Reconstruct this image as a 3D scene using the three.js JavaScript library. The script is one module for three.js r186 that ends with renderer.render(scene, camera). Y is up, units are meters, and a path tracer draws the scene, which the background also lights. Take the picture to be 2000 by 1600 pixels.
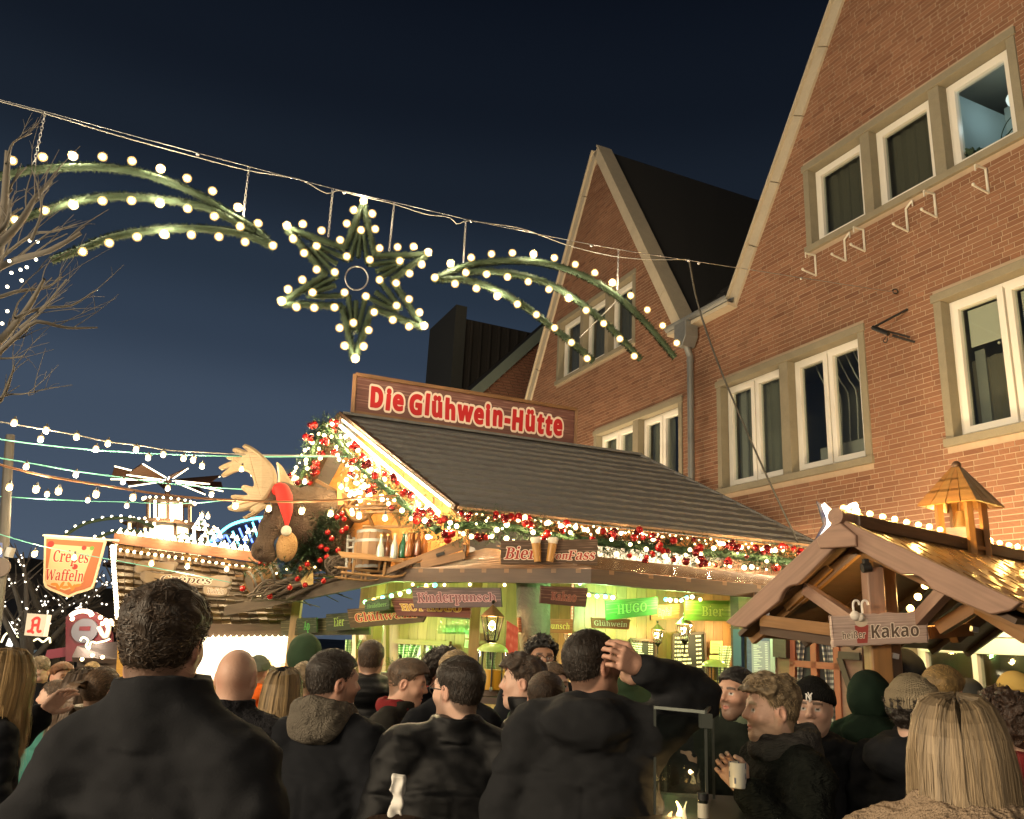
import * as THREE from 'three';
import { mergeGeometries, mergeVertices } from 'three/addons/utils/BufferGeometryUtils.js';
import { RoundedBoxGeometry } from 'three/addons/geometries/RoundedBoxGeometry.js';
import { ImprovedNoise } from 'three/addons/math/ImprovedNoise.js';

// ───────── camera, sky, moon, exposure ─────────
const scene = new THREE.Scene();
const FPX = 1602, EYE = 1.8, PITCH = 15.7 * Math.PI / 180, ROLL = 2.9 * Math.PI / 180;
const camera = new THREE.PerspectiveCamera(2 * Math.atan(800 / FPX) * 180 / Math.PI, 1.25, 0.05, 400);
camera.position.set(0, EYE, 0);
camera.rotation.set(PITCH, 0, ROLL, 'YXZ');
camera.updateMatrixWorld(true);
scene.add(camera);

const renderer = new THREE.WebGLRenderer({ antialias: true });
renderer.toneMapping = THREE.LinearToneMapping;
renderer.toneMappingExposure = 1.0;
renderer.shadowMap.enabled = true;

{ // night sky over a lit town: paler near the rooftops, brighter over the street to the left
  const W = 512, H = 256, d = new Float32Array(W * H * 4);
  const stops = [[0, .058, .08, .116], [14, .038, .055, .084], [19, .0235, .036, .058], [24, .0155, .0245, .0395], [30, .0082, .0125, .0205], [36, .0048, .0074, .013], [46, .0026, .0041, .0082], [90, .0024, .0038, .0076]];
  for (let j = 0; j < H; j++) for (let i = 0; i < W; i++) {
    const el = Math.max(0, ((j + .5) / H - .5) * 180), az = ((i + .5) / W - .5) * 2 * Math.PI;
    let k = 0; while (k < stops.length - 2 && el > stops[k + 1][0]) k++;
    let t = Math.min(1, (el - stops[k][0]) / (stops[k + 1][0] - stops[k][0])); t = t * t * (3 - 2 * t);
    const left = Math.cos(az - Math.atan2(-.75, -.66)), g = 1 + .38 * left * Math.cos(el * Math.PI / 180);
    for (let c = 0; c < 3; c++) d[(j * W + i) * 4 + c] = g * (stops[k][c + 1] + (stops[k + 1][c + 1] - stops[k][c + 1]) * t);
    d[(j * W + i) * 4 + 3] = 1;
  }
  const t = new THREE.DataTexture(d, W, H, THREE.RGBAFormat, THREE.FloatType);
  t.mapping = THREE.EquirectangularReflectionMapping; t.magFilter = THREE.LinearFilter; t.minFilter = THREE.LinearFilter; t.needsUpdate = true;
  scene.background = t; scene.environment = t;
}
const moon = new THREE.DirectionalLight(0xfff0dd, 0.02);
moon.position.set(-20, 40, 30); moon.target.position.set(0, 0, -8); moon.shadow.radius = 20; moon.castShadow = true;
Object.assign(moon.shadow.camera, { left: -30, right: 30, top: 30, bottom: -30, near: 1, far: 120 });
scene.add(moon, moon.target);

// ───────── helpers ─────────
const V = (x, y, z) => new THREE.Vector3(x, y, z);
const lerp = (a, b, t) => a + (b - a) * t, clamp = (x, a, b) => Math.min(b, Math.max(a, x));
const mixv = (a, b, t) => a.clone().lerp(b, t);
let seedState = 7;
const seed = s => { seedState = s | 0; };
const rnd = () => { seedState = (seedState + 0x6d2b79f5) | 0; let t = Math.imul(seedState ^ (seedState >>> 15), 1 | seedState); t = (t + Math.imul(t ^ (t >>> 7), 61 | t)) ^ t; return ((t ^ (t >>> 14)) >>> 0) / 4294967296; };
const rr = (a, b) => a + (b - a) * rnd();
const pick = a => a[Math.floor(rnd() * a.length)];
const noiser = new ImprovedNoise();
const nz = (x, y, z) => noiser.noise(x + 31.7, y + 17.3, z + 5.1);

// places surveyed on the photograph (2000 x 1600) turned into metres at a forward distance, a height or on a plane
const CR = new THREE.Matrix4().extractRotation(camera.matrixWorld), CAM = V(0, EYE, 0);
const ray = (u, v) => V((u - 1000) / FPX, (800 - v) / FPX, -1).applyMatrix4(CR);
const P = (u, v, z) => { const k = ray(u, v); return k.multiplyScalar(z / -k.z).add(CAM); };
const PY = (u, v, y) => { const k = ray(u, v); return k.multiplyScalar((y - EYE) / k.y).add(CAM); };
const PP = (u, v, o, n) => { const k = ray(u, v); return k.multiplyScalar(o.clone().sub(CAM).dot(n) / k.dot(n)).add(CAM); };

const usedNames = new Map();
const numbered = n => { const k = usedNames.get(n) ?? 0; usedNames.set(n, k + 1); return k ? n + '_' + String(k).padStart(3, '0') : n; };
const BASE = new Map();   // where each group stands, so that parts can be given in world places
const baseOf = o => { let b = V(0, 0, 0); for (let p = o; p && p !== scene; p = p.parent) b.add(p.position); return b; };
function tag(o, label, category, group, kind) {
  if (label) o.userData.label = label; if (category) o.userData.category = category;
  if (group) o.userData.group = group; if (kind) o.userData.kind = kind; return o;
}
function thing(name, label, category, base, group) {
  const o = new THREE.Group(); o.name = numbered(name); o.position.copy(base ?? V(0, 0, 0)); scene.add(o);
  return tag(o, label, category, group);
}
function mesh(name, geo, mat, parent, place = true) {      // geometry given in world places
  const o = new THREE.Mesh(geo, mat); o.castShadow = o.receiveShadow = true;
  if (parent && parent !== scene) { o.name = name; if (place) { const b = baseOf(parent); geo.translate(-b.x, -b.y, -b.z); } parent.add(o); }
  else { o.name = numbered(name); scene.add(o); }
  return o;
}
const partNames = new Map();
function part(name, geo, mat, parent) { const k = parent.uuid + name, c = partNames.get(k) ?? 0; partNames.set(k, c + 1); return mesh(c ? name + '_' + String(c).padStart(3, '0') : name, geo, mat, parent); }
function spot(name, geo, mat, parent, at, quat, scale) {   // a shared geometry at a world place
  const k = parent.uuid + name, c = partNames.get(k) ?? 0; partNames.set(k, c + 1);
  const o = new THREE.Mesh(geo, mat); o.castShadow = o.receiveShadow = true; o.name = c ? name + '_' + String(c).padStart(3, '0') : name;
  const b = baseOf(parent); parent.add(o); o.position.copy(at).sub(b);
  if (quat) o.quaternion.copy(quat); if (scale) typeof scale === 'number' ? o.scale.setScalar(scale) : o.scale.copy(scale);
  return o;
}
function structure(name, geo, mat) { const o = mesh(name, geo, mat); o.userData.kind = 'structure'; return o; }
const clean = g => { const r = g.index ? g.toNonIndexed() : g; for (const k of Object.keys(r.attributes)) if (!['position', 'normal', 'uv', 'color'].includes(k)) r.deleteAttribute(k); return r; };
const merge = list => { const l = list.map(clean); const hasC = l.some(g => g.attributes.color); if (hasC) for (const g of l) if (!g.attributes.color) g.setAttribute('color', new THREE.BufferAttribute(new Float32Array(g.attributes.position.count * 3).fill(1), 3)); for (const g of l) if (!g.attributes.uv) g.setAttribute('uv', new THREE.BufferAttribute(new Float32Array(g.attributes.position.count * 2), 2)); return mergeGeometries(l); };
function paint(g, c) { const n = g.attributes.position.count, a = new Float32Array(n * 3); for (let i = 0; i < n; i++) { a[i * 3] = c[0]; a[i * 3 + 1] = c[1]; a[i * 3 + 2] = c[2]; } g.setAttribute('color', new THREE.BufferAttribute(a, 3)); return g; }

// a box between two points: width w (sideways), height h (along up), texture running along it, in metres
function beam(a, b, w, h, up = V(0, 1, 0), r = 0) {
  const d = b.clone().sub(a), L = d.length(), z = d.normalize(), x = up.clone().cross(z).normalize(), y = z.clone().cross(x);
  const g = clean(r ? new RoundedBoxGeometry(w, h, L, 1, r) : new THREE.BoxGeometry(w, h, L));
  const p = g.attributes.position, n = g.attributes.normal, uv = new Float32Array(p.count * 2), o = a.x * 3.1 + a.y * 1.7 + a.z * 2.3;
  for (let i = 0; i < p.count; i++) { const ax = Math.abs(n.getX(i)) > .7, az = Math.abs(n.getZ(i)) > .7; uv[i * 2] = (az ? p.getX(i) : p.getZ(i)) + o; uv[i * 2 + 1] = (ax ? p.getY(i) : az ? p.getY(i) : p.getX(i)) + o * .37; }
  g.setAttribute('uv', new THREE.BufferAttribute(uv, 2));
  g.applyMatrix4(new THREE.Matrix4().makeBasis(x, y, z).setPosition(a.clone().add(b).multiplyScalar(.5)));
  return g;
}
// a flat board with four front corners (top-left, top-right, bottom-right, bottom-left as seen), uv 0..1 on the front or metres
function slab(c, t, metres = false, backUV = true) {
  const [a, b, d, e] = c, n = b.clone().sub(a).cross(e.clone().sub(a)).normalize(); // points away from the viewer for that order
  const k = [a, b, d, e, ...[a, b, d, e].map(q => q.clone().addScaledVector(n, t))];
  const W = a.distanceTo(b), H = a.distanceTo(e), q = metres ? [[0, H], [W, H], [W, 0], [0, 0]] : [[0, 1], [1, 1], [1, 0], [0, 0]];
  const pos = [], uv = [], face = (i, j, l, m, w) => { for (const s of [i, m, l, i, l, j]) { pos.push(k[s].x, k[s].y, k[s].z); } for (const s of [0, 3, 2, 0, 2, 1]) uv.push(...w[s]); };
  const edge = (L) => metres ? [[0, t], [L, t], [L, 0], [0, 0]] : [[0, .02], [1, .02], [1, 0], [0, 0]];
  face(0, 1, 2, 3, q); face(5, 4, 7, 6, q); face(4, 5, 1, 0, edge(W)); face(3, 2, 6, 7, edge(W)); face(4, 0, 3, 7, edge(H)); face(1, 5, 6, 2, edge(H));
  const g = new THREE.BufferGeometry(); g.setAttribute('position', new THREE.Float32BufferAttribute(pos, 3)); g.setAttribute('uv', new THREE.Float32BufferAttribute(uv, 2)); g.computeVertexNormals();
  return g;
}
// prism: outline (Vector2 list) placed on a frame origin o with axes x, y, extruded t along z
function prism(outline, o, x, y, z, t, bevel = 0, holes = []) {
  const s = new THREE.Shape(outline.map(p => p.isVector2 ? p : new THREE.Vector2(p[0], p[1])));
  for (const h of holes) s.holes.push(new THREE.Path(h.map(p => p.isVector2 ? p : new THREE.Vector2(p[0], p[1]))));
  const g = new THREE.ExtrudeGeometry(s, { depth: t, bevelEnabled: bevel > 0, bevelSize: bevel, bevelThickness: bevel, bevelSegments: 1, bevelOffset: -bevel, curveSegments: 10 });
  const M4 = new THREE.Matrix4().makeBasis(x, y, z).setPosition(o); g.applyMatrix4(M4);
  if (M4.determinant() < 0) for (const k of Object.keys(g.attributes)) { const a = g.attributes[k], w = a.itemSize, d = a.array; for (let i = 0; i < a.count; i += 3) for (let c = 0; c < w; c++) { const p = (i + 1) * w + c, q = (i + 2) * w + c, t = d[p]; d[p] = d[q]; d[q] = t; } }
  return g;
}
const tube = (pts, r, seg = 0, rad = 6, closed = false) => new THREE.TubeGeometry(new THREE.CatmullRomCurve3(pts, closed, 'centripetal'), seg || pts.length * 4, r, rad, closed);
function rod(a, b, r, r2 = r, n = 8) { const d = b.clone().sub(a), g = new THREE.CylinderGeometry(r2, r, d.length(), n); g.applyQuaternion(new THREE.Quaternion().setFromUnitVectors(V(0, 1, 0), d.clone().normalize())); return g.translate((a.x + b.x) / 2, (a.y + b.y) / 2, (a.z + b.z) / 2); }
const ball = (c, r, n = 12, sc) => { const g = new THREE.SphereGeometry(r, n, Math.max(6, n * .7 | 0)); if (sc) g.scale(...sc); return g.translate(c.x, c.y, c.z); };
// tapered limb through points with radii
function limb(pts, radii, rad = 6, sub = 3, wob = 0) {
  const c = new THREE.CatmullRomCurve3(pts, false, 'centripetal'), n = Math.max(1, (pts.length - 1) * sub), fr = c.computeFrenetFrames(n, false), pos = [], idx = [], uv = []; let len = 0, last = null;
  for (let i = 0; i <= n; i++) { const t = i / n, p = c.getPointAt(t), f = c.getUtoTmapping(t) * (pts.length - 1), k = Math.min(pts.length - 2, Math.floor(f)), r = lerp(radii[k], radii[k + 1], f - k); if (last) len += p.distanceTo(last); last = p;
    for (let j = 0; j <= rad; j++) { const a = j / rad * 2 * Math.PI, w = r * (1 + (wob ? wob * nz(p.x * 9 + Math.cos(a), p.y * 9 + Math.sin(a), p.z * 9) : 0)); const q = p.clone().addScaledVector(fr.normals[i], Math.cos(a) * w).addScaledVector(fr.binormals[i], Math.sin(a) * w); pos.push(q.x, q.y, q.z); uv.push(len, j / rad * r * 6); } }
  for (let i = 0; i < n; i++) for (let j = 0; j < rad; j++) { const a = i * (rad + 1) + j, b = a + rad + 1; idx.push(a, a + 1, b, b, a + 1, b + 1); }
  const g = new THREE.BufferGeometry(); g.setAttribute('position', new THREE.Float32BufferAttribute(pos, 3)); g.setAttribute('uv', new THREE.Float32BufferAttribute(uv, 2)); g.setIndex(idx); g.computeVertexNormals(); return g;
}

// ───────── computed textures and materials ─────────
function canvas(w, h, draw) { const c = document.createElement('canvas'); c.width = w; c.height = h; draw(c.getContext('2d'), w, h); const t = new THREE.CanvasTexture(c); t.colorSpace = THREE.SRGBColorSpace; t.wrapS = t.wrapT = THREE.RepeatWrapping; return t; }
function field(n, f, srgb = false) { const d = new Uint8Array(n * n * 4); for (let j = 0; j < n; j++) for (let i = 0; i < n; i++) { const v = f(i / n, j / n), a = Array.isArray(v) ? v : [v, v, v]; for (let c = 0; c < 3; c++) d[(j * n + i) * 4 + c] = clamp(a[c], 0, 1) * 255; d[(j * n + i) * 4 + 3] = 255; } const t = new THREE.DataTexture(d, n, n); t.magFilter = t.minFilter = THREE.LinearFilter; t.wrapS = t.wrapT = THREE.RepeatWrapping; if (srgb) t.colorSpace = THREE.SRGBColorSpace; t.needsUpdate = true; return t; }
const tnoise = (u, v, f, s = 0) => { const a = u * 2 * Math.PI, b = v * 2 * Math.PI, k = f / (2 * Math.PI); return nz(Math.cos(a) * k + s, Math.sin(a) * k + Math.cos(b) * k * .93, Math.sin(b) * k - s); };
const tn2 = (u, v, fu, fv, s = 0) => { const a = u * 2 * Math.PI, b = v * 2 * Math.PI, k = fu / (2 * Math.PI), l = fv / (2 * Math.PI); return nz(Math.cos(a) * k + s, Math.sin(a) * k + Math.cos(b) * l, Math.sin(b) * l - s); };
const tfbm = (u, v, f, s = 0) => tnoise(u, v, f, s) * .55 + tnoise(u, v, f * 2.1, s + 3) * .28 + tnoise(u, v, f * 4.3, s + 7) * .17;
const rep = (t, x, y = x) => { const c = t.clone(); c.repeat.set(x, y); c.needsUpdate = true; return c; };
const T = {};
T.grain = field(256, (u, v) => .5 + .5 * tfbm(u, v, 9));
T.mottle = field(256, (u, v) => { const n = .5 + .5 * tfbm(u, v, 4, 2), f = .5 + .5 * tnoise(u, v, 40, 5); return [.72 + .28 * n + .1 * f - .08, .72 + .28 * n + .1 * f - .08, .72 + .28 * n + .1 * f - .08]; });
T.wood = field(512, (u, v) => { const w = tfbm(u, v, 2, 4) * .1, g = .5 + .5 * Math.sin((v + w) * 2 * Math.PI * 14 + 3 * tnoise(u, v, 3, 1)), f = .5 + .5 * tn2(u, v, 5, 70, 9); const k = .66 + .09 * g + .26 * f + .16 * tfbm(u, v, 4, 8); return [k, k * .98, k * .95]; });
T.fleece = field(256, (u, v) => .5 + .5 * tfbm(u, v, 34, 3));
T.weave = field(128, (u, v) => .5 + .25 * Math.sin(u * 2 * Math.PI * 32) * Math.sin(v * 2 * Math.PI * 32) + .25 * tnoise(u, v, 20));
T.knit = field(128, (u, v) => .5 + .5 * Math.sin(u * 2 * Math.PI * 16) * (.8 + .2 * Math.sin(v * 2 * Math.PI * 24)));
T.fur = field(256, (u, v) => .5 + .5 * (tn2(u, v, 50, 16, 2) * .7 + tnoise(u, v, 14, 6) * .5));
const mat = (c, rough = .8, o = {}) => new THREE.MeshStandardMaterial({ color: Array.isArray(c) ? new THREE.Color().setRGB(...c) : c, roughness: rough, ...o });
const wood = (c, rough = .6, k = .9, o = {}) => mat(c, rough, { map: rep(T.wood, k, k), bumpMap: rep(T.wood, k, k), bumpScale: .004, ...o });
const glow = (c, i, base) => mat(base ?? [.9, .85, .7], .3, { emissive: new THREE.Color().setRGB(...c), emissiveIntensity: i });
const M = {
  zinc: mat([.30, .31, .30], .5, { metalness: .45, map: rep(T.mottle, 2) }), steel: mat([.5, .5, .5], .35, { metalness: .9 }), black: mat([.012, .012, .012], .5), cable: mat([.05, .05, .045], .6),
  stone: mat([.34, .30, .21], .88, { map: rep(T.mottle, 1.5), bumpMap: rep(T.grain, 3), bumpScale: .004 }),
  cope: mat([.66, .57, .42], .85, { map: rep(T.mottle, .7), bumpMap: rep(T.grain, 2), bumpScale: .006 }),
  pvc: mat([.84, .81, .73], .35), mortar: mat([.56, .42, .29], .95, { map: rep(T.mottle, .5), bumpMap: rep(T.grain, 6), bumpScale: .003 }),
  pane: new THREE.MeshPhysicalMaterial({ color: new THREE.Color(.86, .9, .88), roughness: .03, transmission: 1, thickness: 0, ior: 1.5 }),
};
function light(c, i, at, r = 1.5) { const l = new THREE.PointLight(new THREE.Color().setRGB(...c), i); l.position.copy(at); l.shadow.radius = r; l.castShadow = true; scene.add(l); return l; }
const WARM = [1, .66, .34], WARMW = [1, .8, .54], ADDED_FEST = 48, ADDED_REAR = 10;
// ───────── smooth solids: a distance field meshed as one continuous surface (surface nets) ─────────
const smin = (a, b, k) => { const h = Math.max(k - Math.abs(a - b), 0) / k; return Math.min(a, b) - h * h * k * .25; };
const smax = (a, b, k) => -smin(-a, -b, k);
const capsule = (ax, ay, az, bx, by, bz, r0, r1) => { const dx = bx - ax, dy = by - ay, dz = bz - az, L = dx * dx + dy * dy + dz * dz || 1e-9; return (x, y, z) => { let t = ((x - ax) * dx + (y - ay) * dy + (z - az) * dz) / L; t = t < 0 ? 0 : t > 1 ? 1 : t; return Math.hypot(x - ax - dx * t, y - ay - dy * t, z - az - dz * t) - (r0 + (r1 - r0) * t); }; };
const ellip = (cx, cy, cz, rx, ry, rz) => (x, y, z) => { const a = (x - cx) / rx, b = (y - cy) / ry, c = (z - cz) / rz, k = Math.hypot(a, b, c), g = Math.hypot(a / rx, b / ry, c / rz); return g < 1e-9 ? -Math.min(rx, ry, rz) : k * (k - 1) / g; };
function netSDF(f, lo, hi, h, colour, uvScale = 1) {
  const nx = Math.ceil((hi[0] - lo[0]) / h) + 1, ny = Math.ceil((hi[1] - lo[1]) / h) + 1, nzz = Math.ceil((hi[2] - lo[2]) / h) + 1, v = new Float32Array(nx * ny * nzz), S = nx * ny;
  const B = 4, far = B * h * 1.15 + .03; // blocks far from the surface are filled from one sample
  for (let kb = 0; kb < nzz; kb += B) for (let jb = 0; jb < ny; jb += B) for (let lb = 0; lb < nx; lb += B) {
    const c = f(lo[0] + (lb + 1.5) * h, lo[1] + (jb + 1.5) * h, lo[2] + (kb + 1.5) * h), skip = Math.abs(c) > far;
    for (let k = kb; k < Math.min(kb + B, nzz); k++) for (let j = jb; j < Math.min(jb + B, ny); j++) for (let l = lb; l < Math.min(lb + B, nx); l++) v[l + j * nx + k * S] = skip ? c : f(lo[0] + l * h, lo[1] + j * h, lo[2] + k * h);
  }
  const id = new Int32Array(v.length).fill(-1), pos = [], idx = [], co = [0, 1, nx, nx + 1, S, S + 1, S + nx, S + nx + 1], ed = [[0, 1], [2, 3], [4, 5], [6, 7], [0, 2], [1, 3], [4, 6], [5, 7], [0, 4], [1, 5], [2, 6], [3, 7]];
  for (let k = 0; k < nzz - 1; k++) for (let j = 0; j < ny - 1; j++) for (let l = 0; l < nx - 1; l++) {
    const i = l + j * nx + k * S; let m = 0; for (let c = 0; c < 8; c++) if (v[i + co[c]] < 0) m |= 1 << c; if (m === 0 || m === 255) continue;
    let x = 0, y = 0, z = 0, n = 0; for (const [a, b] of ed) { const p = v[i + co[a]], q = v[i + co[b]]; if ((p < 0) === (q < 0)) continue; const t = p / (p - q); x += (a & 1) + ((b & 1) - (a & 1)) * t; y += (a >> 1 & 1) + ((b >> 1 & 1) - (a >> 1 & 1)) * t; z += (a >> 2) + ((b >> 2) - (a >> 2)) * t; n++; }
    id[i] = pos.length / 3; pos.push(lo[0] + (l + x / n) * h, lo[1] + (j + y / n) * h, lo[2] + (k + z / n) * h);
  }
  const quad = (a, b, c, d, flip) => { if (a < 0 || b < 0 || c < 0 || d < 0) return; flip ? idx.push(a, c, b, a, d, c) : idx.push(a, b, c, a, c, d); };
  for (let k = 1; k < nzz - 1; k++) for (let j = 1; j < ny - 1; j++) for (let l = 1; l < nx - 1; l++) {
    const i = l + j * nx + k * S, s = v[i] < 0;
    if (s !== v[i + 1] < 0) quad(id[i - nx - S], id[i - S], id[i], id[i - nx], !s);
    if (s !== v[i + nx] < 0) quad(id[i - 1 - S], id[i - 1], id[i], id[i - S], !s);
    if (s !== v[i + S] < 0) quad(id[i - 1 - nx], id[i - nx], id[i], id[i - 1], !s);
  }
  const nv = pos.length / 3, nor = new Float32Array(nv * 3), uv = new Float32Array(nv * 2), e = h * .6;
  for (let i = 0; i < nv; i++) { const x = pos[i * 3], y = pos[i * 3 + 1], z = pos[i * 3 + 2]; let a = f(x + e, y, z) - f(x - e, y, z), b = f(x, y + e, z) - f(x, y - e, z), c = f(x, y, z + e) - f(x, y, z - e); const L = Math.hypot(a, b, c) || 1; nor[i * 3] = a / L; nor[i * 3 + 1] = b / L; nor[i * 3 + 2] = c / L; uv[i * 2] = (x + z * .7) * uvScale; uv[i * 2 + 1] = (y + z * .35) * uvScale; }
  { let t = 0; const p = i => V(pos[i * 3], pos[i * 3 + 1], pos[i * 3 + 2]); for (let i = 0; i + 2 < idx.length; i += 3 * Math.max(1, idx.length / 900 | 0)) { const a = p(idx[i]), n = p(idx[i + 1]).sub(a).cross(p(idx[i + 2]).sub(a)); t += Math.sign(n.x * nor[idx[i] * 3] + n.y * nor[idx[i] * 3 + 1] + n.z * nor[idx[i] * 3 + 2]); } if (t < 0) for (let i = 0; i < idx.length; i += 3) [idx[i + 1], idx[i + 2]] = [idx[i + 2], idx[i + 1]]; }
  const g = new THREE.BufferGeometry(); g.setAttribute('position', new THREE.Float32BufferAttribute(pos, 3)); g.setAttribute('normal', new THREE.BufferAttribute(nor, 3)); g.setAttribute('uv', new THREE.BufferAttribute(uv, 2)); g.setIndex(idx);
  if (colour) { const col = new Float32Array(nv * 3); for (let i = 0; i < nv; i++) { const c = colour(pos[i * 3], pos[i * 3 + 1], pos[i * 3 + 2], nor[i * 3], nor[i * 3 + 1], nor[i * 3 + 2]); col[i * 3] = c[0]; col[i * 3 + 1] = c[1]; col[i * 3 + 2] = c[2]; } g.setAttribute('color', new THREE.BufferAttribute(col, 3)); }
  return g;
}
// ───────── the brick house with two street gables ─────────
const NF = V(-.91411, 0, .40546), DF = V(-.40546, 0, -.91411), F0 = CAM.clone().addScaledVector(NF, -8).setY(0);   // facade: 8 m off, running away to the left
const FS = (s, y, out = 0) => F0.clone().addScaledVector(DF, s).addScaledVector(NF, out).setY(y);
const IN = NF.clone().negate(), UPV = V(0, 1, 0);
const fbox = (s0, s1, y0, y1, o0, o1, r = 0) => beam(FS(s0, (y0 + y1) / 2, (o0 + o1) / 2), FS(s1, (y0 + y1) / 2, (o0 + o1) / 2), Math.abs(o1 - o0), y1 - y0, UPV, r);

const house = thing('brick_house', 'red brick house with two steep street gables and stone window surrounds', 'building', FS(10, 0));
// openings: [s from, s to, y from, y to]
const OPEN = [[5.98, 3.1, 4.18, 5.81], [9.94, 7.2, 4.18, 5.81], [13.8, 11.06, 4.18, 5.81], [7.88, 4.86, 7.36, 8.56], [15.55, 12.53, 7.42, 8.78], [6.8, 3.9, .7, 2.75], [13.8, 11.0, .7, 2.75]];
const GR = { c: 6.37, w: 3.17, e: 7.12, a: 11.95 }, GL = { c: 14.05, w: 3.0, e: 7.18, a: 12.36 };
{
  const sh = [[2, 0], [17.1, 0], [17.1, GL.e], [GL.c, GL.a], [GL.c - GL.w, GL.e], [GR.c + GR.w, GR.e], [GR.c, GR.a], [GR.c - GR.w, GR.e], [2, GR.e]];
  const holes = OPEN.map(([a, b, c, d]) => [[a + .05, c - .05], [a + .05, d + .05], [b - .05, d + .05], [b - .05, c - .05]]);
  part('wall', prism(sh, FS(0, 0), DF, UPV, IN, .3, 0, holes), M.mortar, house);
  for (const [a, c] of [[17.1, 16.8], [2, 2.3]]) part('side_wall', fbox(a, c, 0, 7, -.31, -8), M.mortar, house);
}
{ // bricks: cut to fit between the edges of the gables and the openings
  seed(11);
  const rows = [], bw = (s, y, g) => y < g.e ? g.w : g.w * (1 - (y - g.e) / (g.a - g.e));
  const box = new THREE.BoxGeometry(1, 1, 1), list = [];
  for (let y = 1.9, k = 0; y < 12.2; y += .0625, k++) {
    const yc = y + .026; let spans = [];
    if (yc < 7.08) spans = [[2.1, 17.05]]; else { for (const g of [GR, GL]) { const w = bw(0, yc, g) - .06; if (w > .1) spans.push([g.c - w, g.c + w]); } }
    for (const [a, b, c, d] of OPEN) if (yc + .03 > c - .1 && yc - .03 < d + .1) spans = spans.flatMap(([p, q]) => [[p, Math.min(q, b - .1)], [Math.max(p, a + .1), q]].filter(([m, n]) => n - m > .03 && !(m >= b - .1 && n <= a + .1)));
    for (const [p, q] of spans) { let s = p, first = true; while (s < q - .02) { let L = rnd() < .36 ? .115 : .24; if (first) { L *= [1, .5, .75][k % 3]; first = false; } if (s + L > q - .04) L = q - s; list.push([s + L / 2, yc, L - .011]); s += L; } }
  }
  for (const b of list) { const p = FS(b[0], b[1]), q = p.clone().applyMatrix4(camera.matrixWorldInverse), inside = Math.abs(q.x / -q.z) < .63 && Math.abs(q.y / -q.z) < .5 && b[1] > 2.6; b.k = inside ? b[2] / q.length() : 0; b.p = p; }
  list.sort((a, b) => b.k - a.k);
  const mats = [[.315, .152, .085], [.29, .136, .075], [.335, .168, .096], [.255, .115, .064], [.325, .162, .094]].map(c => mat(c, .88, { map: rep(T.mottle, 1, .6), bumpMap: rep(T.grain, 1.5, 1), bumpScale: .003 }));
  const white = mat([1, 1, 1], .9, { map: mats[0].map, bumpMap: mats[0].bumpMap, bumpScale: .003 });
  const qf = new THREE.Quaternion().setFromRotationMatrix(new THREE.Matrix4().makeBasis(DF, UPV, IN)), m = new THREE.Matrix4(), rest = list.slice(300);
  for (const b of list.slice(0, 300)) spot('brick', box, mats[Math.floor(rnd() * rnd() * 5)], house, FS(b[0], b[1], -.0105 + rr(-.0015, .0025)), qf, V(b[2], .052, .03));
  const im = new THREE.InstancedMesh(box, white, rest.length), c = new THREE.Color(); im.name = 'brickwork'; im.castShadow = im.receiveShadow = true;
  im.userData.kind = 'stuff'; const b0 = baseOf(house);
  rest.forEach((b, i) => { im.setMatrixAt(i, m.compose(FS(b[0], b[1], -.0105 + rr(-.0015, .0025)).sub(b0), qf, V(b[2], .052, .03))); const k = mats[Math.floor(rnd() * rnd() * 5)].color, f = rr(.86, 1.12) * (1 + .22 * nz(b[0] * .55, b[1] * .55, 3) + .12 * nz(b[0] * 2.2, b[1] * .7, 8)); im.setColorAt(i, c.setRGB(k.r * f, k.g * f, k.b * f)); });
  house.add(im);
}
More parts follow.
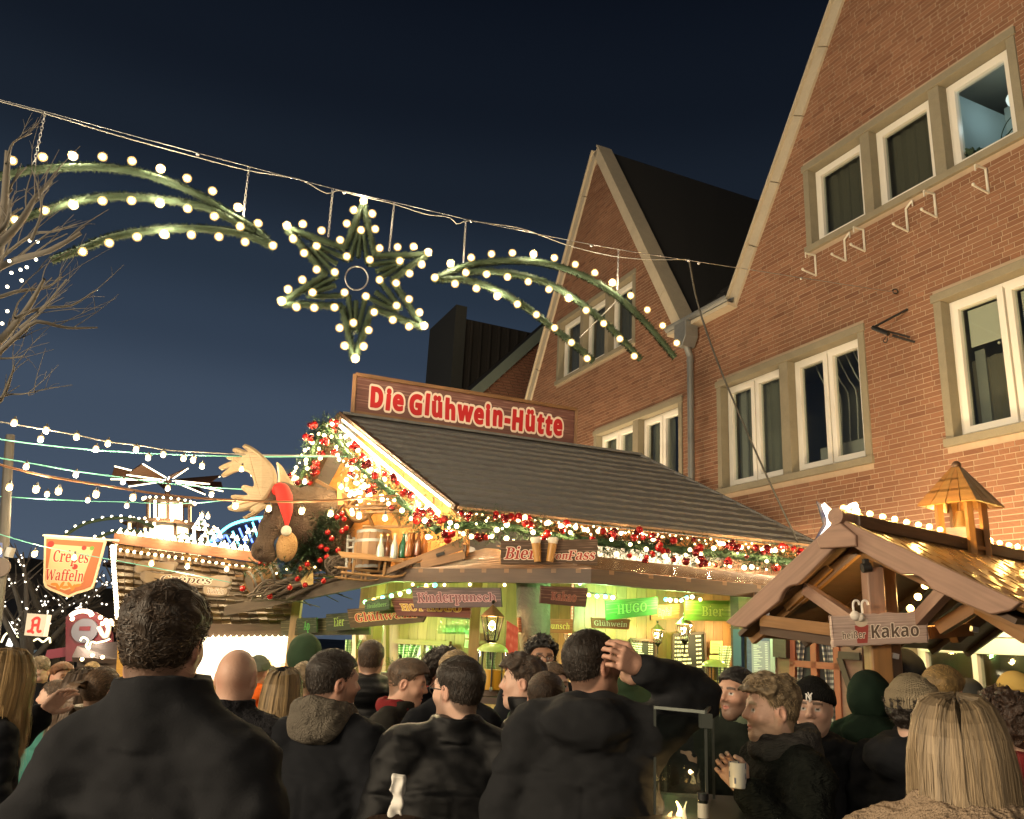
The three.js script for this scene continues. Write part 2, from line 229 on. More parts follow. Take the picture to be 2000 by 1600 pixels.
// stone surrounds, frames, panes and the rooms behind them
const roomMat = mat([.36, .33, .25], .9), roomBlue = mat([.36, .43, .43], .9), curtainMat = mat([.4, .38, .32], .9);
function ring(s0, s1, y0, y1, w, o0, o1) { // a rectangular frame of width w
  const a = Math.max(s0, s1), b = Math.min(s0, s1);
  return prism([[b, y0], [a, y0], [a, y1], [b, y1]], FS(0, 0, o1), DF, UPV, IN, o1 - o0, .004, [[[b + w, y0 + w], [b + w, y1 - w], [a - w, y1 - w], [a - w, y0 + w]]]);
}
function windowAt([a, b, y0, y1], lights, pair, rm) {
  const w = part('window', merge([fbox(a + .1, a, y0, y1, -.22, .02, .006), fbox(b, b - .1, y0, y1, -.22, .02, .006), fbox(a + .12, b - .12, y1, y1 + .1, -.22, .035, .006), fbox(a + .12, b - .12, y0 - .09, y0, -.22, .05, .006),
    ...lights.slice(1).map(([p], i) => fbox(lights[i][1], p, y0, y1, -.22, .012, .006))]), M.stone, house);
  for (const [p, q] of lights) {
    part('frame', ring(p, q, y0 + .003, y1 - .003, .06, -.2, -.13), M.pvc, w);
    const halves = pair ? [[p - .045, (p + q) / 2 + .012], [(p + q) / 2 - .012, q + .045]] : [[p - .045, q + .045]];
    for (const [m, n] of halves) { part('sash', ring(m, n, y0 + .05, y1 - .05, .075, -.185, -.105), M.pvc, w); part('pane', slab([FS(m - .07, y1 - .12, -.15), FS(n + .07, y1 - .12, -.15), FS(n + .07, y0 + .12, -.15), FS(m - .07, y0 + .12, -.15)], .006), M.pane, w); }
  }
  const g = []; // the room: five plain walls
  const d = -1.9, A = a + .3, B = b - .3, C = y0 - .7, D = y1 + .4;
  for (const c of [[[A, D, d], [B, D, d], [B, C, d], [A, C, d]], [[A, D, -.31], [A, D, d], [A, C, d], [A, C, -.31]], [[B, D, d], [B, D, -.31], [B, C, -.31], [B, C, d]], [[A, D, -.31], [B, D, -.31], [B, D, d], [A, D, d]], [[A, C, d], [B, C, d], [B, C, -.31], [A, C, -.31]]]) g.push(slab(c.map(q => FS(...q)), .02));
  part('room', merge(g), rm ?? roomMat, w);
  return w;
}
const winR = windowAt(OPEN[0], [[5.98, 4.63], [4.47, 3.1]], true), winM = windowAt(OPEN[1], [[9.94, 8.64], [8.47, 7.2]], true), winL = windowAt(OPEN[2], [[13.8, 12.48], [12.3, 11.06]], true);
const winG = windowAt(OPEN[3], [[7.88, 6.94], [6.79, 5.88], [5.73, 4.86]], false), winLG = windowAt(OPEN[4], [[15.55, 14.6], [14.46, 13.56], [13.42, 12.53]], false);
const winShop = windowAt(OPEN[5], [[6.8, 5.42], [5.36, 3.9]], false), winShopL = windowAt(OPEN[6], [[13.8, 12.48], [12.3, 11.0]], true);
part('transom', merge([fbox(6.74, 3.96, 1.9, 2.06, -.21, -.09, .006), fbox(6.74, 3.96, 2.07, 2.2, -.2, -.1, .006)]), M.pvc, winShop);
part('handle', merge([fbox(5.98, 5.9, 2.115, 2.135, -.1, -.07), fbox(5.1, 5.02, 2.115, 2.135, -.1, -.07)]), M.black, winShop);
part('mullion', merge([fbox(6.12, 6.06, .75, 1.9, -.2, -.1), fbox(6.12, 6.06, 2.2, 2.7, -.2, -.1)]), M.pvc, winShop);
{ // pleated curtain in the shop window
  const pts = []; for (let i = 0; i <= 40; i++) pts.push(FS(5.3 - i * .03, 2.5, -.32 - .03 * Math.sin(i * 1.7)));
  const g = []; for (let i = 0; i < 40; i++) g.push(slab([pts[i], pts[i + 1], pts[i + 1].clone().setY(.8), pts[i].clone().setY(.8)], .003)); part('curtain', merge(g), curtainMat, winShop);
}
{ // pleated blind in the right window, slats one by one
  const slatMat = mat([.55, .53, .45], .8);
  for (const [p, q, n] of [[5.83, 5.33, 13], [5.2, 4.75, 13]]) for (let i = 0; i < n; i++) part('blind_slat', beam(FS(p, 5.66 - i * .034, -.235), FS(q, 5.66 - i * .034, -.235), .024, .031, V(-.3, 1, .1), 0), slatMat, winR);
  part('cord_knob', ball(FS(5.5, 5.19, -.22), .018, 8), slatMat, winR);
  part('curtain', fbox(5.84, 5.72, 4.3, 5.2, -.3, -.28), mat([.2, .2, .18], .9), winR);
}
{ // pleated sheets added behind the panes to give the glass its grey tone
  const paneTone = mat([.24, .225, .165], .95, { bumpMap: rep(T.weave, 6), bumpScale: .002 }), paneTone2 = mat([.13, .115, .085], .95);
  const drape = (w, s0, s1, y0, y1, m) => { const g = []; const n = Math.round((s0 - s1) / .05); for (let i = 0; i < n; i++) { const p = j => FS(lerp(s0, s1, j / n), y1, -.3 - .018 * Math.sin(j * 1.9)); const a = p(i), b = p(i + 1); g.push(slab([a, b, b.clone().setY(y0), a.clone().setY(y0)], .003)); } part('pane_tone_sheet', merge(g), m, w); };
  drape(winM, 9.9, 8.66, 4.2, 5.8, paneTone); drape(winL, 13.75, 12.5, 4.2, 5.8, paneTone); drape(winL, 12.28, 11.6, 4.2, 5.8, paneTone); drape(winG, 7.85, 6.96, 7.36, 8.55, paneTone2); drape(winG, 6.77, 5.9, 7.36, 8.55, paneTone2); drape(winLG, 15.5, 12.56, 7.42, 8.77, paneTone2); drape(winR, 5.9, 4.65, 4.2, 5.1, paneTone2);
}
{ // a banister of bent white rods seen through the middle window
  const rods = [], w = mat([.5, .47, .4], .6);
  for (let i = 0; i < 7; i++) { const s = 8.18 - i * .14; rods.push(tube([FS(s + .3, 5.9, -.5), FS(s + .08, 5.42, -.5), FS(s, 5.3, -.5), FS(s, 4.6, -.5)], .011, 16, 5)); }
  part('banister', merge(rods), w, winM); part('banister_base', fbox(8.4, 7.2, 4.42, 4.58, -.56, -.46), w, winM);
  part('curtain', fbox(9.8, 9.68, 4.2, 5.8, -.3, -.27), curtainMat, winM); part('curtain', fbox(12.15, 11.95, 4.2, 5.8, -.35, -.32), curtainMat, winL);
}
{ // the lit right light of the upper window: partition, pot plants
  part('partition', merge([fbox(5.82, 5.78, 7.3, 8.6, -1.8, -.24), fbox(5.78, 4.8, 7.3, 8.7, -1.32, -1.28)]), roomBlue, winG);
  light([.72, .9, 1], .5, FS(5.3, 8.35, -.75), 4);
  const lamp = part('ceiling_lamp', ball(FS(5.3, 8.35, -.75), .1, 12), glow([.8, .95, 1], 1), winG);
  seed(5); const leaf = mat([.03, .06, .03], .7);
  const leaves = (c, n, L, spread) => { const g = []; for (let i = 0; i < n; i++) { const a = rr(0, 6.28), e = rr(.2, 1.3), d = V(Math.cos(a) * Math.cos(e), Math.sin(e), Math.sin(a) * Math.cos(e)), o = c.clone().add(V(rr(-1, 1), rr(0, 1), rr(-1, 1)).multiplyScalar(spread)); const s = new THREE.SphereGeometry(1, 5, 4); s.scale(.012, L * rr(.6, 1), .03); s.translate(0, L * .8, 0); s.applyQuaternion(new THREE.Quaternion().setFromUnitVectors(UPV, d)); g.push(s.translate(o.x, o.y, o.z)); } return merge(g); };
  const pot = part('potted_plant', leaves(FS(5.58, 7.5, -.28), 60, .055, .11), leaf, winG), pot2 = part('potted_plant', merge([leaves(FS(5.08, 7.45, -.27), 16, .07, .05), tube([FS(5.2, 7.42, -.27), FS(5.22, 7.62, -.27), FS(5.12, 7.75, -.25), FS(5.02, 7.8, -.25)], .006), tube([FS(5.22, 7.42, -.27), FS(5.2, 7.55, -.27), FS(5.05, 7.64, -.25), FS(4.92, 7.64, -.25)], .008)]), leaf, winG);
  part('pot', merge([rod(FS(5.58, 7.37, -.28), FS(5.58, 7.47, -.28), .05, .065), rod(FS(5.1, 7.37, -.27), FS(5.1, 7.44, -.27), .045, .06)]), mat([.25, .1, .06], .8), winG);
}
// gable copings: a broad lower band and a thin upper one
for (const g of [GR, GL]) for (const k of [-1, 1]) {
  const a = [g.c + k * (g.w + .08), g.e - .08], b = [g.c, g.a + .06], up = V(0, 1, 0), n = Math.hypot(b[0] - a[0], b[1] - a[1]), sx = (b[1] - a[1]) / n, sy = (b[0] - a[0]) / n * -1;
  const out = DF.clone().multiplyScalar(k * Math.abs(sx)).add(V(0, Math.abs(sy), 0));
  const seg = 6;
  for (let i = 0; i < seg; i++) { const t0 = i / seg + .002, t1 = (i + 1) / seg; const p = t => FS(lerp(a[0], b[0], t), lerp(a[1], b[1], t), -.1); part('coping_stone', beam(p(t0), p(t1), .3, .2, out, .008), M.cope, house); }
  const q = t => FS(lerp(a[0], b[0], t), lerp(a[1], b[1], t), -.1).addScaledVector(out, .125); part('coping_edge', beam(q(0), q(1), .38, .045, out, .006), M.cope, house);
}
// roofs: back slopes as slabs, pantiles laid on those in view
const tileMat = mat([.035, .034, .032], .75, { bumpMap: rep(T.grain, 2), bumpScale: .003 });
{
  const roof = part('roof', merge([slab([FS(GL.c, GL.a, -.3), FS(GL.c, GL.a, -7), FS(GL.c + GL.w, GL.e, -7), FS(GL.c + GL.w, GL.e, -.3)], .12), slab([FS(GL.c, GL.a, -7), FS(GL.c, GL.a, -.3), FS(GL.c - GL.w, GL.e, -.3), FS(GL.c - GL.w, GL.e, -7)], .12),
    slab([FS(GR.c, GR.a, -.3), FS(GR.c, GR.a, -7), FS(GR.c + GR.w, GR.e, -7), FS(GR.c + GR.w, GR.e, -.3)], .12), slab([FS(GR.c, GR.a, -7), FS(GR.c, GR.a, -.3), FS(GR.c - GR.w, GR.e, -.3), FS(GR.c - GR.w, GR.e, -7)], .12),
    slab([FS(17, 13, -6.5), FS(2, 13, -6.5), FS(2, 7.05, -.05), FS(17, 7.05, -.05)], .1)]), tileMat, house);
  const tg = (() => { const W = .23, L = .38, n = 6, pos = [], idx = []; for (let k = 0; k < 3; k++) for (let i = 0; i <= n; i++) { const t = i / n, h = .028 * Math.sin(t * Math.PI * 2 + .6) + (k < 2 ? .05 : 0) * (k === 0 ? 1 : .35); pos.push((t - .5) * W, k === 1 ? L * .9 : 0, h + (k === 2 ? -.012 : 0)); } for (let i = 0; i < n; i++) { const a = i, b = n + 1 + i, c = 2 * (n + 1) + i; idx.push(a, a + 1, b, b, a + 1, b + 1, c, c + 1, a, a, c + 1, a + 1); } const g = new THREE.BufferGeometry(); g.setAttribute('position', new THREE.Float32BufferAttribute(pos, 3)); g.setIndex(idx); g.computeVertexNormals(); g.setAttribute('uv', new THREE.Float32BufferAttribute(pos.flatMap((_, i) => i % 3 ? [] : [pos[i], pos[i + 1]]), 2)); return g; })();
  seed(21); const tiles = [];
  const lay = (o, right, down, W, H) => { const nrm = down.clone().cross(right).normalize(); if (nrm.y < 0) nrm.negate(); const q = new THREE.Quaternion().setFromRotationMatrix(new THREE.Matrix4().makeBasis(right, down.clone().negate(), right.clone().cross(down.clone().negate()))); for (let y = .33; y < H; y += .33) for (let x = .12; x < W; x += .21) { const p = o.clone().addScaledVector(right, x).addScaledVector(down, y).addScaledVector(nrm, .03 + rr(-.004, .006)); tiles.push({ p, q, k: 1 / p.distanceTo(CAM) }); } };
  const sl = (g, k) => { const a = V(0, 0, 0).addScaledVector(DF, k * g.w).add(V(0, g.e - g.a, 0)); return [a.clone().normalize(), a.length()]; };
  const [dn, H] = sl(GL, -1); lay(FS(GL.c, GL.a, -.32), IN, dn, 6.6, H);
  const back = V(0, 13 - 7.05, 0).addScaledVector(IN, 6.45), BL = back.length(); lay(FS(11.6, 13, -6.5), DF.clone().negate(), back.clone().normalize().negate(), 2.6, BL);
  for (const t of tiles) { const c = t.p.clone().applyMatrix4(camera.matrixWorldInverse); if (Math.abs(c.x / -c.z) > .63) t.k = 0; }
  tiles.sort((a, b) => b.k - a.k);
  for (const t of tiles.slice(0, 300)) spot('tile', tg, tileMat, roof, t.p, t.q);
  const im = new THREE.InstancedMesh(tg, tileMat, tiles.length - 300), mm = new THREE.Matrix4(), b0 = baseOf(house); im.name = 'tiling'; im.userData.kind = 'stuff'; im.castShadow = true;
  tiles.slice(300).forEach((t, i) => im.setMatrixAt(i, mm.compose(t.p.clone().sub(b0), t.q, V(1, 1, 1)))); roof.add(im);
}
{ // eaves between the gables: boarded soffit, gutter, hopper and downpipe
  part('soffit', fbox(11.12, 9.5, 7.0, 7.06, -.05, .2), M.cope, house);
  const cs = []; for (let i = 0; i <= 10; i++) { const a = Math.PI + i / 10 * Math.PI; cs.push([Math.cos(a) * .085, Math.sin(a) * .085]); } for (let i = 10; i >= 0; i--) { const a = Math.PI + i / 10 * Math.PI; cs.push([Math.cos(a) * .078, Math.sin(a) * .078]); }
  part('gutter', prism(cs, FS(11.15, 7.16, .16), NF, UPV, DF.clone().negate(), 1.65), M.zinc, house);
  const s = 10.6; const hop = [[-.16, .0], [.16, .0], [.16, -.26], [.06, -.42], [-.06, -.42], [-.16, -.26]];
  const pipe = part('downpipe', merge([prism(hop, FS(s, 7.06, .3), DF, UPV, IN, .24, .008), rod(FS(s, 6.66, .17), FS(s, 6.5, .1), .055, .055, 12), rod(FS(s, 6.52, .1), FS(s, 0, .1), .055, .055, 14)]), M.zinc, house);
  part('collar', merge([rod(FS(s, 6.44, .1), FS(s, 6.4, .1), .064, .064, 14), rod(FS(s, 4.62, .1), FS(s, 4.58, .1), .064, .064, 14), rod(FS(s, 2.9, .1), FS(s, 2.86, .1), .064, .064, 14)]), M.zinc, pipe);
}
{ // white window-box brackets under the upper sill, and the old iron arm
  const w = mat([.75, .72, .62], .4);
  for (const [s, y, k] of [[7.83, 7.2, 0], [7.3, 7.2, 1], [6.98, 7.2, 0], [6.32, 7.18, 1], [5.92, 7.18, 0], [5.26, 7.16, 0]]) {
    const o = .26; part('box_bracket', merge([rod(FS(s, y - .02, .02), FS(s, y - .33, .02), .015), rod(FS(s, y - .33, .02), FS(s, y - .3, o), .013), ball(FS(s, y - .29, o), .02, 8), rod(FS(s, y - .02, .02), FS(s + (k ? -.12 : 0), y + (k ? .03 : -.03), k ? .05 : o * .75), .014), ...(k ? [rod(FS(s - .12, y + .03, .05), FS(s - .12, y - .05, .05), .009)] : [rod(FS(s, y - .03, o * .75), FS(s, y - .1, o * .75), .009)])]), w, house);
  }
  part('iron_arm', merge([rod(FS(6.42, 5.86, .02), FS(6.7, 5.66, .3), .014), rod(FS(6.42, 5.5, .02), FS(6.7, 5.66, .3), .012), rod(FS(6.7, 5.66, .3), FS(6.5, 5.52, .28), .03), rod(FS(6.36, 5.42, .02), FS(6.52, 5.52, .2), .014), tube([FS(6.56, 5.5, .26), FS(6.6, 5.46, .26), FS(6.56, 5.43, .26), FS(6.53, 5.48, .26)], .006)]), M.black, house);
}
// the next house along the street, dark behind the left gable
{
  const far = thing('neighbour_house', 'dark neighbouring house with ribbed roof behind the left gable', 'building', FS(20, 0));
  const s0 = 19.5, x0 = -.5, y0 = 8.05, rx = 3.2, ry = 12.1, Z = IN.clone().cross(UPV);
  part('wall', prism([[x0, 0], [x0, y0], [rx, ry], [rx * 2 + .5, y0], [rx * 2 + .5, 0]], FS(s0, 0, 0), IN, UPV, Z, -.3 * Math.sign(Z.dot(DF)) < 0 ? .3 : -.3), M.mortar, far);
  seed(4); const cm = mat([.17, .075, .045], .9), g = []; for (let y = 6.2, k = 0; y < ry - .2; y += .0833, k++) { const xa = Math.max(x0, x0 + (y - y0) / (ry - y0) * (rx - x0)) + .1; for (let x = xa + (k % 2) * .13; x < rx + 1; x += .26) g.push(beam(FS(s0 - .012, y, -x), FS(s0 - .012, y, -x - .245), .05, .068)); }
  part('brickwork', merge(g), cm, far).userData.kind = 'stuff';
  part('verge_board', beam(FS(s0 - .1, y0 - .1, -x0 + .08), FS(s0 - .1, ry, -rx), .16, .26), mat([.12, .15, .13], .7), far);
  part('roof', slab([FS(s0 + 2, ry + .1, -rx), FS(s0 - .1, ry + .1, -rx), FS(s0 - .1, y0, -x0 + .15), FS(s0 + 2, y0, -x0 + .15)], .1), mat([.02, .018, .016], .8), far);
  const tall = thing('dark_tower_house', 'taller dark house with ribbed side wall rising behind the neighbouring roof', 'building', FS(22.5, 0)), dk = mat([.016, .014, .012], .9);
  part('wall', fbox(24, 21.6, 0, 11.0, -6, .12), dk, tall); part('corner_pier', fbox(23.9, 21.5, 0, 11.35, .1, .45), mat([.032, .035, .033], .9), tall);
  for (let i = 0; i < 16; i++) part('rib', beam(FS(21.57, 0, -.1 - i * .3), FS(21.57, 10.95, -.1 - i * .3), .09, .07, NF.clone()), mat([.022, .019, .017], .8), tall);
}
// ground: one sheet to the horizon, cobbled
structure('ground', new THREE.CircleGeometry(200, 48).rotateX(-Math.PI / 2), mat([.06, .055, .05], .8, { map: rep(T.mottle, 60), bumpMap: rep(T.grain, 200), bumpScale: .01 }));
// ───────── the comet-and-star ornament on its span wire ─────────
const bulbWhite = glow([1, .9, .66], 7), bulbWarm = glow([1, .72, .36], 7), bulbAmber = glow([1, .56, .16], 5.5), bulbGreen = glow([.08, 1, .45], 4), bulbTeal = glow([.1, .9, .8], 4);
const globe = new THREE.SphereGeometry(.023, 14, 10), haloGeo = merge([.026, .03, .0345, .0395].map(r => new THREE.SphereGeometry(r, 14, 10))), haloMat = mat([.8, .6, .3], .3, { emissive: new THREE.Color(1, .62, .2), emissiveIntensity: 1.3, transparent: true, opacity: .11 }), tinyBulb = new THREE.SphereGeometry(.011, 8, 6), midBulb = new THREE.SphereGeometry(.024, 10, 8);
const pear = (() => { const pr = [[0, -.062], [.016, -.058], [.03, -.046], [.035, -.03], [.031, -.014], [.02, .004], [.014, .018], [.013, .026]]; return new THREE.LatheGeometry(pr.map(p => new THREE.Vector2(...p)), 12); })();
const socketGeo = new THREE.CylinderGeometry(.013, .017, .045, 8).translate(0, .044, 0);
const ANCHOR = FS(6.54, 6.13, .03), WD = NF.clone().multiplyScalar(Math.cos(.07)).addScaledVector(DF, Math.sin(.07)), WN = WD.clone().cross(UPV).normalize();
const W = (u, v, off = 0) => PP(u, v, ANCHOR, WN).addScaledVector(WN, off * Math.sign(WN.z));
const z1 = (a) => W(a[0] / 2.857, a[1] / 2.857 + 150), z2 = (a) => W(a[0] / 2.353 + 500, a[1] / 2.353 + 350);

const coat = (b) => { const e = new THREE.Mesh(haloGeo, haloMat); e.name = 'glass'; b.add(e); return b; };  // glowing shells added round each bulb to imitate its soft halo
const tinselMat = mat([.045, .075, .038], .75, { side: THREE.DoubleSide }), whiteWire = mat([.3, .29, .26], .5);
function tinsel(paths, r, per = 900) { // a core wound with needles
  const g = [], pos = [], nor = [];
  for (const pts of paths) {
    const c = new THREE.CatmullRomCurve3(pts, false, 'centripetal', .5), L = c.getLength(), n = Math.max(8, Math.round(L * 14)); g.push(clean(new THREE.TubeGeometry(c, n, r * .62, 7)));
    for (let i = 0; i < L * per; i++) { const t = rnd(), p = c.getPointAt(t), d = c.getTangentAt(t), a = V(rr(-1, 1), rr(-1, 1), rr(-1, 1)).cross(d).normalize(), o = a.clone().addScaledVector(d, rr(-.5, .5)).normalize(), s = d.clone().addScaledVector(a.clone().cross(d), rr(-1, 1)).normalize().multiplyScalar(.006), q = p.clone().addScaledVector(a, r * .4), e = p.clone().addScaledVector(o, r * rr(.8, 1.22)); for (const v of [q.clone().sub(s), q.clone().add(s), e]) { pos.push(v.x, v.y, v.z); nor.push(o.x, o.y, o.z); } }
  }
  const k = new THREE.BufferGeometry(); k.setAttribute('position', new THREE.Float32BufferAttribute(pos, 3)); k.setAttribute('normal', new THREE.Float32BufferAttribute(nor, 3)); k.setAttribute('uv', new THREE.Float32BufferAttribute(new Float32Array(pos.length / 3 * 2), 2)); g.push(k);
  return merge(g);
}
function chain(a, b) { const g = [], L = a.distanceTo(b), n = Math.round(L / .034), d = b.clone().sub(a).normalize(), q = new THREE.Quaternion().setFromUnitVectors(UPV, d); for (let i = 0; i < n; i++) { const t = new THREE.TorusGeometry(.013, .0035, 5, 8); t.scale(.75, 1.5, 1); t.rotateY(i % 2 ? 1.57 : 0); t.applyQuaternion(q); const p = mixv(a, b, (i + .5) / n); g.push(t.translate(p.x, p.y, p.z)); } return merge(g); }
{
  seed(31);
  const span = thing('span_wire', 'steel span wire with white supply cable running from the brick wall over the street', 'wire', ANCHOR.clone());
  const main = [[-60, 178], [0, 195], [88, 218], [285, 272], [485, 325], [650, 368], [770, 395], [910, 428], [1060, 459], [1207, 487], [1440, 523], [1600, 548], [1755, 572]].map(p => W(...p));
  part('steel_cable', tube(main, .0042, 80, 5), M.steel, span);
  part('supply_cable', tube([[-60, 180], [0, 198], [88, 222], [220, 262], [380, 306], [485, 333], [545, 343], [590, 352], [640, 378], [660, 372], [690, 380], [770, 399], [830, 418], [880, 426], [893, 438], [908, 432], [960, 437], [1020, 447], [1100, 476], [1180, 497], [1250, 506], [1346, 507]].map(p => W(...p)), .0048, 160, 5), whiteWire, span);
  part('wall_eye', new THREE.TorusGeometry(.03, .008, 6, 14).translate(...ANCHOR.clone().addScaledVector(NF, .03).toArray()), M.black, span);
  for (const [u, v] of [[386, 299], [672, 374], [920, 430], [1155, 478], [1345, 507], [1365, 512], [1565, 542]]) part('wire_clamp', ball(W(u, v + 2), .018, 8, [1, 1, 1]), M.steel, span);
  const drop = thing('drop_cable', 'dark supply cable hanging from the span wire down to the hut roof', 'cable', W(1346, 508)); part('cable', tube([W(1346, 508), P(1362, 590, 8.75), P(1395, 690, 8.9), P(1440, 800, 9.05), P(1500, 935, 9.15), P(1562, 1066, 9.25)], .011, 40, 6), M.cable, drop);

  const comet = (name, label, arcs, bulbs, zz, hang, base) => {
    const o = thing(name, label, 'ornament', zz(base));
    arcs.forEach(a => part('tinsel_arm', tinsel([a.map(zz)], .05, 1100), tinselMat, o));
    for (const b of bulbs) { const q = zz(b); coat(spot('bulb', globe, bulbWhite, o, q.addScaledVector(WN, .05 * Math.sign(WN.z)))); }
    for (const [a, b] of hang) part('chain', chain(W(...a), W(...b)), M.steel, o);
    return o;
  };
  comet('comet_ornament', 'comet ornament with three green tinsel tails and round bulbs left of the star', [[[1530, 955], [1430, 855], [1280, 765], [1100, 655], [900, 570], [700, 518], [500, 502], [300, 508], [100, 532], [-60, 572]], [[1420, 870], [1300, 800], [1150, 730], [1000, 698], [800, 674], [600, 668], [400, 700], [200, 765], [0, 830], [-110, 872]], [[1510, 940], [1380, 885], [1200, 853], [1000, 846], [800, 862], [600, 902], [450, 962], [285, 1025]]],
    [[1520, 955], [1438, 832], [1325, 742], [1185, 652], [1045, 582], [897, 528], [738, 486], [576, 463], [410, 458], [243, 465], [75, 485], [1338, 850], [1195, 793], [1047, 750], [893, 720], [735, 706], [575, 708], [413, 730], [253, 762], [90, 814], [1365, 935], [1220, 906], [1068, 896], [918, 893], [766, 908], [612, 942], [465, 990]], z1, [[[88, 220], [66, 322]], [[486, 326], [474, 432]]], [700, 800]);
  comet('comet_ornament', 'comet ornament with three green tinsel tails sweeping right in front of the brick gable', [[[815, 465], [900, 425], [990, 395], [1170, 376], [1330, 388], [1480, 435], [1640, 525], [1780, 650], [1925, 820]], [[950, 432], [1052, 424], [1200, 440], [1340, 480], [1480, 560], [1630, 685], [1768, 830]], [[845, 460], [950, 462], [1080, 500], [1220, 575], [1360, 680], [1480, 775], [1550, 838]]],
    [[815, 462], [888, 396], [982, 370], [1075, 353], [1170, 348], [1268, 353], [1363, 371], [1458, 400], [1547, 438], [1628, 483], [1712, 543], [1788, 608], [1858, 680], [1922, 760], [957, 439], [1052, 446], [1148, 458], [1243, 480], [1337, 515], [1427, 555], [1508, 611], [1588, 671], [1662, 741], [1728, 820], [908, 490], [1005, 511], [1102, 545], [1193, 583], [1280, 631], [1363, 691], [1440, 758], [1512, 831]], z2, [[[910, 429], [905, 512]], [[1208, 487], [1206, 566]]], [1300, 500]);
  part('brace', rod(W(1132, 660), W(1205, 588), .007), whiteWire, scene.children.at(-1));
  const star = thing('star_ornament', 'six pointed star ornament of green tinsel ringed with round bulbs', 'ornament', z2([455, 455]));
  const oc = [[490, 118], [545, 355], [782, 347], [625, 462], [765, 682], [532, 590], [450, 832], [398, 585], [115, 570], [322, 440], [140, 225], [410, 322]], cen = [462, 455];
  const outer = oc.map(z2); part('outline', tinsel(outer.map((p, i) => [p, mixv(p, outer[(i + 1) % 12], .5), outer[(i + 1) % 12]]), .046, 1100), tinselMat, star);
  for (let i = 0; i < 12; i += 2) { const tip = oc[i], a = oc[(i + 11) % 12], b = oc[i + 1], f = (p, t) => z2([lerp(cen[0], p[0], t), lerp(cen[1], p[1], t)]); part('inner_spike', tinsel([[f(a, .62), f(tip, .66), f(b, .62)], [f(tip, .28), f(tip, .6)]], .036, 1000), tinselMat, star); }
  const hub = []; for (let i = 0; i < 24; i++) { const a = i / 24 * 6.283; hub.push(z2([462 + Math.cos(a) * 52, 455 + Math.sin(a) * 54])); } part('hub_ring', tube(hub, .007, 60, 5, true), M.steel, star);
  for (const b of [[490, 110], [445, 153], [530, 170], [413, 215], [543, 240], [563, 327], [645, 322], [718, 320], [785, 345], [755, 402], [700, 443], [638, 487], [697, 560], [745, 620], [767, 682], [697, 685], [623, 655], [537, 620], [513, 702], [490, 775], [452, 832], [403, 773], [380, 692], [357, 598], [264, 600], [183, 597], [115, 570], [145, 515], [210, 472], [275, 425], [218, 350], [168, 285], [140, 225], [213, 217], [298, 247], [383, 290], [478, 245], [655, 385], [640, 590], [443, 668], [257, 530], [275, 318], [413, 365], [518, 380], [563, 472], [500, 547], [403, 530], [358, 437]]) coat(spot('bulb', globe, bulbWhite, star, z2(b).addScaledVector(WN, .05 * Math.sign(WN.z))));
  for (const [a, b] of [[[650, 368], [641, 462]], [[770, 396], [760, 490]]]) part('chain', chain(W(...a), W(...b)), M.steel, star);
  const F = .06 * Math.sign(WN.z); for (const b of [[490, 110], [785, 345], [767, 682], [452, 832], [115, 570], [140, 225]]) light([1, .82, .55], 1.3, z2(b).addScaledVector(WN, F), 1.8);
  for (const b of [[1268, 353], [1628, 483], [1427, 555], [1102, 545], [888, 396]]) light([1, .82, .55], 1.5, z2(b).addScaledVector(WN, F), 1.8);
  for (const b of [[1325, 742], [897, 528], [410, 458], [893, 720], [413, 730], [918, 893]]) light([1, .82, .55], 1.5, z1(b).addScaledVector(WN, F), 1.8);
}
// ───────── festoons ─────────
const teal = mat([.12, .42, .36], .5), brownCable = mat([.22, .1, .04], .6);
function festoon(label, cableMat, pts, zl, zr, bulbs, bm, r, lit = 3) { // cable through surveyed points, its depth running evenly from zl to zr
  const u0 = pts[0][0], u1 = pts.at(-1)[0], at = (u, v) => P(u, v, lerp(zl, zr, (u - u0) / (u1 - u0)));
  const o = thing('festoon', label, 'string lights', at(...pts[pts.length >> 1]), 'festoons strung from the hut over the crowd'), b0 = baseOf(o);
  part('cable', tube(pts.map(p => at(...p)), r, pts.length * 8, 5), cableMat, o);
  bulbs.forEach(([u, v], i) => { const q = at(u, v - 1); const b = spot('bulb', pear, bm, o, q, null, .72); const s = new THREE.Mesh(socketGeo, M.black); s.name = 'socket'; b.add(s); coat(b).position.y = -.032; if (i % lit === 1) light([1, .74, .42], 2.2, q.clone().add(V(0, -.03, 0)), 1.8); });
  return o;
}
festoon('topmost festoon with a grey cable and clear warm bulbs above the crowd', whiteWire, [[-40, 815], [0, 824], [88, 839], [155, 851], [212, 863], [270, 870], [325, 879], [400, 884], [520, 889], [650, 890]], 6.8, 9.3, [[24, 842], [87, 854], [147, 866], [209, 876], [265, 882], [319, 887], [359, 892], [378, 895], [474, 902], [579, 902]], bulbWarm, .006);
festoon('second festoon from the top with a pale teal cable', teal, [[-40, 850], [0, 858], [90, 870], [185, 879], [290, 886], [400, 890], [520, 892], [680, 892]], 7.2, 9.3, [[75, 879], [185, 889], [289, 896], [396, 903], [497, 904], [600, 902], [672, 897]], bulbWhite, .007);
festoon('teal festoon passing the lit pyramid wings', teal, [[-40, 888], [0, 895], [60, 905], [150, 921], [240, 933], [330, 945], [480, 956], [575, 955]], 7.6, 9.6, [[51, 912], [148, 928], [240, 943], [328, 952], [414, 959], [560, 962]], bulbWhite, .007);
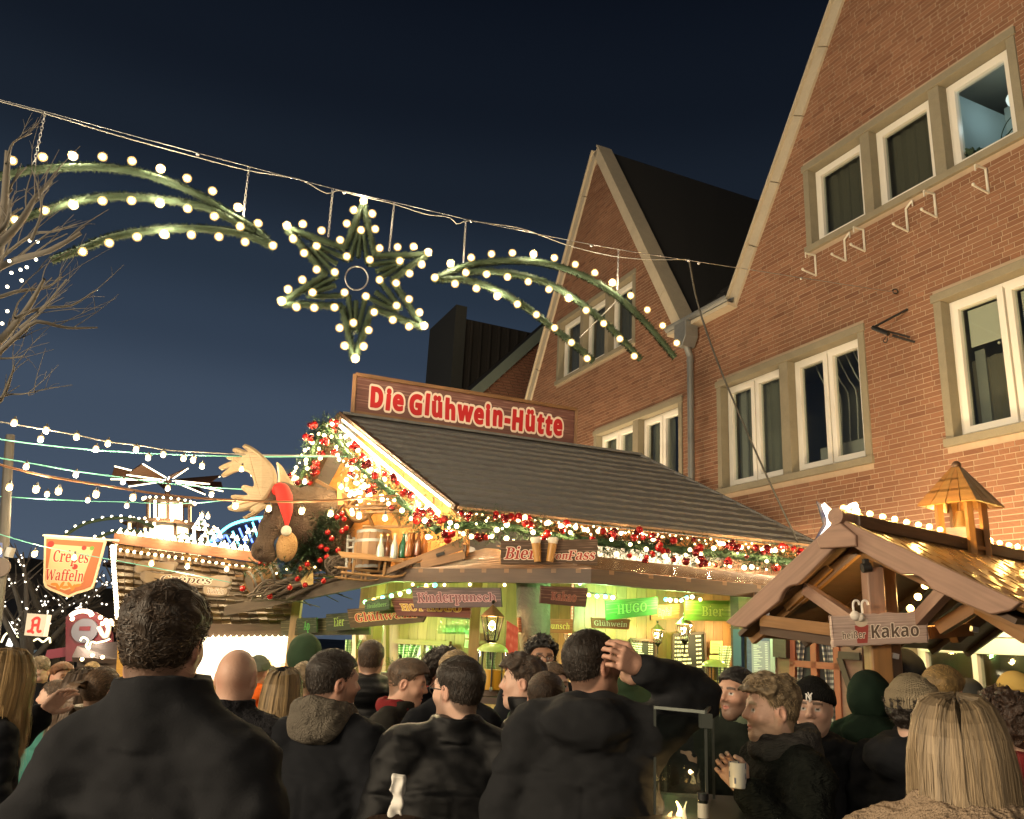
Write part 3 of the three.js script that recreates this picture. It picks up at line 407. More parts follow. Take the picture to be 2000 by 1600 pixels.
festoon('festoon on a thick brown cable hung in front of the moose head', brownCable, [[-40, 896], [0, 908], [85, 929], [200, 948], [330, 968], [450, 977], [560, 980], [660, 977], [775, 968]], 6.9, 7.7, [[22, 935], [73, 943], [116, 951], [188, 964], [260, 971], [460, 987], [525, 993], [590, 993], [647, 992], [703, 991], [755, 982]], bulbWarm, .011, 2);
festoon('low teal festoon below the lit pyramid', teal, [[-40, 968], [0, 970], [90, 975], [170, 979], [250, 981], [330, 984], [400, 981], [480, 973]], 8.6, 10.6, [[11, 979], [88, 984], [169, 990], [247, 991], [397, 989], [409, 990]], bulbWhite, .007);
festoon('lowest festoon sagging in front of the red and cream banner', teal, [[-40, 1030], [0, 1044], [70, 1064], [145, 1080], [290, 1107], [365, 1121], [450, 1138]], 8.2, 9.2, [[3, 1052], [69, 1074], [145, 1090], [293, 1118], [362, 1133], [438, 1146]], bulbWarm, .005);
let festN = 0;
// festoons added out of view, behind and to the left, to light the house front
for (const [x0, x1, y, za, zb, n] of [[-6.5, -8, 4.2, 5, 0, 10], [-10, -11.5, 4.3, 6, -1, 10], [-8, 7, 6.2, 9, 10, 10], [-9, 7, 6.4, 13, 14, 10]]) { const z = (za + zb) / 2;
  const o = thing('festoon', ['nearer warm festoon added left of the frame to light the house front', 'farther warm festoon added left of the frame to light the house front', 'warm festoon added behind the viewer to light the house front', 'warm festoon added farthest behind the viewer to light the house front'][festN++], 'string lights', V((x0 + x1) / 2, y, z), 'festoons added out of view to light the house front'), f = t => V(lerp(x0, x1, t), y - .5 * Math.sin(t * Math.PI), lerp(za, zb, t));
  part('cable', tube([0, .2, .4, .6, .8, 1].map(f), .007, 40, 5), M.cable, o);
  for (let i = 0; i < n; i++) { const q = f((i + .5) / n).add(V(0, -.07, 0)), b = spot('bulb', pear, bulbWarm, o, q), s = new THREE.Mesh(socketGeo, M.black); s.name = 'socket'; b.add(s); if (i % 2) light(WARMW, ADDED_FEST * (za > 8 ? .42 : 1), q.clone().add(V(0, -.03, 0)), 2); }
}
for (const [s0, s1, y, out, n, i0, lab] of [[9.4, 15.5, 2.75, 1.15, 10, ADDED_REAR, 'warm bulb string added unseen behind the hut to light the brick house'], [4.4, 7.4, 2.6, 1.25, 5, ADDED_REAR * .36, 'warm bulb string added unseen behind the cocoa stall to light the brick house']]) {  // bulb strings added out of sight behind the roofs, lighting the wall from below
  const o = thing('festoon', lab, 'string lights', FS((s0 + s1) / 2, y, out)); part('cable', tube([0, .25, .5, .75, 1].map(t => FS(lerp(s0, s1, t), y + .06, out)), .006, 30, 5), M.cable, o);
  for (let i = 0; i < n; i++) { const q = FS(lerp(s0, s1, (i + .5) / n), y, out); spot('bulb', pear, bulbWarm, o, q, null, .8); light([1, .74, .44], i0, q.clone().add(V(0, -.03, 0)), 2); }
}
// ───────── bare tree at the left edge, fairy lights in its twigs ─────────
{
  seed(77);
  const bark = mat([.12, .108, .09], .9, { bumpMap: rep(T.grain, 6), bumpScale: .004 }), tr = thing('bare_tree', 'leafless street tree with pale twigs reaching in from the left edge', 'tree', P(-150, 1250, 5.2).setY(0)), root = tr.position.clone();
  const Q = (u, v, d = 0) => P(u, v, 5.3 + d);
  part('trunk', limb([root, root.clone().add(V(.05, 1.6, 0)), Q(-110, 980), Q(-80, 760), Q(-60, 600)], [.17, .14, .11, .075, .05], 10, 4, .15), bark, tr);
  const arms = [[[[-62, 640], [-10, 520], [6, 420], [15, 295]], .05, .02], [[[-60, 560], [20, 512], [100, 488], [158, 455]], .03, .013], [[[-50, 520], [30, 445], [70, 385], [100, 355]], .034, .01], [[[-80, 740], [10, 655], [55, 600], [86, 545]], .034, .011], [[[-60, 745], [35, 655], [72, 628], [125, 640], [190, 640]], .022, .005], [[[30, 622], [80, 602], [140, 596], [190, 565]], .014, .004], [[[-60, 850], [5, 775], [28, 715]], .02, .005], [[[-60, 560], [-20, 470], [10, 440], [20, 395]], .03, .01], [[[-30, 590], [40, 568], [90, 562], [120, 540]], .016, .005], [[[-30, 530], [60, 460], [105, 452], [150, 438]], .014, .005], [[[60, 470], [80, 420], [75, 370], [62, 330]], .012, .004], [[[-20, 800], [10, 772], [40, 770], [68, 766]], .01, .003], [[[40, 640], [85, 600], [130, 545]], .013, .004], [[[12, 320], [25, 280], [62, 260]], .01, .004], [[[-40, 700], [20, 700], [48, 694]], .01, .003]];
  const tips = [];
  arms.forEach(([pts, r0, r1], k) => {
    const q = pts.map(([u, v], i) => Q(u, v, Math.sin(k * 2.3 + i) * .18)), g = [limb(q, q.map((_, i) => lerp(r0, r1, i / (q.length - 1))), 7, 4, .2)], c = new THREE.CatmullRomCurve3(q);
    const n = 3 + Math.round(c.getLength() * 3.2);
    for (let i = 0; i < n; i++) { const t = rr(.25, 1), p = c.getPointAt(t), d = c.getTangentAt(t).multiplyScalar(.8).add(V(rr(-.35, .5), rr(-.15, .9), rr(-.5, .5))).normalize(), L = rr(.12, .42), r = Math.max(.0028, lerp(r0, r1, t) * .34), e = p.clone().addScaledVector(d, L * .5).add(V(rr(-.03, .03), rr(-.03, .05), 0)), f = p.clone().addScaledVector(d, L).add(V(rr(-.02, .08), rr(-.01, .07), 0)); g.push(limb([p, e, f], [r, r * .75, r * .45], 5, 2, .1)); tips.push(e, f);
      for (let j = 0; j < 2; j++) if (rnd() < .6) { const d2 = d.clone().add(V(rr(-.8, .8), rr(-.4, .9), rr(-.5, .5))).normalize(); const h = e.clone().addScaledVector(d2, rr(.06, .18)); g.push(limb([e, mixv(e, h, .5).add(V(0, .01, 0)), h], [r * .7, r * .5, r * .35], 4, 1)); } }
    part('limb', merge(g), bark, tr);
  });
  for (const [u, v] of [[58, 470], [73, 472], [62, 497], [78, 493], [86, 492], [70, 507], [18, 510], [40, 527], [52, 522], [22, 533], [42, 548], [14, 560], [14, 608], [4, 632]]) spot('fairy_light', tinyBulb, bulbWhite, tr, Q(u, v, -.1));
}
// ───────── the mulled wine hut ─────────
const W1 = wood([.07, .04, .024], .55), W2 = wood([.2, .11, .048], .5), W3 = wood([.3, .175, .075], .55), WD2 = wood([.10, .06, .035], .6), WGREY = wood([.1, .078, .058], .75), WRED = wood([.24, .09, .05], .55), ORANGE = wood([.62, .27, .07], .5);
const vplane = (a, b, inset = 0) => { const n = UPV.clone().cross(b.clone().sub(a).setY(0)).normalize(); const o = a.clone(); if (n.dot(CAM.clone().sub(a)) < 0) n.negate(); o.addScaledVector(n, -inset); const f = (u, v, out = 0) => PP(u, v, o, n).addScaledVector(n, out); f.n = n; f.d = b.clone().sub(a).setY(0).normalize(); return f; };
const K = { A: P(668, 812, 9.55), B: PY(1250, 892, 4.3), E: PY(895, 992, 3.0), R: PY(1600, 1068, 3.0), L: P(436, 1203, 10.4), Bf: PY(762, 1136, 2.3), C: PY(1154, 1140, 2.3), D: PY(1500, 1170, 2.3) };
const GP = vplane(K.A, K.E), S0 = vplane(K.L, K.Bf), S1 = vplane(K.Bf, K.C), S2 = vplane(K.C, K.D);
const D2 = K.C.clone().addScaledVector(S2.d, 3.75), L2 = K.L.clone();
const hut = thing('mulled_wine_hut', 'large wooden mulled wine hut with dark shingled roof and lit gable', 'market hut', V(.8, 0, -9.2));
{
  // roof: fourteen shingle courses, each lapping over the one below with an uneven lower edge
  seed(41);
  const shingle = mat([.15, .15, .148], .75, { map: rep(T.mottle, 2), bumpMap: rep(T.grain, 5), bumpScale: .006 }), N = 14, Lp = (a, b, t) => mixv(a, b, t), up = K.E.clone().sub(K.A).cross(K.B.clone().sub(K.A)).normalize(); if (up.y < 0) up.negate();
  for (let c = 0; c < N; c++) {
    const t0 = c / N - .004, t1 = (c + 1) / N + .02, n = 72, pos = [], idx = [], uv = [], a0 = Lp(K.A, K.E, Math.max(0, t0)), b0 = Lp(K.B, K.R, Math.max(0, t0)), a1 = Lp(K.A, K.E, Math.min(1, t1)), b1 = Lp(K.B, K.R, Math.min(1, t1));
    for (let i = 0; i <= n; i++) { const t = i / n, wv = .012 * Math.sin(t * (150 - c * 3) + c) * (i % 2 ? .7 : 1) + rr(-.006, .006), p = Lp(a0, b0, t), q = Lp(a1, b1, t).addScaledVector(K.E.clone().sub(K.A).normalize(), wv), h = .044 + .012 * nz(t * 14, c * 3.1, 2); p.addScaledVector(up, .006); const r = q.clone().addScaledVector(up, h), u = q.clone().addScaledVector(up, h - .034); for (const v of [p, r, u, r]) pos.push(v.x, v.y, v.z); uv.push(t * 6, c * .3, t * 6, c * .3 + .3, t * 6, c * .3 + .33, t * 6, c * .3 + .3); }
    for (let i = 0; i < n; i++) { const k = i * 4; idx.push(k, k + 1, k + 4, k + 4, k + 1, k + 5, k + 3, k + 2, k + 7, k + 7, k + 2, k + 6); }
    const g = new THREE.BufferGeometry(); g.setAttribute('position', new THREE.Float32BufferAttribute(pos, 3)); g.setAttribute('uv', new THREE.Float32BufferAttribute(uv, 2)); g.setIndex(idx); g.computeVertexNormals(); part('shingle_course', g, shingle, hut);
  }
  const bk = V(-.95, 0, -2.6), A2 = K.A.clone().setY(4.27), B2 = K.B.clone().setY(4.27), El = GP(560, 1015), Eb = K.R.clone().add(bk.clone().multiplyScalar(1.6)).setY(3);
  part('roof_deck', merge([slab([K.A, K.B, K.R, K.E], .03), slab([B2, A2, El.clone(), Eb], .05), slab([B2, Eb, K.R, K.R.clone().lerp(B2, .01)], .03)]), shingle, hut);
  part('ridge_cap', beam(K.A.clone().add(V(0, .02, 0)), K.B.clone().add(V(0, .02, 0)), .16, .03), shingle, hut);
  part('hip_cap', beam(K.B.clone().add(V(0, .03, 0)), K.R.clone().add(V(0, .03, 0)), .09, .03), shingle, hut);
  part('eave_board', beam(K.E.clone().add(V(.02, -.09, -.03)), K.R.clone().add(V(0, -.09, -.03)), .03, .12), ORANGE, hut);
  part('eave_drip', beam(K.E.clone().add(V(0, -.005, .05)), K.R.clone().add(V(0, -.005, .05)), .05, .02), wood([.3, .19, .11], .5), hut);
  // gable: boarded front, barge boards, light strips along the right rake
  const gd = GP.d, gz = GP.n.clone().negate(), o = K.A.clone().setY(0), ox = p => p.clone().sub(o).dot(gd);
  const hE = ox(K.E), boards = 22;
  for (let i = 0; i < boards; i++) { const x0 = lerp(-1.05, hE - .12, i / boards), x1 = lerp(-1.05, hE - .12, (i + 1) / boards) - .006, top = x => 4.22 - (x > 0 ? x / hE * 1.3 : -x * .72) - .1; part('gable_board', prism([[x0, 2.5], [x1, 2.5], [x1, top(x1)], [x0, top(x0)]], o.clone().addScaledVector(GP.n, -.25), gd, UPV, gz, .03), ORANGE, hut); }
  part('barge_board', beam(K.A.clone().add(V(0, .02, 0)), K.E.clone().add(V(0, .0, 0)), .1, .05), W1, hut);
  part('barge_board', beam(K.A, GP(575, 1000), .1, .1), W1, hut);
  const off = GP.n.clone().multiplyScalar(.05);
  part('light_strip', beam(GP(676, 822).add(off), GP(888, 990).add(off), .025, .02), glow([1, .82, .5], 9), hut);
  const s2 = part('light_strip', beam(GP(668, 832, .03), GP(862, 1002, .03), .03, .03), glow([1, .82, .5], 9), hut);
  for (const t of [.15, .4, .65, .9]) light([1, .76, .42], 5, GP(lerp(668, 862, t), lerp(832, 1002, t), .12), 2);
  // canopy: fascia boards, slatted top, rafters below
  const FB = (a, b, h, m, t = .04) => part('fascia', slab([a.clone().add(V(0, h, 0)), b.clone().add(V(0, h, 0)), b, a], t, true), m, hut);
  FB(L2, K.Bf, .115, WGREY); FB(K.Bf, K.C, .125, W1); FB(K.C, D2, .125, W1);
  const wl = [GP(540, 1080).setY(2.2), GP(700, 1040).setY(2.44), K.E.clone().add(V(.3, 0, -.1)).setY(2.64), K.R.clone().add(V(0, -.38, -.1))];
  const deck = (a, b, c, d, n, m) => { for (let i = 0; i < n; i++) { const p = mixv(a, d, i / n), q = mixv(b, c, i / n), r = mixv(b, c, (i + 1.15) / n), s = mixv(a, d, (i + 1.15) / n), l = V(0, .014, 0); part('canopy_slat', slab([s, r, q.add(l), p.add(l)], .012, true), m, hut); } };
  const lip = V(0, .125, 0);
  deck(K.Bf.clone().add(lip), K.C.clone().add(lip), wl[2].clone(), K.Bf.clone().add(V(.1, .15, -.5)), 8, wood([.17, .095, .05], .3));
  deck(K.C.clone().add(lip), D2.clone().add(lip), wl[3], wl[2].clone().add(V(.1, .03, 0)), 8, wood([.14, .08, .045], .25));
  part('canopy_deck', merge([slab([wl[0], wl[1], K.Bf.clone().add(V(0, .1, 0)), L2.clone().add(V(0, .1, 0))], .03, true), slab([wl[1], wl[2].clone().add(V(0, -.05, 0)), K.C.clone().add(V(0, .1, 0)), K.Bf.clone().add(V(0, .1, 0))], .03, true)]), WGREY, hut);
  // body: counters, posts, ceiling, back walls of upright planks
  const in1 = S1.n.clone().negate(), in2 = S2.n.clone().negate(), KC = K.C.clone().setY(0).add(in1.clone().add(in2).divideScalar(1 + in1.dot(in2))), e1 = KC.clone().addScaledVector(S1.d, -3.9), e2 = KC.clone().addScaledVector(S2.d, 3.3);
  const cb = (a, b, t) => slab([a.clone().setY(1.02), b.clone().setY(1.02), b.clone().setY(0), a.clone().setY(0)], t, true);
  part('counter_front', cb(e1, KC, .05), wood([.30, .05, .03], .5), hut); part('counter_front', cb(KC, e2, .05), wood([.30, .05, .03], .5), hut);
  part('counter_top', beam(e1.clone().setY(1.05).addScaledVector(in1, .1), KC.clone().setY(1.05).addScaledVector(in1, .1), .5, .05), W2, hut); part('counter_top', beam(KC.clone().setY(1.05).addScaledVector(in2, .1), e2.clone().setY(1.05).addScaledVector(in2, .1), .5, .05), W2, hut);
  for (const p of [e1, KC.clone().addScaledVector(S1.d, -2.6), KC.clone().addScaledVector(S1.d, -1.3), e2, KC.clone().addScaledVector(S2.d, 2.2)]) part('post', beam(p.clone().addScaledVector(in1, .06), p.clone().addScaledVector(in1, .06).setY(2.55), .11, .11, V(0, 0, 1), .008), W3, hut);
  const b1 = KC.clone().addScaledVector(in1, 1.5).addScaledVector(in2, 1.5).multiplyScalar(1); 
  const back = (a, d, n, m) => { for (let i = 0; i < n; i++) part('wall_plank', beam(a.clone().addScaledVector(d, i * .145), a.clone().addScaledVector(d, i * .145).setY(2.6), .141, .025, d.clone().cross(UPV).normalize()), m[i % 2], hut); };
  back(e1.clone().addScaledVector(in1, 1.3), S1.d, 22, [W3, wood([.38, .22, .1], .55)]); back(KC.clone().addScaledVector(in2, 1.3).addScaledVector(S2.d, .72), S2.d, 21, [W2, wood([.26, .13, .05], .5)]);
  part('ceiling', merge([slab([e1.clone().setY(2.56).addScaledVector(in1, 1.4), KC.clone().setY(2.56).addScaledVector(in2, 1.6), K.C.clone().setY(2.42), K.L.clone().setY(2.42).addScaledVector(in1, .1)], .03), slab([KC.clone().setY(2.57).addScaledVector(in2, 1.6), e2.clone().setY(2.57).addScaledVector(in2, 1.4), D2.clone().setY(2.425), K.C.clone().setY(2.425)], .03)]), W2, hut);
  for (let i = 0; i < 9; i++) { const a = mixv(K.Bf, K.C, (i + .5) / 9).setY(2.39), b = a.clone().addScaledVector(in1, 1.3).setY(2.5); part('rafter', beam(a, b, .05, .07), W2, hut); const c = mixv(K.C, D2, (i + .5) / 9).setY(2.39); part('rafter', beam(c, c.clone().addScaledVector(in2, 1.3).setY(2.5), .05, .07), W2, hut); }
  part('log_pillar', limb([P(1046, 1270, 7.85).setY(0), P(1045, 1270, 7.85).setY(1.6), P(1040, 1145, 7.85).setY(2.4)], [.14, .13, .17], 18, 8, .12), mat([.16, .14, .11], .9, { bumpMap: rep(T.grain, 3), bumpScale: .02, map: rep(T.mottle, 2) }), hut);
  hut.userData.x = undefined; delete hut.userData.x;
  hut.pl = { H1: vplane(e1.clone().addScaledVector(in1, 1.22), KC.clone().addScaledVector(in1, 1.22)), H2: vplane(KC.clone().addScaledVector(in2, 1.22), e2.clone().addScaledVector(in2, 1.22)), C1: vplane(e1, KC), C2: vplane(KC, e2), in1, in2, KC, e1, e2 };
}
// ── garlands with baubles and bulbs ──
const needle = [mat([.03, .075, .03], .75, { side: THREE.DoubleSide }), mat([.05, .09, .035], .75, { side: THREE.DoubleSide })], baubleRed = new THREE.MeshPhysicalMaterial({ color: new THREE.Color(.42, .012, .012), roughness: .18, metalness: .35, clearcoat: 1 }), baubleDark = new THREE.MeshPhysicalMaterial({ color: new THREE.Color(.18, .008, .01), roughness: .12, metalness: .5, clearcoat: 1 });
const baubleGeo = new THREE.SphereGeometry(1, 16, 12), capGeo = new THREE.CylinderGeometry(.2, .22, .25, 8).translate(0, 1.05, 0), gold = mat([.7, .5, .2], .3, { metalness: .9 });
function sprigs(pts, r, n, droop = .2, L = .09) { const c = new THREE.CatmullRomCurve3(pts, false, 'centripetal'), pos = [], nor = []; const k = new THREE.BufferGeometry();
  for (let i = 0; i < n; i++) { const t = rnd(), d = c.getTangentAt(t), a = V(rr(-1, 1), rr(-1, 1), rr(-1, 1)).normalize(), p = c.getPointAt(t).addScaledVector(a, r * Math.cbrt(rnd())), dir = a.clone().add(V(rr(-.5, .5), rr(-.5, .5) - droop, rr(-.5, .5))).normalize(), l = L * rr(.7, 1.4); for (let j = 0; j < 9; j++) { const q = p.clone().addScaledVector(dir, l * j / 9), s = dir.clone().cross(V(rr(-1, 1), rr(-1, 1), rr(-1, 1))).normalize(), tip = q.clone().addScaledVector(s, .028).addScaledVector(dir, .018), w = s.clone().cross(dir).multiplyScalar(.0035); for (const v of [q.clone().add(w), q.clone().sub(w), tip]) { pos.push(v.x, v.y, v.z); nor.push(s.x * .5 + a.x, s.y * .5 + a.y, s.z * .5 + a.z); } } }
  for (let i = 0; i < nor.length; i += 3) { const l = Math.hypot(nor[i], nor[i + 1], nor[i + 2]) || 1; nor[i] /= l; nor[i + 1] /= l; nor[i + 2] /= l; }
  k.setAttribute('position', new THREE.Float32BufferAttribute(pos, 3)); k.setAttribute('normal', new THREE.Float32BufferAttribute(nor, 3)); k.setAttribute('uv', new THREE.Float32BufferAttribute(new Float32Array(pos.length / 3 * 2), 2)); return k; }
function garland(label, fn, pts, r, n, nb, nl, lit, bulb = bulbWarm) {
  const q = pts.map(p => fn(...p)), o = thing('garland', label, 'garland', q[q.length >> 1].clone(), 'fir garlands on the mulled wine hut'), c = new THREE.CatmullRomCurve3(q, false, 'centripetal');
  part('fir_twigs', merge([sprigs(q, r, n), clean(new THREE.TubeGeometry(c, 30, r * .3, 6))]), needle[0], o).userData.kind = 'stuff';
  const put = t => { const d = c.getTangentAt(t), nrm = CAM.clone().sub(c.getPointAt(t)).normalize(), a = rr(-2.2, 2.2), up = nrm.clone().cross(d).normalize(); return c.getPointAt(t).addScaledVector(nrm, Math.cos(a * .5) * r * 1.05).addScaledVector(up, Math.sin(a) * r * .9); };
  for (let i = 0; i < nb; i++) { const p = put(clamp((i + rr(-.5, 1.2)) / nb, .01, .99)); for (let j = 0, m = rnd() < .5 ? 3 : 1; j < m; j++) { const b = spot('bauble', baubleGeo, rnd() < .6 ? baubleRed : baubleDark, o, p.clone().add(V(rr(-.05, .05) * (m > 1), rr(-.05, .04) * (m > 1), rr(0, .04))), null, rr(.026, .044)); const k = new THREE.Mesh(capGeo, gold); k.name = 'cap'; b.add(k); } }
  for (let i = 0; i < nl; i++) { const p = put(clamp((i + rr(0, 1)) / nl, .01, .99)); spot('bulb', i % 3 ? midBulb : tinyBulb, i % 5 ? bulbWarm : bulb, o, p, null, rr(.75, 1.15)); if (i % lit === 1) light([1, .68, .32], 1.1, p.clone().add(CAM.clone().sub(p).normalize().multiplyScalar(.03)), 1.2); }
  return o;
}
seed(42);
garland('thick fir garland with red baubles and bulbs along the right rake of the hut gable', (u, v) => GP(u, v, .14), [[655, 835], [690, 880], [735, 925], [790, 970], [835, 1010], [878, 1040]], .13, 900, 26, 46, 8);
garland('fir garland with red baubles down the left rake of the hut gable', (u, v) => GP(u, v, .14), [[655, 830], [640, 865], [622, 910], [600, 955], [582, 985]], .13, 700, 20, 30, 8);
garland('long fir garland with clustered red baubles below the hut eave', (u, v) => vplane(K.E, K.R, -.12)(u, v), [[868, 1030], [930, 1026], [1010, 1032], [1100, 1050], [1200, 1062], [1320, 1073], [1440, 1086], [1570, 1100]], .13, 2300, 48, 92, 9);
{ // baubles of the eave row hang in shadow gaps: a warm glow strip of tiny lights above
  const EP = vplane(K.E, K.R, -.06), o = thing('light_string', 'string of tiny warm lights tucked under the hut eave', 'string lights', EP(1240, 1040)); part('wire', tube([EP(900, 1003), EP(1100, 1026), EP(1350, 1050), EP(1590, 1078)], .004, 30, 4), M.cable, o);
  for (let i = 0; i < 60; i++) { const t = (i + .5) / 60; spot('fairy_light', tinyBulb, bulbWarm, o, EP(lerp(900, 1585, t), lerp(1004, 1078, t) + 3 * Math.sin(i * 1.9), .03)); }
}
// ── the roof sign ──
function signCanvas(w, h, base, draw, frame) { return canvas(w, h, (x) => { x.fillStyle = base; x.fillRect(0, 0, w, h); for (let i = 0; i < h; i += 2) { const k = .5 + .5 * nz(i * .13, 2.2, 1); x.fillStyle = `rgba(${k > .5 ? '255,220,200' : '30,10,10'},${Math.abs(k - .5) * .5})`; x.beginPath(); x.moveTo(0, i); for (let j = 0; j <= w; j += 16) x.lineTo(j, i + 5 * nz(j * .012, i * .05, 4)); x.lineTo(w, i + 2); x.lineTo(0, i + 2.5); x.fill(); } if (frame) { x.strokeStyle = frame; x.lineWidth = h * .09; x.strokeRect(0, 0, w, h); } draw(x, w, h); }); }
function lettering(x, txt, cx, cy, size, maxw, fill, stroke, lw, font = 'bold', fam = 'sans-serif', wob = 0) { x.font = `${font} ${size}px ${fam}`; x.textAlign = 'center'; x.textBaseline = 'middle'; x.lineJoin = 'round'; const k = Math.min(1, maxw / x.measureText(txt).width); x.save(); x.translate(cx, cy); x.scale(k, 1); if (lw) { x.strokeStyle = stroke; x.lineWidth = lw; x.strokeText(txt, 0, 0); } x.fillStyle = fill; x.fillText(txt, 0, 0); x.restore(); }
const signMat = (t, o = {}) => mat([1, 1, 1], .6, { map: t, ...o });
function sign(name, label, corners, t, tex, group, rough = .6) { const c = corners[3].clone(), o = thing(name, label, 'sign', c, group); part('board', slab(corners, t), signMat(tex, { roughness: rough }), o); return o; }
{
  const c = [[694, 732, 9.6], [1126, 801, 11.05], [1123, 872, 11.05], [689, 806, 9.6]].map(p => P(...p));
  const s = sign('roof_sign', 'long wooden roof sign lettered Die Glühwein-Hütte in red with white outline', c, .04, signCanvas(1536, 288, '#6e4a44', (x, w, h) => { x.save(); x.transform(1, 0, 0, 1, 0, 0); x.font = 'bold 190px sans-serif';
    x.textAlign = 'left'; x.textBaseline = 'alphabetic'; x.lineJoin = 'round'; x.font = 'bold 178px sans-serif'; const txt = [...'Die Glühwein-Hütte'], sp = ch => x.measureText(ch).width + (ch === ' ' ? -16 : 13), tot = txt.reduce((s, c) => s + sp(c), 0), kx = 1350 / tot; const go = (pass) => { let X = 95; txt.forEach((ch, i) => { x.save(); x.translate(X, h * .765 + 5 * Math.sin(i * 2.1)); x.rotate(.03 * Math.sin(i * 1.7)); x.scale(kx, 1.16); if (!pass) { x.strokeStyle = '#ead9c9'; x.lineWidth = 44; x.strokeText(ch, 0, 0); } else { x.strokeStyle = x.fillStyle = '#bd1a20'; x.lineWidth = 14; x.strokeText(ch, 0, 0); x.fillText(ch, 0, 0); } x.restore(); X += sp(ch) * kx; }); }; go(0); go(1); x.restore(); }));
  const fr = .016, e = [[0, 1], [1, 2], [2, 3], [3, 0]]; for (const [i, j] of e) part('frame', beam(c[i].clone().addScaledVector(GP.n, .0), c[j], .07, .045), wood([.24, .13, .06], .6), s);
}
{
  const f = vplane(K.C.clone().add(V(-1, 0, .05)), K.D, -.02), FC = (u, v) => P(u, v, 7.35);
  const o = sign('beer_sign', 'brown wooden sign with two beer mugs reading Bier vom Fass above the canopy', [FC(978, 1056), FC(1167, 1053), FC(1167, 1103), FC(978, 1102)], .03, signCanvas(768, 200, '#54402f', (x, w, h) => { lettering(x, 'Bier', 150, h * .54, 138, 250, '#a8382a', '#f2dcc4', 14, 'italic bold', 'serif'); lettering(x, 'vom', 470, h * .64, 84, 170, '#a8382a', '#f2dcc4', 10, 'italic bold', 'serif'); lettering(x, 'Fass', 635, h * .62, 104, 220, '#a8382a', '#f2dcc4', 11, 'italic bold', 'serif'); }), null);
  const beer = mat([.5, .25, .06], .4), foam = mat([.75, .68, .55], .7);
  for (const [u, m] of [[1050, -.12], [1073, .12]]) { const a = FC(u, 1098).add(V(0, 0, .035)), b = a.clone().add(V(m * .2, .17, 0)); part('mug', rod(a, b, .032, .04, 14), beer, o); part('foam', merge([ball(b.clone().add(V(0, .005, 0)), .043, 12), ball(b.clone().add(V(.022, .025, 0)), .026, 8), ball(b.clone().add(V(-.022, .02, 0)), .027, 8)]), foam, o); }
}
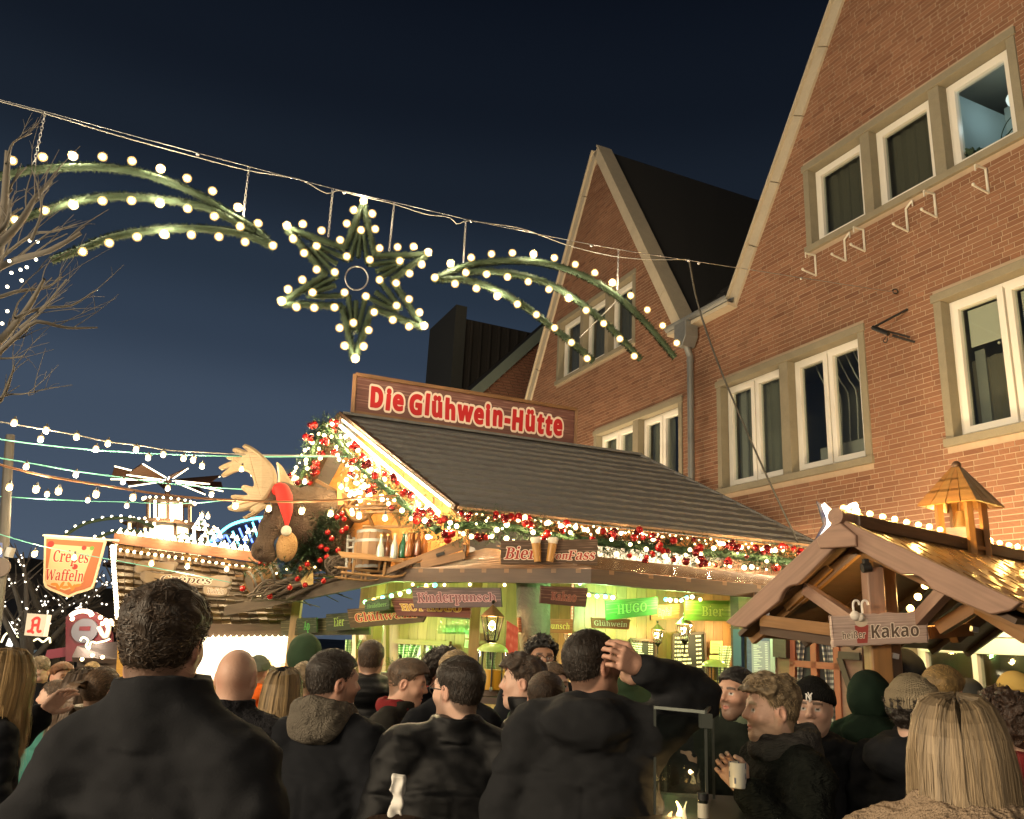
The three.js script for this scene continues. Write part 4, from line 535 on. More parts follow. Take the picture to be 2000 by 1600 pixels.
// ── boards hanging under the canopy ──
{
  const mk = (name, label, fn, q, base, txt, fill, stroke, size = .6, fam = 'serif', ins = 0) => sign(name, label, q.map(p => fn(p[0], p[1])), .02, signCanvas(512, 144, base, (x, w, h) => { if (txt) lettering(x, txt, w / 2, h * .52, h * size, w * .9, fill, stroke, 7, 'bold', fam); }), 'drink boards hanging under the hut canopy');
  const Q = (z) => (u, v) => P(u, v, z), { H1, H2, C1, C2 } = hut.pl;
  mk('drink_board', 'purple brown drink board reading Kinderpunsch', (u, v) => S1(u, v, -.12), [[790, 1145], [964, 1146], [966, 1184], [794, 1187]], '#4a3a3e', 'Kinderpunsch', '#5d3035', '#b98f90', .62);
  mk('drink_board', 'reddish drink board reading HOT HUGO half hidden behind its neighbour', (u, v) => S1(u, v, -.3), [[725, 1164], [886, 1168], [884, 1204], [738, 1200]], '#5e2a20', 'HOT HUGO', '#b08a28', '#e2c98a', .5);
  mk('drink_board', 'curved brown drink board reading Glühwein in red and yellow', (u, v) => S0(u, v, -.35), [[626, 1186], [790, 1176], [772, 1212], [632, 1224]], '#4a3a20', 'Glühwein', '#a8261c', '#dccf8e', .6);
  mk('drink_board', 'small green drink board reading Heidelbeer', (u, v) => S0(u, v, -.2), [[682, 1172], [730, 1164], [730, 1188], [682, 1194]], '#2c4a2c', 'Heidelbeer', '#6fa35a', '#16301a', .5);
  mk('drink_board', 'dark green drink board reading Eierpunsch', (u, v) => S0(u, v, -.4), [[578, 1196], [628, 1192], [628, 1226], [578, 1230]], '#2a3420', 'Eier', '#8fae4e', '#1c2a14', .7);
  mk('drink_board', 'dark drink board with green lettering Apfel at the left canopy end', (u, v) => S0(u, v, -.45), [[515, 1204], [552, 1202], [552, 1232], [515, 1234]], '#26361f', 'Ap', '#4fae4c', '#183018', .8);
  mk('drink_board', 'long olive board under the left canopy edge', (u, v) => S0(u, v, -.55), [[470, 1208], [640, 1196], [640, 1236], [470, 1238]], '#3a3a1e', '', '#888', '#000');
  mk('drink_board', 'bright green drink board reading HUGO', (u, v) => S2(u, v, -.35), [[1226, 1172], [1330, 1164], [1330, 1200], [1228, 1212]], '#3f8a35', 'HUGO', '#7cc862', '#2c6a28', .68);
  mk('drink_board', 'reddish drink board reading Apfel in green letters', (u, v) => S2(u, v, -.42), [[1324, 1182], [1384, 1178], [1382, 1208], [1326, 1212]], '#a8603c', 'Apfel', '#4a9a3a', '#f0e2b0', .66, 'sans-serif');
  mk('drink_board', 'yellow green drink board reading Bier beside the cocoa stall', (u, v) => S2(u, v, -.3), [[1379, 1172], [1486, 1172], [1486, 1214], [1379, 1212]], '#7fa03a', 'Bier', '#b9c860', '#5c7a28', .7);
  mk('drink_board', 'pale board reading Glühwein above the wall lanterns', (u, v) => S2(u, v, -.75), [[1244, 1206], [1324, 1210], [1322, 1232], [1246, 1228]], '#a8694a', 'Glühwein', '#f2e6d2', '#7a4a30', .7);
  mk('drink_board', 'orange drink board reading Wunschpunsch with a painted cup', (u, v) => S2(u, v, -.8), [[1096, 1206], [1212, 1210], [1210, 1240], [1098, 1238]], '#9a4a2a', 'Wunschpunsch', '#e0b060', '#7a2c18', .6);
  mk('drink_board', 'dark red board reading Kakao beside the log pillar', (u, v) => S2(u, v, -.08), [[1066, 1144], [1158, 1148], [1154, 1186], [1064, 1178]], '#4a2a22', 'Kakao', '#7a4034', '#a07060', .62);
  mk('poster', 'tall narrow red and white drink poster left of the log pillar', (u, v) => P(u, v, 7.6), [[990, 1212], [1012, 1226], [1010, 1372], [982, 1384]], '#b04030', '', '#fff', '#fff');
  const chalk = canvas(256, 384, (x, w, h) => { x.fillStyle = '#101410'; x.fillRect(0, 0, w, h); x.fillStyle = '#e6dcc8'; for (let i = 0; i < 11; i++) { const y = 16 + i * 33; let p = 12; while (p < 120) { const l = 8 + rnd() * 26; x.fillRect(p, y + rnd() * 4, l, 14 + rnd() * 5); p += l + 5; } x.fillRect(188, y, 44, 14); x.fillStyle = '#101410'; x.fillRect(205, y, 4, 14); x.fillStyle = '#e6dcc8'; } });
  const cb = (label, q) => { const o = sign('chalkboard', label, q.map(p => H2(p[0], p[1], .04)), .02, chalk, 'chalked price boards in the hut'); for (let i = 0; i < 4; i++) part('frame', beam(H2(...q[i], .05), H2(...q[(i + 1) % 4], .05), .03, .03), W1, o); };
  cb('wide black price board right of the drinker with two chalked columns', [[1310, 1240], [1370, 1236], [1374, 1335], [1308, 1338]]); cb('smaller black price board behind the raised cup', [[1226, 1248], [1276, 1252], [1276, 1305], [1228, 1300]]);
}
// ── lights under the canopy: coloured bulbs, lanterns ──
{
  seed(44); const { H1, H2, C1, C2, in1, in2 } = hut.pl;
  const strip = (label, fn, pts, mats, geo, sc, li) => { const o = thing('bulb_string', label, 'string lights', fn(...pts[0]), 'coloured bulb strings under the hut canopy'); part('wire', tube(pts.map(p => fn(p[0], p[1] - 5)), .005, 20, 4), M.cable, o); pts.forEach((p, i) => { spot('bulb', geo, mats[i % mats.length], o, fn(...p), null, sc); if (li && i % li[0] === 1) light(li[1], li[2], fn(p[0], p[1] + 6), 2); }); };
  const mixed = [bulbTeal, bulbWhite, bulbAmber, bulbGreen];
  strip('row of green, white and amber bulbs left of the HUGO board', (u, v) => S2(u, v, -.25), [[1150, 1155], [1163, 1158], [1180, 1161], [1196, 1163], [1213, 1164], [1228, 1166]], mixed, globe, .8, [3, [.45, 1, .35], 1.1]);
  strip('row of white and amber bulbs above the Apfel board', (u, v) => S2(u, v, -.25), [[1333, 1170], [1342, 1171], [1354, 1172], [1364, 1172], [1375, 1166], [1386, 1165], [1402, 1170]], mixed, globe, .8, [3, [.6, 1, .3], .8]);
  strip('dense row of white bulbs inside the hut behind the HUGO board', (u, v) => H2(u, v, .3), Array.from({ length: 9 }, (_, i) => [1166 + i * 8.5, 1196 - i * 1]), [bulbWhite], globe, .7, [4, [.6, 1, .5], 1.6]);
  strip('yellow green bulb row under the left canopy', (u, v) => S0(u, v, -.5), Array.from({ length: 9 }, (_, i) => [640 + i * 17, 1170 - i * 4.4]), [bulbGreen, bulbAmber, bulbTeal], midBulb, 1, [3, [.6, 1, .22], 1.5]);
  strip('amber bulb row under the middle canopy fascia', (u, v) => S1(u, v, -.05), [[800, 1141], [826, 1142], [862, 1142], [912, 1141], [980, 1142], [1128, 1139]], [bulbWarm], tinyBulb, 1.4);
  light([.5, 1, .28], 5, H1(840, 1215, .7), 4); light([.6, 1, .3], 4, H1(650, 1235, .7), 4); light([.22, 1, .2], 6, H2(1240, 1180, .7), 4); light([1, .75, .35], 3.4, H2(1380, 1240, .6), 3);
  const lant = (label, c, s) => { // six-sided carriage lantern
    const o = thing('wall_lantern', label, 'lantern', c, 'carriage lanterns of the hut'), g = mat([.02, .015, .01], .4, { metalness: .6 });
    for (let i = 0; i < 6; i++) { const a = i / 6 * 6.283, b = (i + 1) / 6 * 6.283, t = (q, r, y) => c.clone().add(V(Math.cos(q) * r * s, y * s, Math.sin(q) * r * s)); part('bar', rod(t(a, .055, -.13), t(a, .1, .08), .006 * s, .006 * s, 5), g, o); part('glass', slab([t(a, .098, .078), t(b, .098, .078), t(b, .053, -.128), t(a, .053, -.128)], .002), M.pane, o); }
    const cone = new THREE.ConeGeometry(.13 * s, .11 * s, 6); part('cap', cone.translate(c.x, c.y + .135 * s, c.z), mat([.25, .13, .06], .4, { metalness: .6 }), o); const fin = new THREE.CylinderGeometry(.055 * s, .015 * s, .06 * s, 8); part('foot', fin.translate(c.x, c.y - .16 * s, c.z), g, o);
    part('knob', ball(c.clone().add(V(0, .21 * s, 0)), .018 * s, 8), g, o); part('stem', rod(c.clone().add(V(0, -.18 * s, 0)), c.clone().add(V(0, -.3 * s, 0)), .01 * s), g, o);
    spot('bulb', globe, glow([1, .7, .35], 14), o, c.clone().add(V(0, .02 * s, 0)), null, s); light([1, .62, .26], 1.5, c.clone().add(V(0, .02 * s, 0)), 2);
  };
  lant('large glowing carriage lantern under the Kinderpunsch board', P(961, 1222, 7.75), 1.0);
  lant('glowing wall lantern between the two black price boards', C2(1372, 1232, -.3), .8); lant('small glowing wall lantern left of the wide price board', H2(1265, 1240, .2), .7); lant('small wall lantern half hidden by the drinking man', H2(1096, 1248, .2), .7); lant('wall lantern at the right end of the hut front', H2(1418, 1236, .2), .7);
}
{ // inside the hut: gingham curtains, hanging glasses, notices, dispensers, greenery
  const { H1, H2, C1, C2 } = hut.pl; seed(45);
  const ging = canvas(64, 64, (x) => { x.fillStyle = '#d8d4b8'; x.fillRect(0, 0, 64, 64); x.fillStyle = 'rgba(40,70,40,.55)'; for (let i = 0; i < 4; i++) { x.fillRect(i * 16, 0, 8, 64); x.fillRect(0, i * 16, 64, 8); } });
  const gm = mat([1, 1, 1], .9, { map: ging, side: THREE.DoubleSide });
  hut.gingham = (name, label, fn, u0, u1, v0, v1, out, folds, m = gm) => { const n = 24, pos = [], uv = [], idx = []; for (let i = 0; i <= n; i++) for (let j = 0; j <= 6; j++) { const t = i / n, s = j / 6, pinch = 1 - .35 * Math.sin(s * 2.4), p = fn(lerp(u0, u1, folds > 0 ? t * pinch : 1 - (1 - t) * pinch), lerp(v0, v1, s), out + .025 * Math.sin(t * 22)); pos.push(p.x, p.y, p.z); uv.push(t * 2.2, s * 4); } for (let i = 0; i < n; i++) for (let j = 0; j < 6; j++) { const a = i * 7 + j; idx.push(a, a + 1, a + 7, a + 7, a + 1, a + 8); } const g = new THREE.BufferGeometry(); g.setAttribute('position', new THREE.Float32BufferAttribute(pos, 3)); g.setAttribute('uv', new THREE.Float32BufferAttribute(uv, 2)); g.setIndex(idx); g.computeVertexNormals(); const o = thing(name, label, 'curtain', fn(u0, v1, out), 'gingham curtains'); part('cloth', g, m, o); return o; };
  hut.gingham('curtain', 'green checked curtain left of the hanging glasses', H1, 783, 828, 1255, 1330, .05, 1); hut.gingham('curtain', 'green checked curtain right of the pink window light', H1, 838, 880, 1256, 1350, .05, -1); hut.gingham('curtain', 'green checked curtain beside the large lantern', H1, 955, 980, 1262, 1310, .05, 1); hut.gingham('curtain', 'narrow checked curtain at the far left window of the hut', H1, 680, 712, 1250, 1300, .05, 1);
  hut.gingham('curtain', 'checked curtain at the right end of the hut back wall', H2, 1398, 1428, 1262, 1340, .05, 1);
  part('window_frame', merge([beam(H1(775, 1253, .06), H1(885, 1258, .06), .05, .06), beam(H1(832, 1256, .06), H1(832, 1350, .06), .04, .05), beam(H1(700, 1225, .06), H1(700, 1330, .06), .06, .06), beam(H1(758, 1215, .06), H1(758, 1340, .06), .08, .08)]), W3, hut);
  part('window_pane', slab([H1(782, 1258, .03), H1(884, 1261, .03), H1(884, 1345, .03), H1(782, 1340, .03)], .01), glow([.85, .8, .75], .5), hut);
  const glassM = new THREE.MeshPhysicalMaterial({ color: new THREE.Color(.8, .95, .85), roughness: .05, transmission: 1, thickness: 0 });
  const gg = new THREE.LatheGeometry([[.002, 0], [.03, .002], [.034, .05], [.026, .09], [.006, .1], [.006, .16], [.032, .165]].map(p => new THREE.Vector2(...p)), 12);
  const rackO = thing('glass_rack', 'dark rack of upside down stemmed glasses hanging in the hut', 'rack', C1(872, 1205, -.2)); part('rail', merge([beam(C1(845, 1202, -.2), C1(905, 1206, -.2), .22, .03)]), M.black, rackO);
  for (let i = 0; i < 12; i++) { const g = new THREE.Mesh(gg, glassM); const o = thing('stemmed_glass', 'stemmed glass hanging upside down in the ' + (i > 5 ? 'front' : 'rear') + ' row of the dark rack, ' + ['leftmost', 'second from left', 'third from left', 'third from right', 'second from right', 'rightmost'][i % 6], 'glass', C1(850 + (i % 6) * 10, 1204, -.2 + (i > 5 ? .08 : -.04)).add(V(0, -.18, 0)), 'glasses hanging in the rack'); part('bowl', gg.clone().applyMatrix4(new THREE.Matrix4().setPosition(o.position)), glassM, o); }
  const note = (label, f, q, c) => sign('notice', label, q.map(p => f(p[0], p[1], .06)), .004, canvas(64, 64, x => { x.fillStyle = c; x.fillRect(0, 0, 64, 64); x.fillStyle = 'rgba(30,40,30,.5)'; for (let i = 0; i < 6; i++) x.fillRect(8, 10 + i * 8, 30 + (i * 13) % 18, 3); }), 'paper notices on the hut walls');
  note('upper paper notice on the orange post', H1, [[914, 1232], [935, 1234], [935, 1247], [914, 1246]], '#c9d8b0'); note('lower paper notice on the orange post', H1, [[914, 1250], [934, 1252], [933, 1267], [912, 1265]], '#c9d8b0'); note('green framed notice right of the wide price board', H2, [[1382, 1252], [1405, 1252], [1405, 1276], [1381, 1276]], '#9ab06a'); note('lower green notice right of the wide price board', H2, [[1380, 1280], [1403, 1280], [1403, 1294], [1380, 1294]], '#a8bc78');
  const disp = (label, c, juice) => { const o = thing('drink_dispenser', label, 'drink dispenser', c, 'glass drink dispensers on the hut counter'); part('jar', rod(c.clone().add(V(0, .04, 0)), c.clone().add(V(0, .34, 0)), .115, .115, 18), M.pane, o); part('juice', rod(c.clone().add(V(0, .045, 0)), c.clone().add(V(0, .2, 0)), .11, .11, 18), mat(juice, .3), o); const d = new THREE.SphereGeometry(.13, 16, 8, 0, 6.283, 0, 1.5708).scale(1, .55, 1); part('lid', d.translate(c.x, c.y + .34, c.z), mat([.35, .5, .12], .3), o); for (let i = 0; i < 8; i++) { const a = i / 8 * 6.283; part('stave', rod(c.clone().add(V(Math.cos(a) * .118, .03, Math.sin(a) * .118)), c.clone().add(V(Math.cos(a) * .118, .34, Math.sin(a) * .118)), .006), M.black, o); } part('base', rod(c, c.clone().add(V(0, .04, 0)), .13, .12, 18), W1, o); part('tap', rod(c.clone().add(V(0, .06, .12)), c.clone().add(V(0, .05, .18)), .012), M.steel, o); };
  disp('glass dispenser of orange juice left of the tall poster', P(958, 1360, 7.1).setY(1.36), [.75, .36, .03]); disp('glass dispenser on the counter behind the man with the moustache', C2(1383, 1320, .1).setY(1.3), [.4, .3, .05]);
  const shelf = part('shelf', beam(P(925, 1362, 7.12).setY(1.33), P(1000, 1362, 7.05).setY(1.33), .4, .05), W1, hut);
  part('red_panel', slab([P(788, 1330, 7.6), P(880, 1330, 7.4), P(880, 1400, 7.4), P(788, 1400, 7.6)], .06), wood([.35, .03, .025], .5), hut); part('panel_top', beam(P(760, 1318, 7.6), P(890, 1328, 7.35), .3, .05), W1, hut);
  const gr = sprigs([P(770, 1310, 7.6), P(820, 1300, 7.55), P(865, 1312, 7.5)], .09, 260, 0, .07), go = thing('greenery', 'green fir twigs lying on the red counter', 'fir twigs', P(820, 1315, 7.55)); part('twigs', gr, needle[1], go).userData.kind = 'stuff';
}
// ───────── figures and props on the hut canopy: moose, tree, barrels, sledges, bottles ─────────
{
  seed(51);
  // moose bust looking left out of the gable
  const Z = 8.75, o = thing('moose_figure', 'life size brown moose bust with pale antlers and red santa hat on the hut gable', 'moose figure', P(600, 1095, Z));
  const q = (u, v, d = 0) => P(u, v, Z + d), fur = mat([.08, .052, .034], .95, { map: rep(T.mottle, 3), bumpMap: rep(T.fur, 3), bumpScale: .02 });
  const caps = [[q(548, 965, .1), q(528, 1030, -.1), .115, .1], [q(528, 1030, -.1), q(512, 1075, -.2), .1, .088], [q(508, 1078, -.22), q(525, 1085, -.15), .08, .07], [q(550, 975, .15), q(640, 1010, .75), .17, .26], [q(580, 1040, .3), q(650, 1075, .8), .2, .26], [q(610, 985, .5), q(690, 1000, 1.1), .2, .22]].map(([a, b, r, s]) => capsule(a.x, a.y, a.z, b.x, b.y, b.z, r, s));
  const ear = q(520, 985), nos = q(506, 1078, -.3), eye = q(531, 1000, -.05);
  const f = (x, y, z) => { let d = 1e9; for (const c of caps) d = smin(d, c(x, y, z), .09); d = smin(d, ellip(ear.x - .02, ear.y, ear.z, .12, .03, .05)(x, y, z), .03); d = smax(d, -(Math.hypot(x - nos.x, y - nos.y, z - nos.z) - .03), .03); return d + .012 * nz(x * 9, y * 5, z * 9) + .006 * nz(x * 30, y * 12, z * 30); };
  const cs = [q(490, 950), q(700, 1110), q(600, 1000, 1.3), q(505, 1090, -.4)], lo = [0, 1, 2].map(i => Math.min(...cs.map(c => c.getComponent(i))) - .1), hi = [0, 1, 2].map(i => Math.max(...cs.map(c => c.getComponent(i))) + .1);
  part('body', netSDF(f, lo, hi, .022, null, 2), fur, o);
  part('eye', ball(q(527, 1000, -.17), .018, 10), mat([.01, .008, .006], .1), o);
  const antlerM = mat([.32, .24, .145], .7, { map: rep(T.mottle, 2), bumpMap: rep(T.wood, 1.2), bumpScale: .015 });
  const antler = (pts, z, t) => { const O = q(500, 950, z), w = pts.map(([u, v]) => q(u, v, z)); const g = prism(w.map(p => [p.x - O.x, p.y - O.y]), O, V(1, 0, 0), UPV, V(0, 0, 1), t, .022); const p = g.attributes.position; for (let i = 0; i < p.count; i++) { const dx = p.getX(i) - O.x, dy = p.getY(i) - O.y; p.setZ(i, p.getZ(i) + .18 * dx - .5 * dx * dx - .12 * dy); } g.computeVertexNormals(); return g; };
  const smooth = a => { const c = new THREE.CatmullRomCurve3(a.map(([u, v]) => V(u, v, 0)), true, 'centripetal'); return c.getPoints(a.length * 4).slice(0, -1).map(p => [p.x, p.y]); };
  part('antler', antler(smooth([[530, 966], [541, 940], [536, 915], [517, 893], [493, 873], [474, 865], [470, 870], [481, 880], [462, 872], [449, 871], [447, 876], [466, 888], [440, 886], [433, 889], [448, 896], [432, 900], [416, 906], [420, 911], [444, 908], [424, 922], [426, 927], [460, 918], [484, 922], [497, 940], [497, 952], [477, 948], [472, 954], [486, 968], [452, 967], [450, 972], [478, 979], [444, 990], [446, 996], [475, 1000], [500, 993], [515, 985]]), -.08, .05), antlerM, o);
  part('antler', antler(smooth([[535, 960], [545, 945], [543, 915], [542, 904], [550, 910], [562, 930], [572, 942], [573, 955], [560, 968], [545, 968]]), .22, .05), antlerM, o);
  part('antler', antler(smooth([[512, 984], [490, 1000], [500, 1004], [478, 1012], [482, 1016], [508, 1003], [524, 990]]), -.2, .04), antlerM, o);
  const red = mat([.55, .02, .015], .85, { bumpMap: rep(T.fleece, 4), bumpScale: .004 }), whiteF = mat([.7, .66, .55], .95, { bumpMap: rep(T.fleece, 8), bumpScale: .01 });
  part('santa_hat', limb([q(535, 958, -.1), q(548, 956, -.12), q(556, 975, -.17), q(560, 1000, -.2), q(560, 1028, -.22)], [.05, .075, .085, .06, .015], 12, 6), red, o);
  part('hat_pompom', ball(q(559, 1037, -.24), .055, 14), whiteF, o);
  const bd = q(560, 1068, -.12); part('beard', (() => { const g = new THREE.SphereGeometry(1, 24, 18); const p = g.attributes.position; for (let i = 0; i < p.count; i++) { const n = 1 + .06 * Math.sin(Math.atan2(p.getZ(i), p.getX(i)) * 22); p.setXYZ(i, p.getX(i) * .105 * n, p.getY(i) * .16, p.getZ(i) * .1 * n); } g.computeVertexNormals(); return g.translate(bd.x, bd.y, bd.z); })(), mat([.34, .2, .08], .9, { bumpMap: rep(T.fur, 2), bumpScale: .02 }), o);

  // fir tree with red baubles
  const tb = GP(650, 1120, .55), tree = thing('fir_tree', 'leaning fir tree with small red baubles beside the moose', 'fir tree', tb), apex = P(672, 985, -tb.z), ax = apex.clone().sub(tb);
  part('trunk', rod(tb, apex, .035, .01), W1, tree);
  const br = []; for (let i = 0; i < 70; i++) { const t = Math.sqrt(rnd()) , p = mixv(apex, tb, t), a = rr(0, 6.283), L = .1 + .42 * t; br.push(sprigs([p, p.clone().add(V(Math.cos(a) * L * .5, -.03, Math.sin(a) * L * .5)), p.clone().add(V(Math.cos(a) * L, -.12 * t, Math.sin(a) * L))], .05, 26, .25, .09)); }
  part('fir_twigs', merge(br), needle[0], tree).userData.kind = 'stuff';
  for (const [u, v] of [[658, 1010], [668, 1004], [672, 1014], [640, 1040], [668, 1038], [648, 1052], [627, 1068], [638, 1073], [660, 1075], [625, 1095], [638, 1088], [657, 1092], [676, 1032], [586, 1112], [600, 1102], [581, 1131], [566, 1148], [596, 1143], [632, 1135]]) { const b = spot('bauble', baubleGeo, baubleRed, tree, P(u, v, 8.75), null, .03); const k = new THREE.Mesh(capGeo, gold); k.name = 'cap'; b.add(k); }
  for (const [u, v] of [[560, 1112], [615, 1108], [690, 1000], [655, 1120], [540, 1120]]) spot('fairy_light', tinyBulb, bulbWarm, tree, P(u, v, 8.7));

  // barrels built of staves
  const barrel = (label, a, b, R, n = 16) => { const t = thing('wooden_barrel', label, 'barrel', a, 'old barrels on the hut canopy'), d = b.clone().sub(a), L = d.length(), ux = d.clone().normalize(), e = ux.clone().cross(V(.3, .2, 1)).normalize(), f2 = ux.clone().cross(e); const prof = [.86, .97, 1, .97, .86];
    for (let i = 0; i < n; i++) { const a0 = i / n * 6.283, a1 = (i + .94) / n * 6.283, pos = [], idx = [], uv = []; for (let k = 0; k < 5; k++) for (const an of [a0, a1]) for (const rr2 of [1, .9]) { const p = a.clone().addScaledVector(d, k / 4).addScaledVector(e, Math.cos(an) * R * prof[k] * rr2).addScaledVector(f2, Math.sin(an) * R * prof[k] * rr2); pos.push(p.x, p.y, p.z); uv.push(k / 4 * L + i, an * R); } for (let k = 0; k < 4; k++) { const o2 = k * 4; idx.push(o2, o2 + 2, o2 + 4, o2 + 4, o2 + 2, o2 + 6, o2 + 1, o2 + 5, o2 + 3, o2 + 3, o2 + 5, o2 + 7); } const g = new THREE.BufferGeometry(); g.setAttribute('position', new THREE.Float32BufferAttribute(pos, 3)); g.setAttribute('uv', new THREE.Float32BufferAttribute(uv, 2)); g.setIndex(idx); g.computeVertexNormals(); part('stave', g, i % 2 ? W2 : W3, t); }
    for (const k of [.06, .3, .7, .94]) { const r2 = R * lerp(.86, 1, Math.sin(k * Math.PI)) * 1.012, c = a.clone().addScaledVector(d, k), g = new THREE.CylinderGeometry(r2, r2, .03, 24, 1, true).applyQuaternion(new THREE.Quaternion().setFromUnitVectors(UPV, ux)); part('hoop', g.translate(c.x, c.y, c.z), M.zinc, t); }
    part('lid', rod(a.clone().addScaledVector(d, .95), a.clone().addScaledVector(d, .97), R * .84, R * .84, 20), W2, t); part('bottom', rod(a.clone().addScaledVector(d, .03), a.clone().addScaledVector(d, .06), R * .84, R * .84, 20), WGREY, t); return t; };
  barrel('brown oak barrel standing beside the row of bottles', P(728, 1112, 8.5), P(731, 1036, 8.5), .2); barrel('tilted weathered barrel lying at the left canopy end', P(486, 1140, 9.7), P(540, 1120, 9.9), .16);
  // bottles
  const bg = new THREE.LatheGeometry([[0, 0], [.032, 0], [.034, .01], [.034, .1], [.03, .12], [.014, .16], [.013, .2], [.016, .202], [.016, .21], [0, .21]].map(p => new THREE.Vector2(...p)), 14);
  const bm = [[.5, .55, .5, 'clear'], [.16, .05, .015, 'brown'], [.02, .12, .06, 'green'], [.3, .1, .02, 'amber']].map(c => new THREE.MeshPhysicalMaterial({ color: new THREE.Color().setRGB(c[0], c[1], c[2]), roughness: .06, transmission: .35, thickness: 0, clearcoat: 1 }));
  [[741, 0], [754, 1], [768, 0], [785, 2], [797, 3], [805, 3], [815, 1], [827, 3], [790, 0]].forEach(([u, k], i) => { const t = thing('bottle', ['clear bottle at the left end of the bottle row by the barrel', 'brown bottle second from the left in the row by the barrel', 'clear bottle third from the left in the row', 'green bottle in the row beside the barrel', 'amber bottle right of the green one', 'amber bottle fourth from the right end of the row', 'dark brown bottle third from the right in the row', 'amber bottle at the right end of the row', 'clear bottle behind the green bottle'][i], 'bottle', P(u, 1096 - (u - 740) * .13, 8.25 + (i === 8 ? .2 : (i % 2) * .06)), 'bottles in a row on the hut canopy'); const b = new THREE.Mesh(bg, bm[k]); b.name = 'glass_body'; b.scale.setScalar(1.15); b.castShadow = true; t.add(b); const c = new THREE.Mesh(capGeo, gold); c.name = 'crown_cap'; c.scale.set(.085, .085, .085); c.position.y = .16; t.add(c); });
  // rail, crate, sledges, rack, folded star, driftwood
  const rail = tag(mesh('handrail', beam(P(752, 1118, 8.15), P(905, 1056, 8.1), .05, .05), W2), 'dark wooden rail slanting up in front of the bottles', 'rail');
  const crate = thing('wooden_crate', 'wooden crate with a hand hole standing at the hut corner', 'crate', P(862, 1100, 8.1));
  for (const [u0, v0, u1, v1, h] of [[825, 1094, 905, 1066, .07], [822, 1104, 908, 1084, .07]]) part('crate_board', beam(P(u0, v0, 8.1), P(u1, v1, 8.05), .02, h), W2, crate); part('crate_board', beam(P(905, 1084, 8.05), P(925, 1090, 8.5), .02, .2), W1, crate); part('hand_hole', beam(P(852, 1085, 8.06), P(868, 1080, 8.06), .02, .03), M.black, crate);
  const sled = (label, c, s, yaw, tilt) => { const t = thing('wooden_sledge', label, 'sledge', c, 'wooden sledges on the hut canopy'), A = (x, y, z) => V(x * s, y * s, z * s).applyEuler(new THREE.Euler(tilt, yaw, 0, 'YXZ')).add(c); for (const k of [-.17, .17]) { part('runner', limb([A(-.4, .0, k), A(.3, 0, k), A(.44, .05, k), A(.5, .16, k)], [.018 * s, .018 * s, .016 * s, .013 * s], 6, 4), W3, t); for (const x of [-.25, .15]) part('leg', beam(A(x, 0, k), A(x, .18, k), .03 * s, .03 * s, V(1, 0, 0)), W3, t); } for (let i = -2; i <= 2; i++) part('slat', beam(A(-.42, .2, i * .085), A(.4, .2, i * .085), .055 * s, .018 * s), W3, t); };
  sled('small light wooden sledge standing beside the oak barrel', P(722, 1118, 8.2), .75, .35, .25); sled('wooden sledge leaning upside down above the barrel', P(775, 1012, 8.5), .85, -.5, .75); sled('sledge lying on the canopy edge below the rack', P(695, 1131, 8.4), .5, .4, .1);
  const rk = thing('metal_rack', 'old grey metal ladder rack beside the barrel', 'rack', P(682, 1112, 8.5)); part('rail', merge([rod(P(676, 1112, 8.5), P(680, 1046, 8.55), .014)]), M.zinc, rk); part('rail', rod(P(690, 1112, 8.5), P(691, 1050, 8.55), .014), M.zinc, rk); for (let i = 0; i < 4; i++) part('rung', rod(P(677, 1098 - i * 14, 8.5), P(690, 1098 - i * 14, 8.5), .012), M.zinc, rk);
  const sa = P(590, 1146, 8.9), sb = P(608, 1113, 8.9), sc = P(612, 1140, 8.85), fold = thing('paper_star', 'folded pale yellow wooden star leaning on the canopy edge', 'star decoration', sa); part('leaf', prism([[0, 0], [.1, .18], [.12, .03]], sa, V(1, 0, .1).normalize(), UPV, V(-.1, 0, 1).normalize(), .015), wood([.66, .5, .18], .6), fold); part('leaf', prism([[.04, -.01], [.1, .18], [.0, .06]], sa.clone().add(V(-.02, 0, -.03)), V(1, 0, .5).normalize(), UPV, V(-.5, 0, 1).normalize(), .015), wood([.5, .36, .12], .6), fold);
  const dw = thing('driftwood', 'heap of pale bare twigs and driftwood at the left canopy end', 'twigs', P(535, 1160, 9.4)); const tw = []; for (let i = 0; i < 46; i++) { const a = P(rr(478, 560), rr(1148, 1176), 9.4 + rr(-.3, .3)), d = V(rr(.2, .8), rr(-.06, .2), rr(-.3, .3)), m = a.clone().addScaledVector(d, .5).add(V(rr(-.1, .1), rr(.02, .12), rr(-.1, .1))); tw.push(limb([a, m, a.clone().add(d)], [.012, .009, .004], 5, 4, .1)); } for (const [a, b, r] of [[[530, 1150], [622, 1112], .035], [[545, 1160], [600, 1138], .03], [[560, 1168], [700, 1118], .025]]) tw.push(limb([P(...a, 9.2), P((a[0] + b[0]) / 2, (a[1] + b[1]) / 2 - 4, 9.1), P(...b, 9)], [r, r * .9, r * .6], 8, 5, .25)); part('twigs', merge(tw), WGREY, dw).userData.kind = 'stuff';
  for (const [u, v, l] of [[527, 1165, 'single red bauble on the driftwood heap'], [474, 1150, 'red bauble below the tilted barrel'], [510, 1100, 'red bauble under the moose muzzle'], [520, 1102, 'second red bauble under the moose muzzle']]) { const t = thing('bauble', l, 'bauble', P(u, v, 9.2)); const b = new THREE.Mesh(baubleGeo, baubleRed); b.name = 'ball'; b.scale.setScalar(.035); t.add(b); const k = new THREE.Mesh(capGeo, gold); k.name = 'cap'; k.scale.setScalar(.035); t.add(k); }
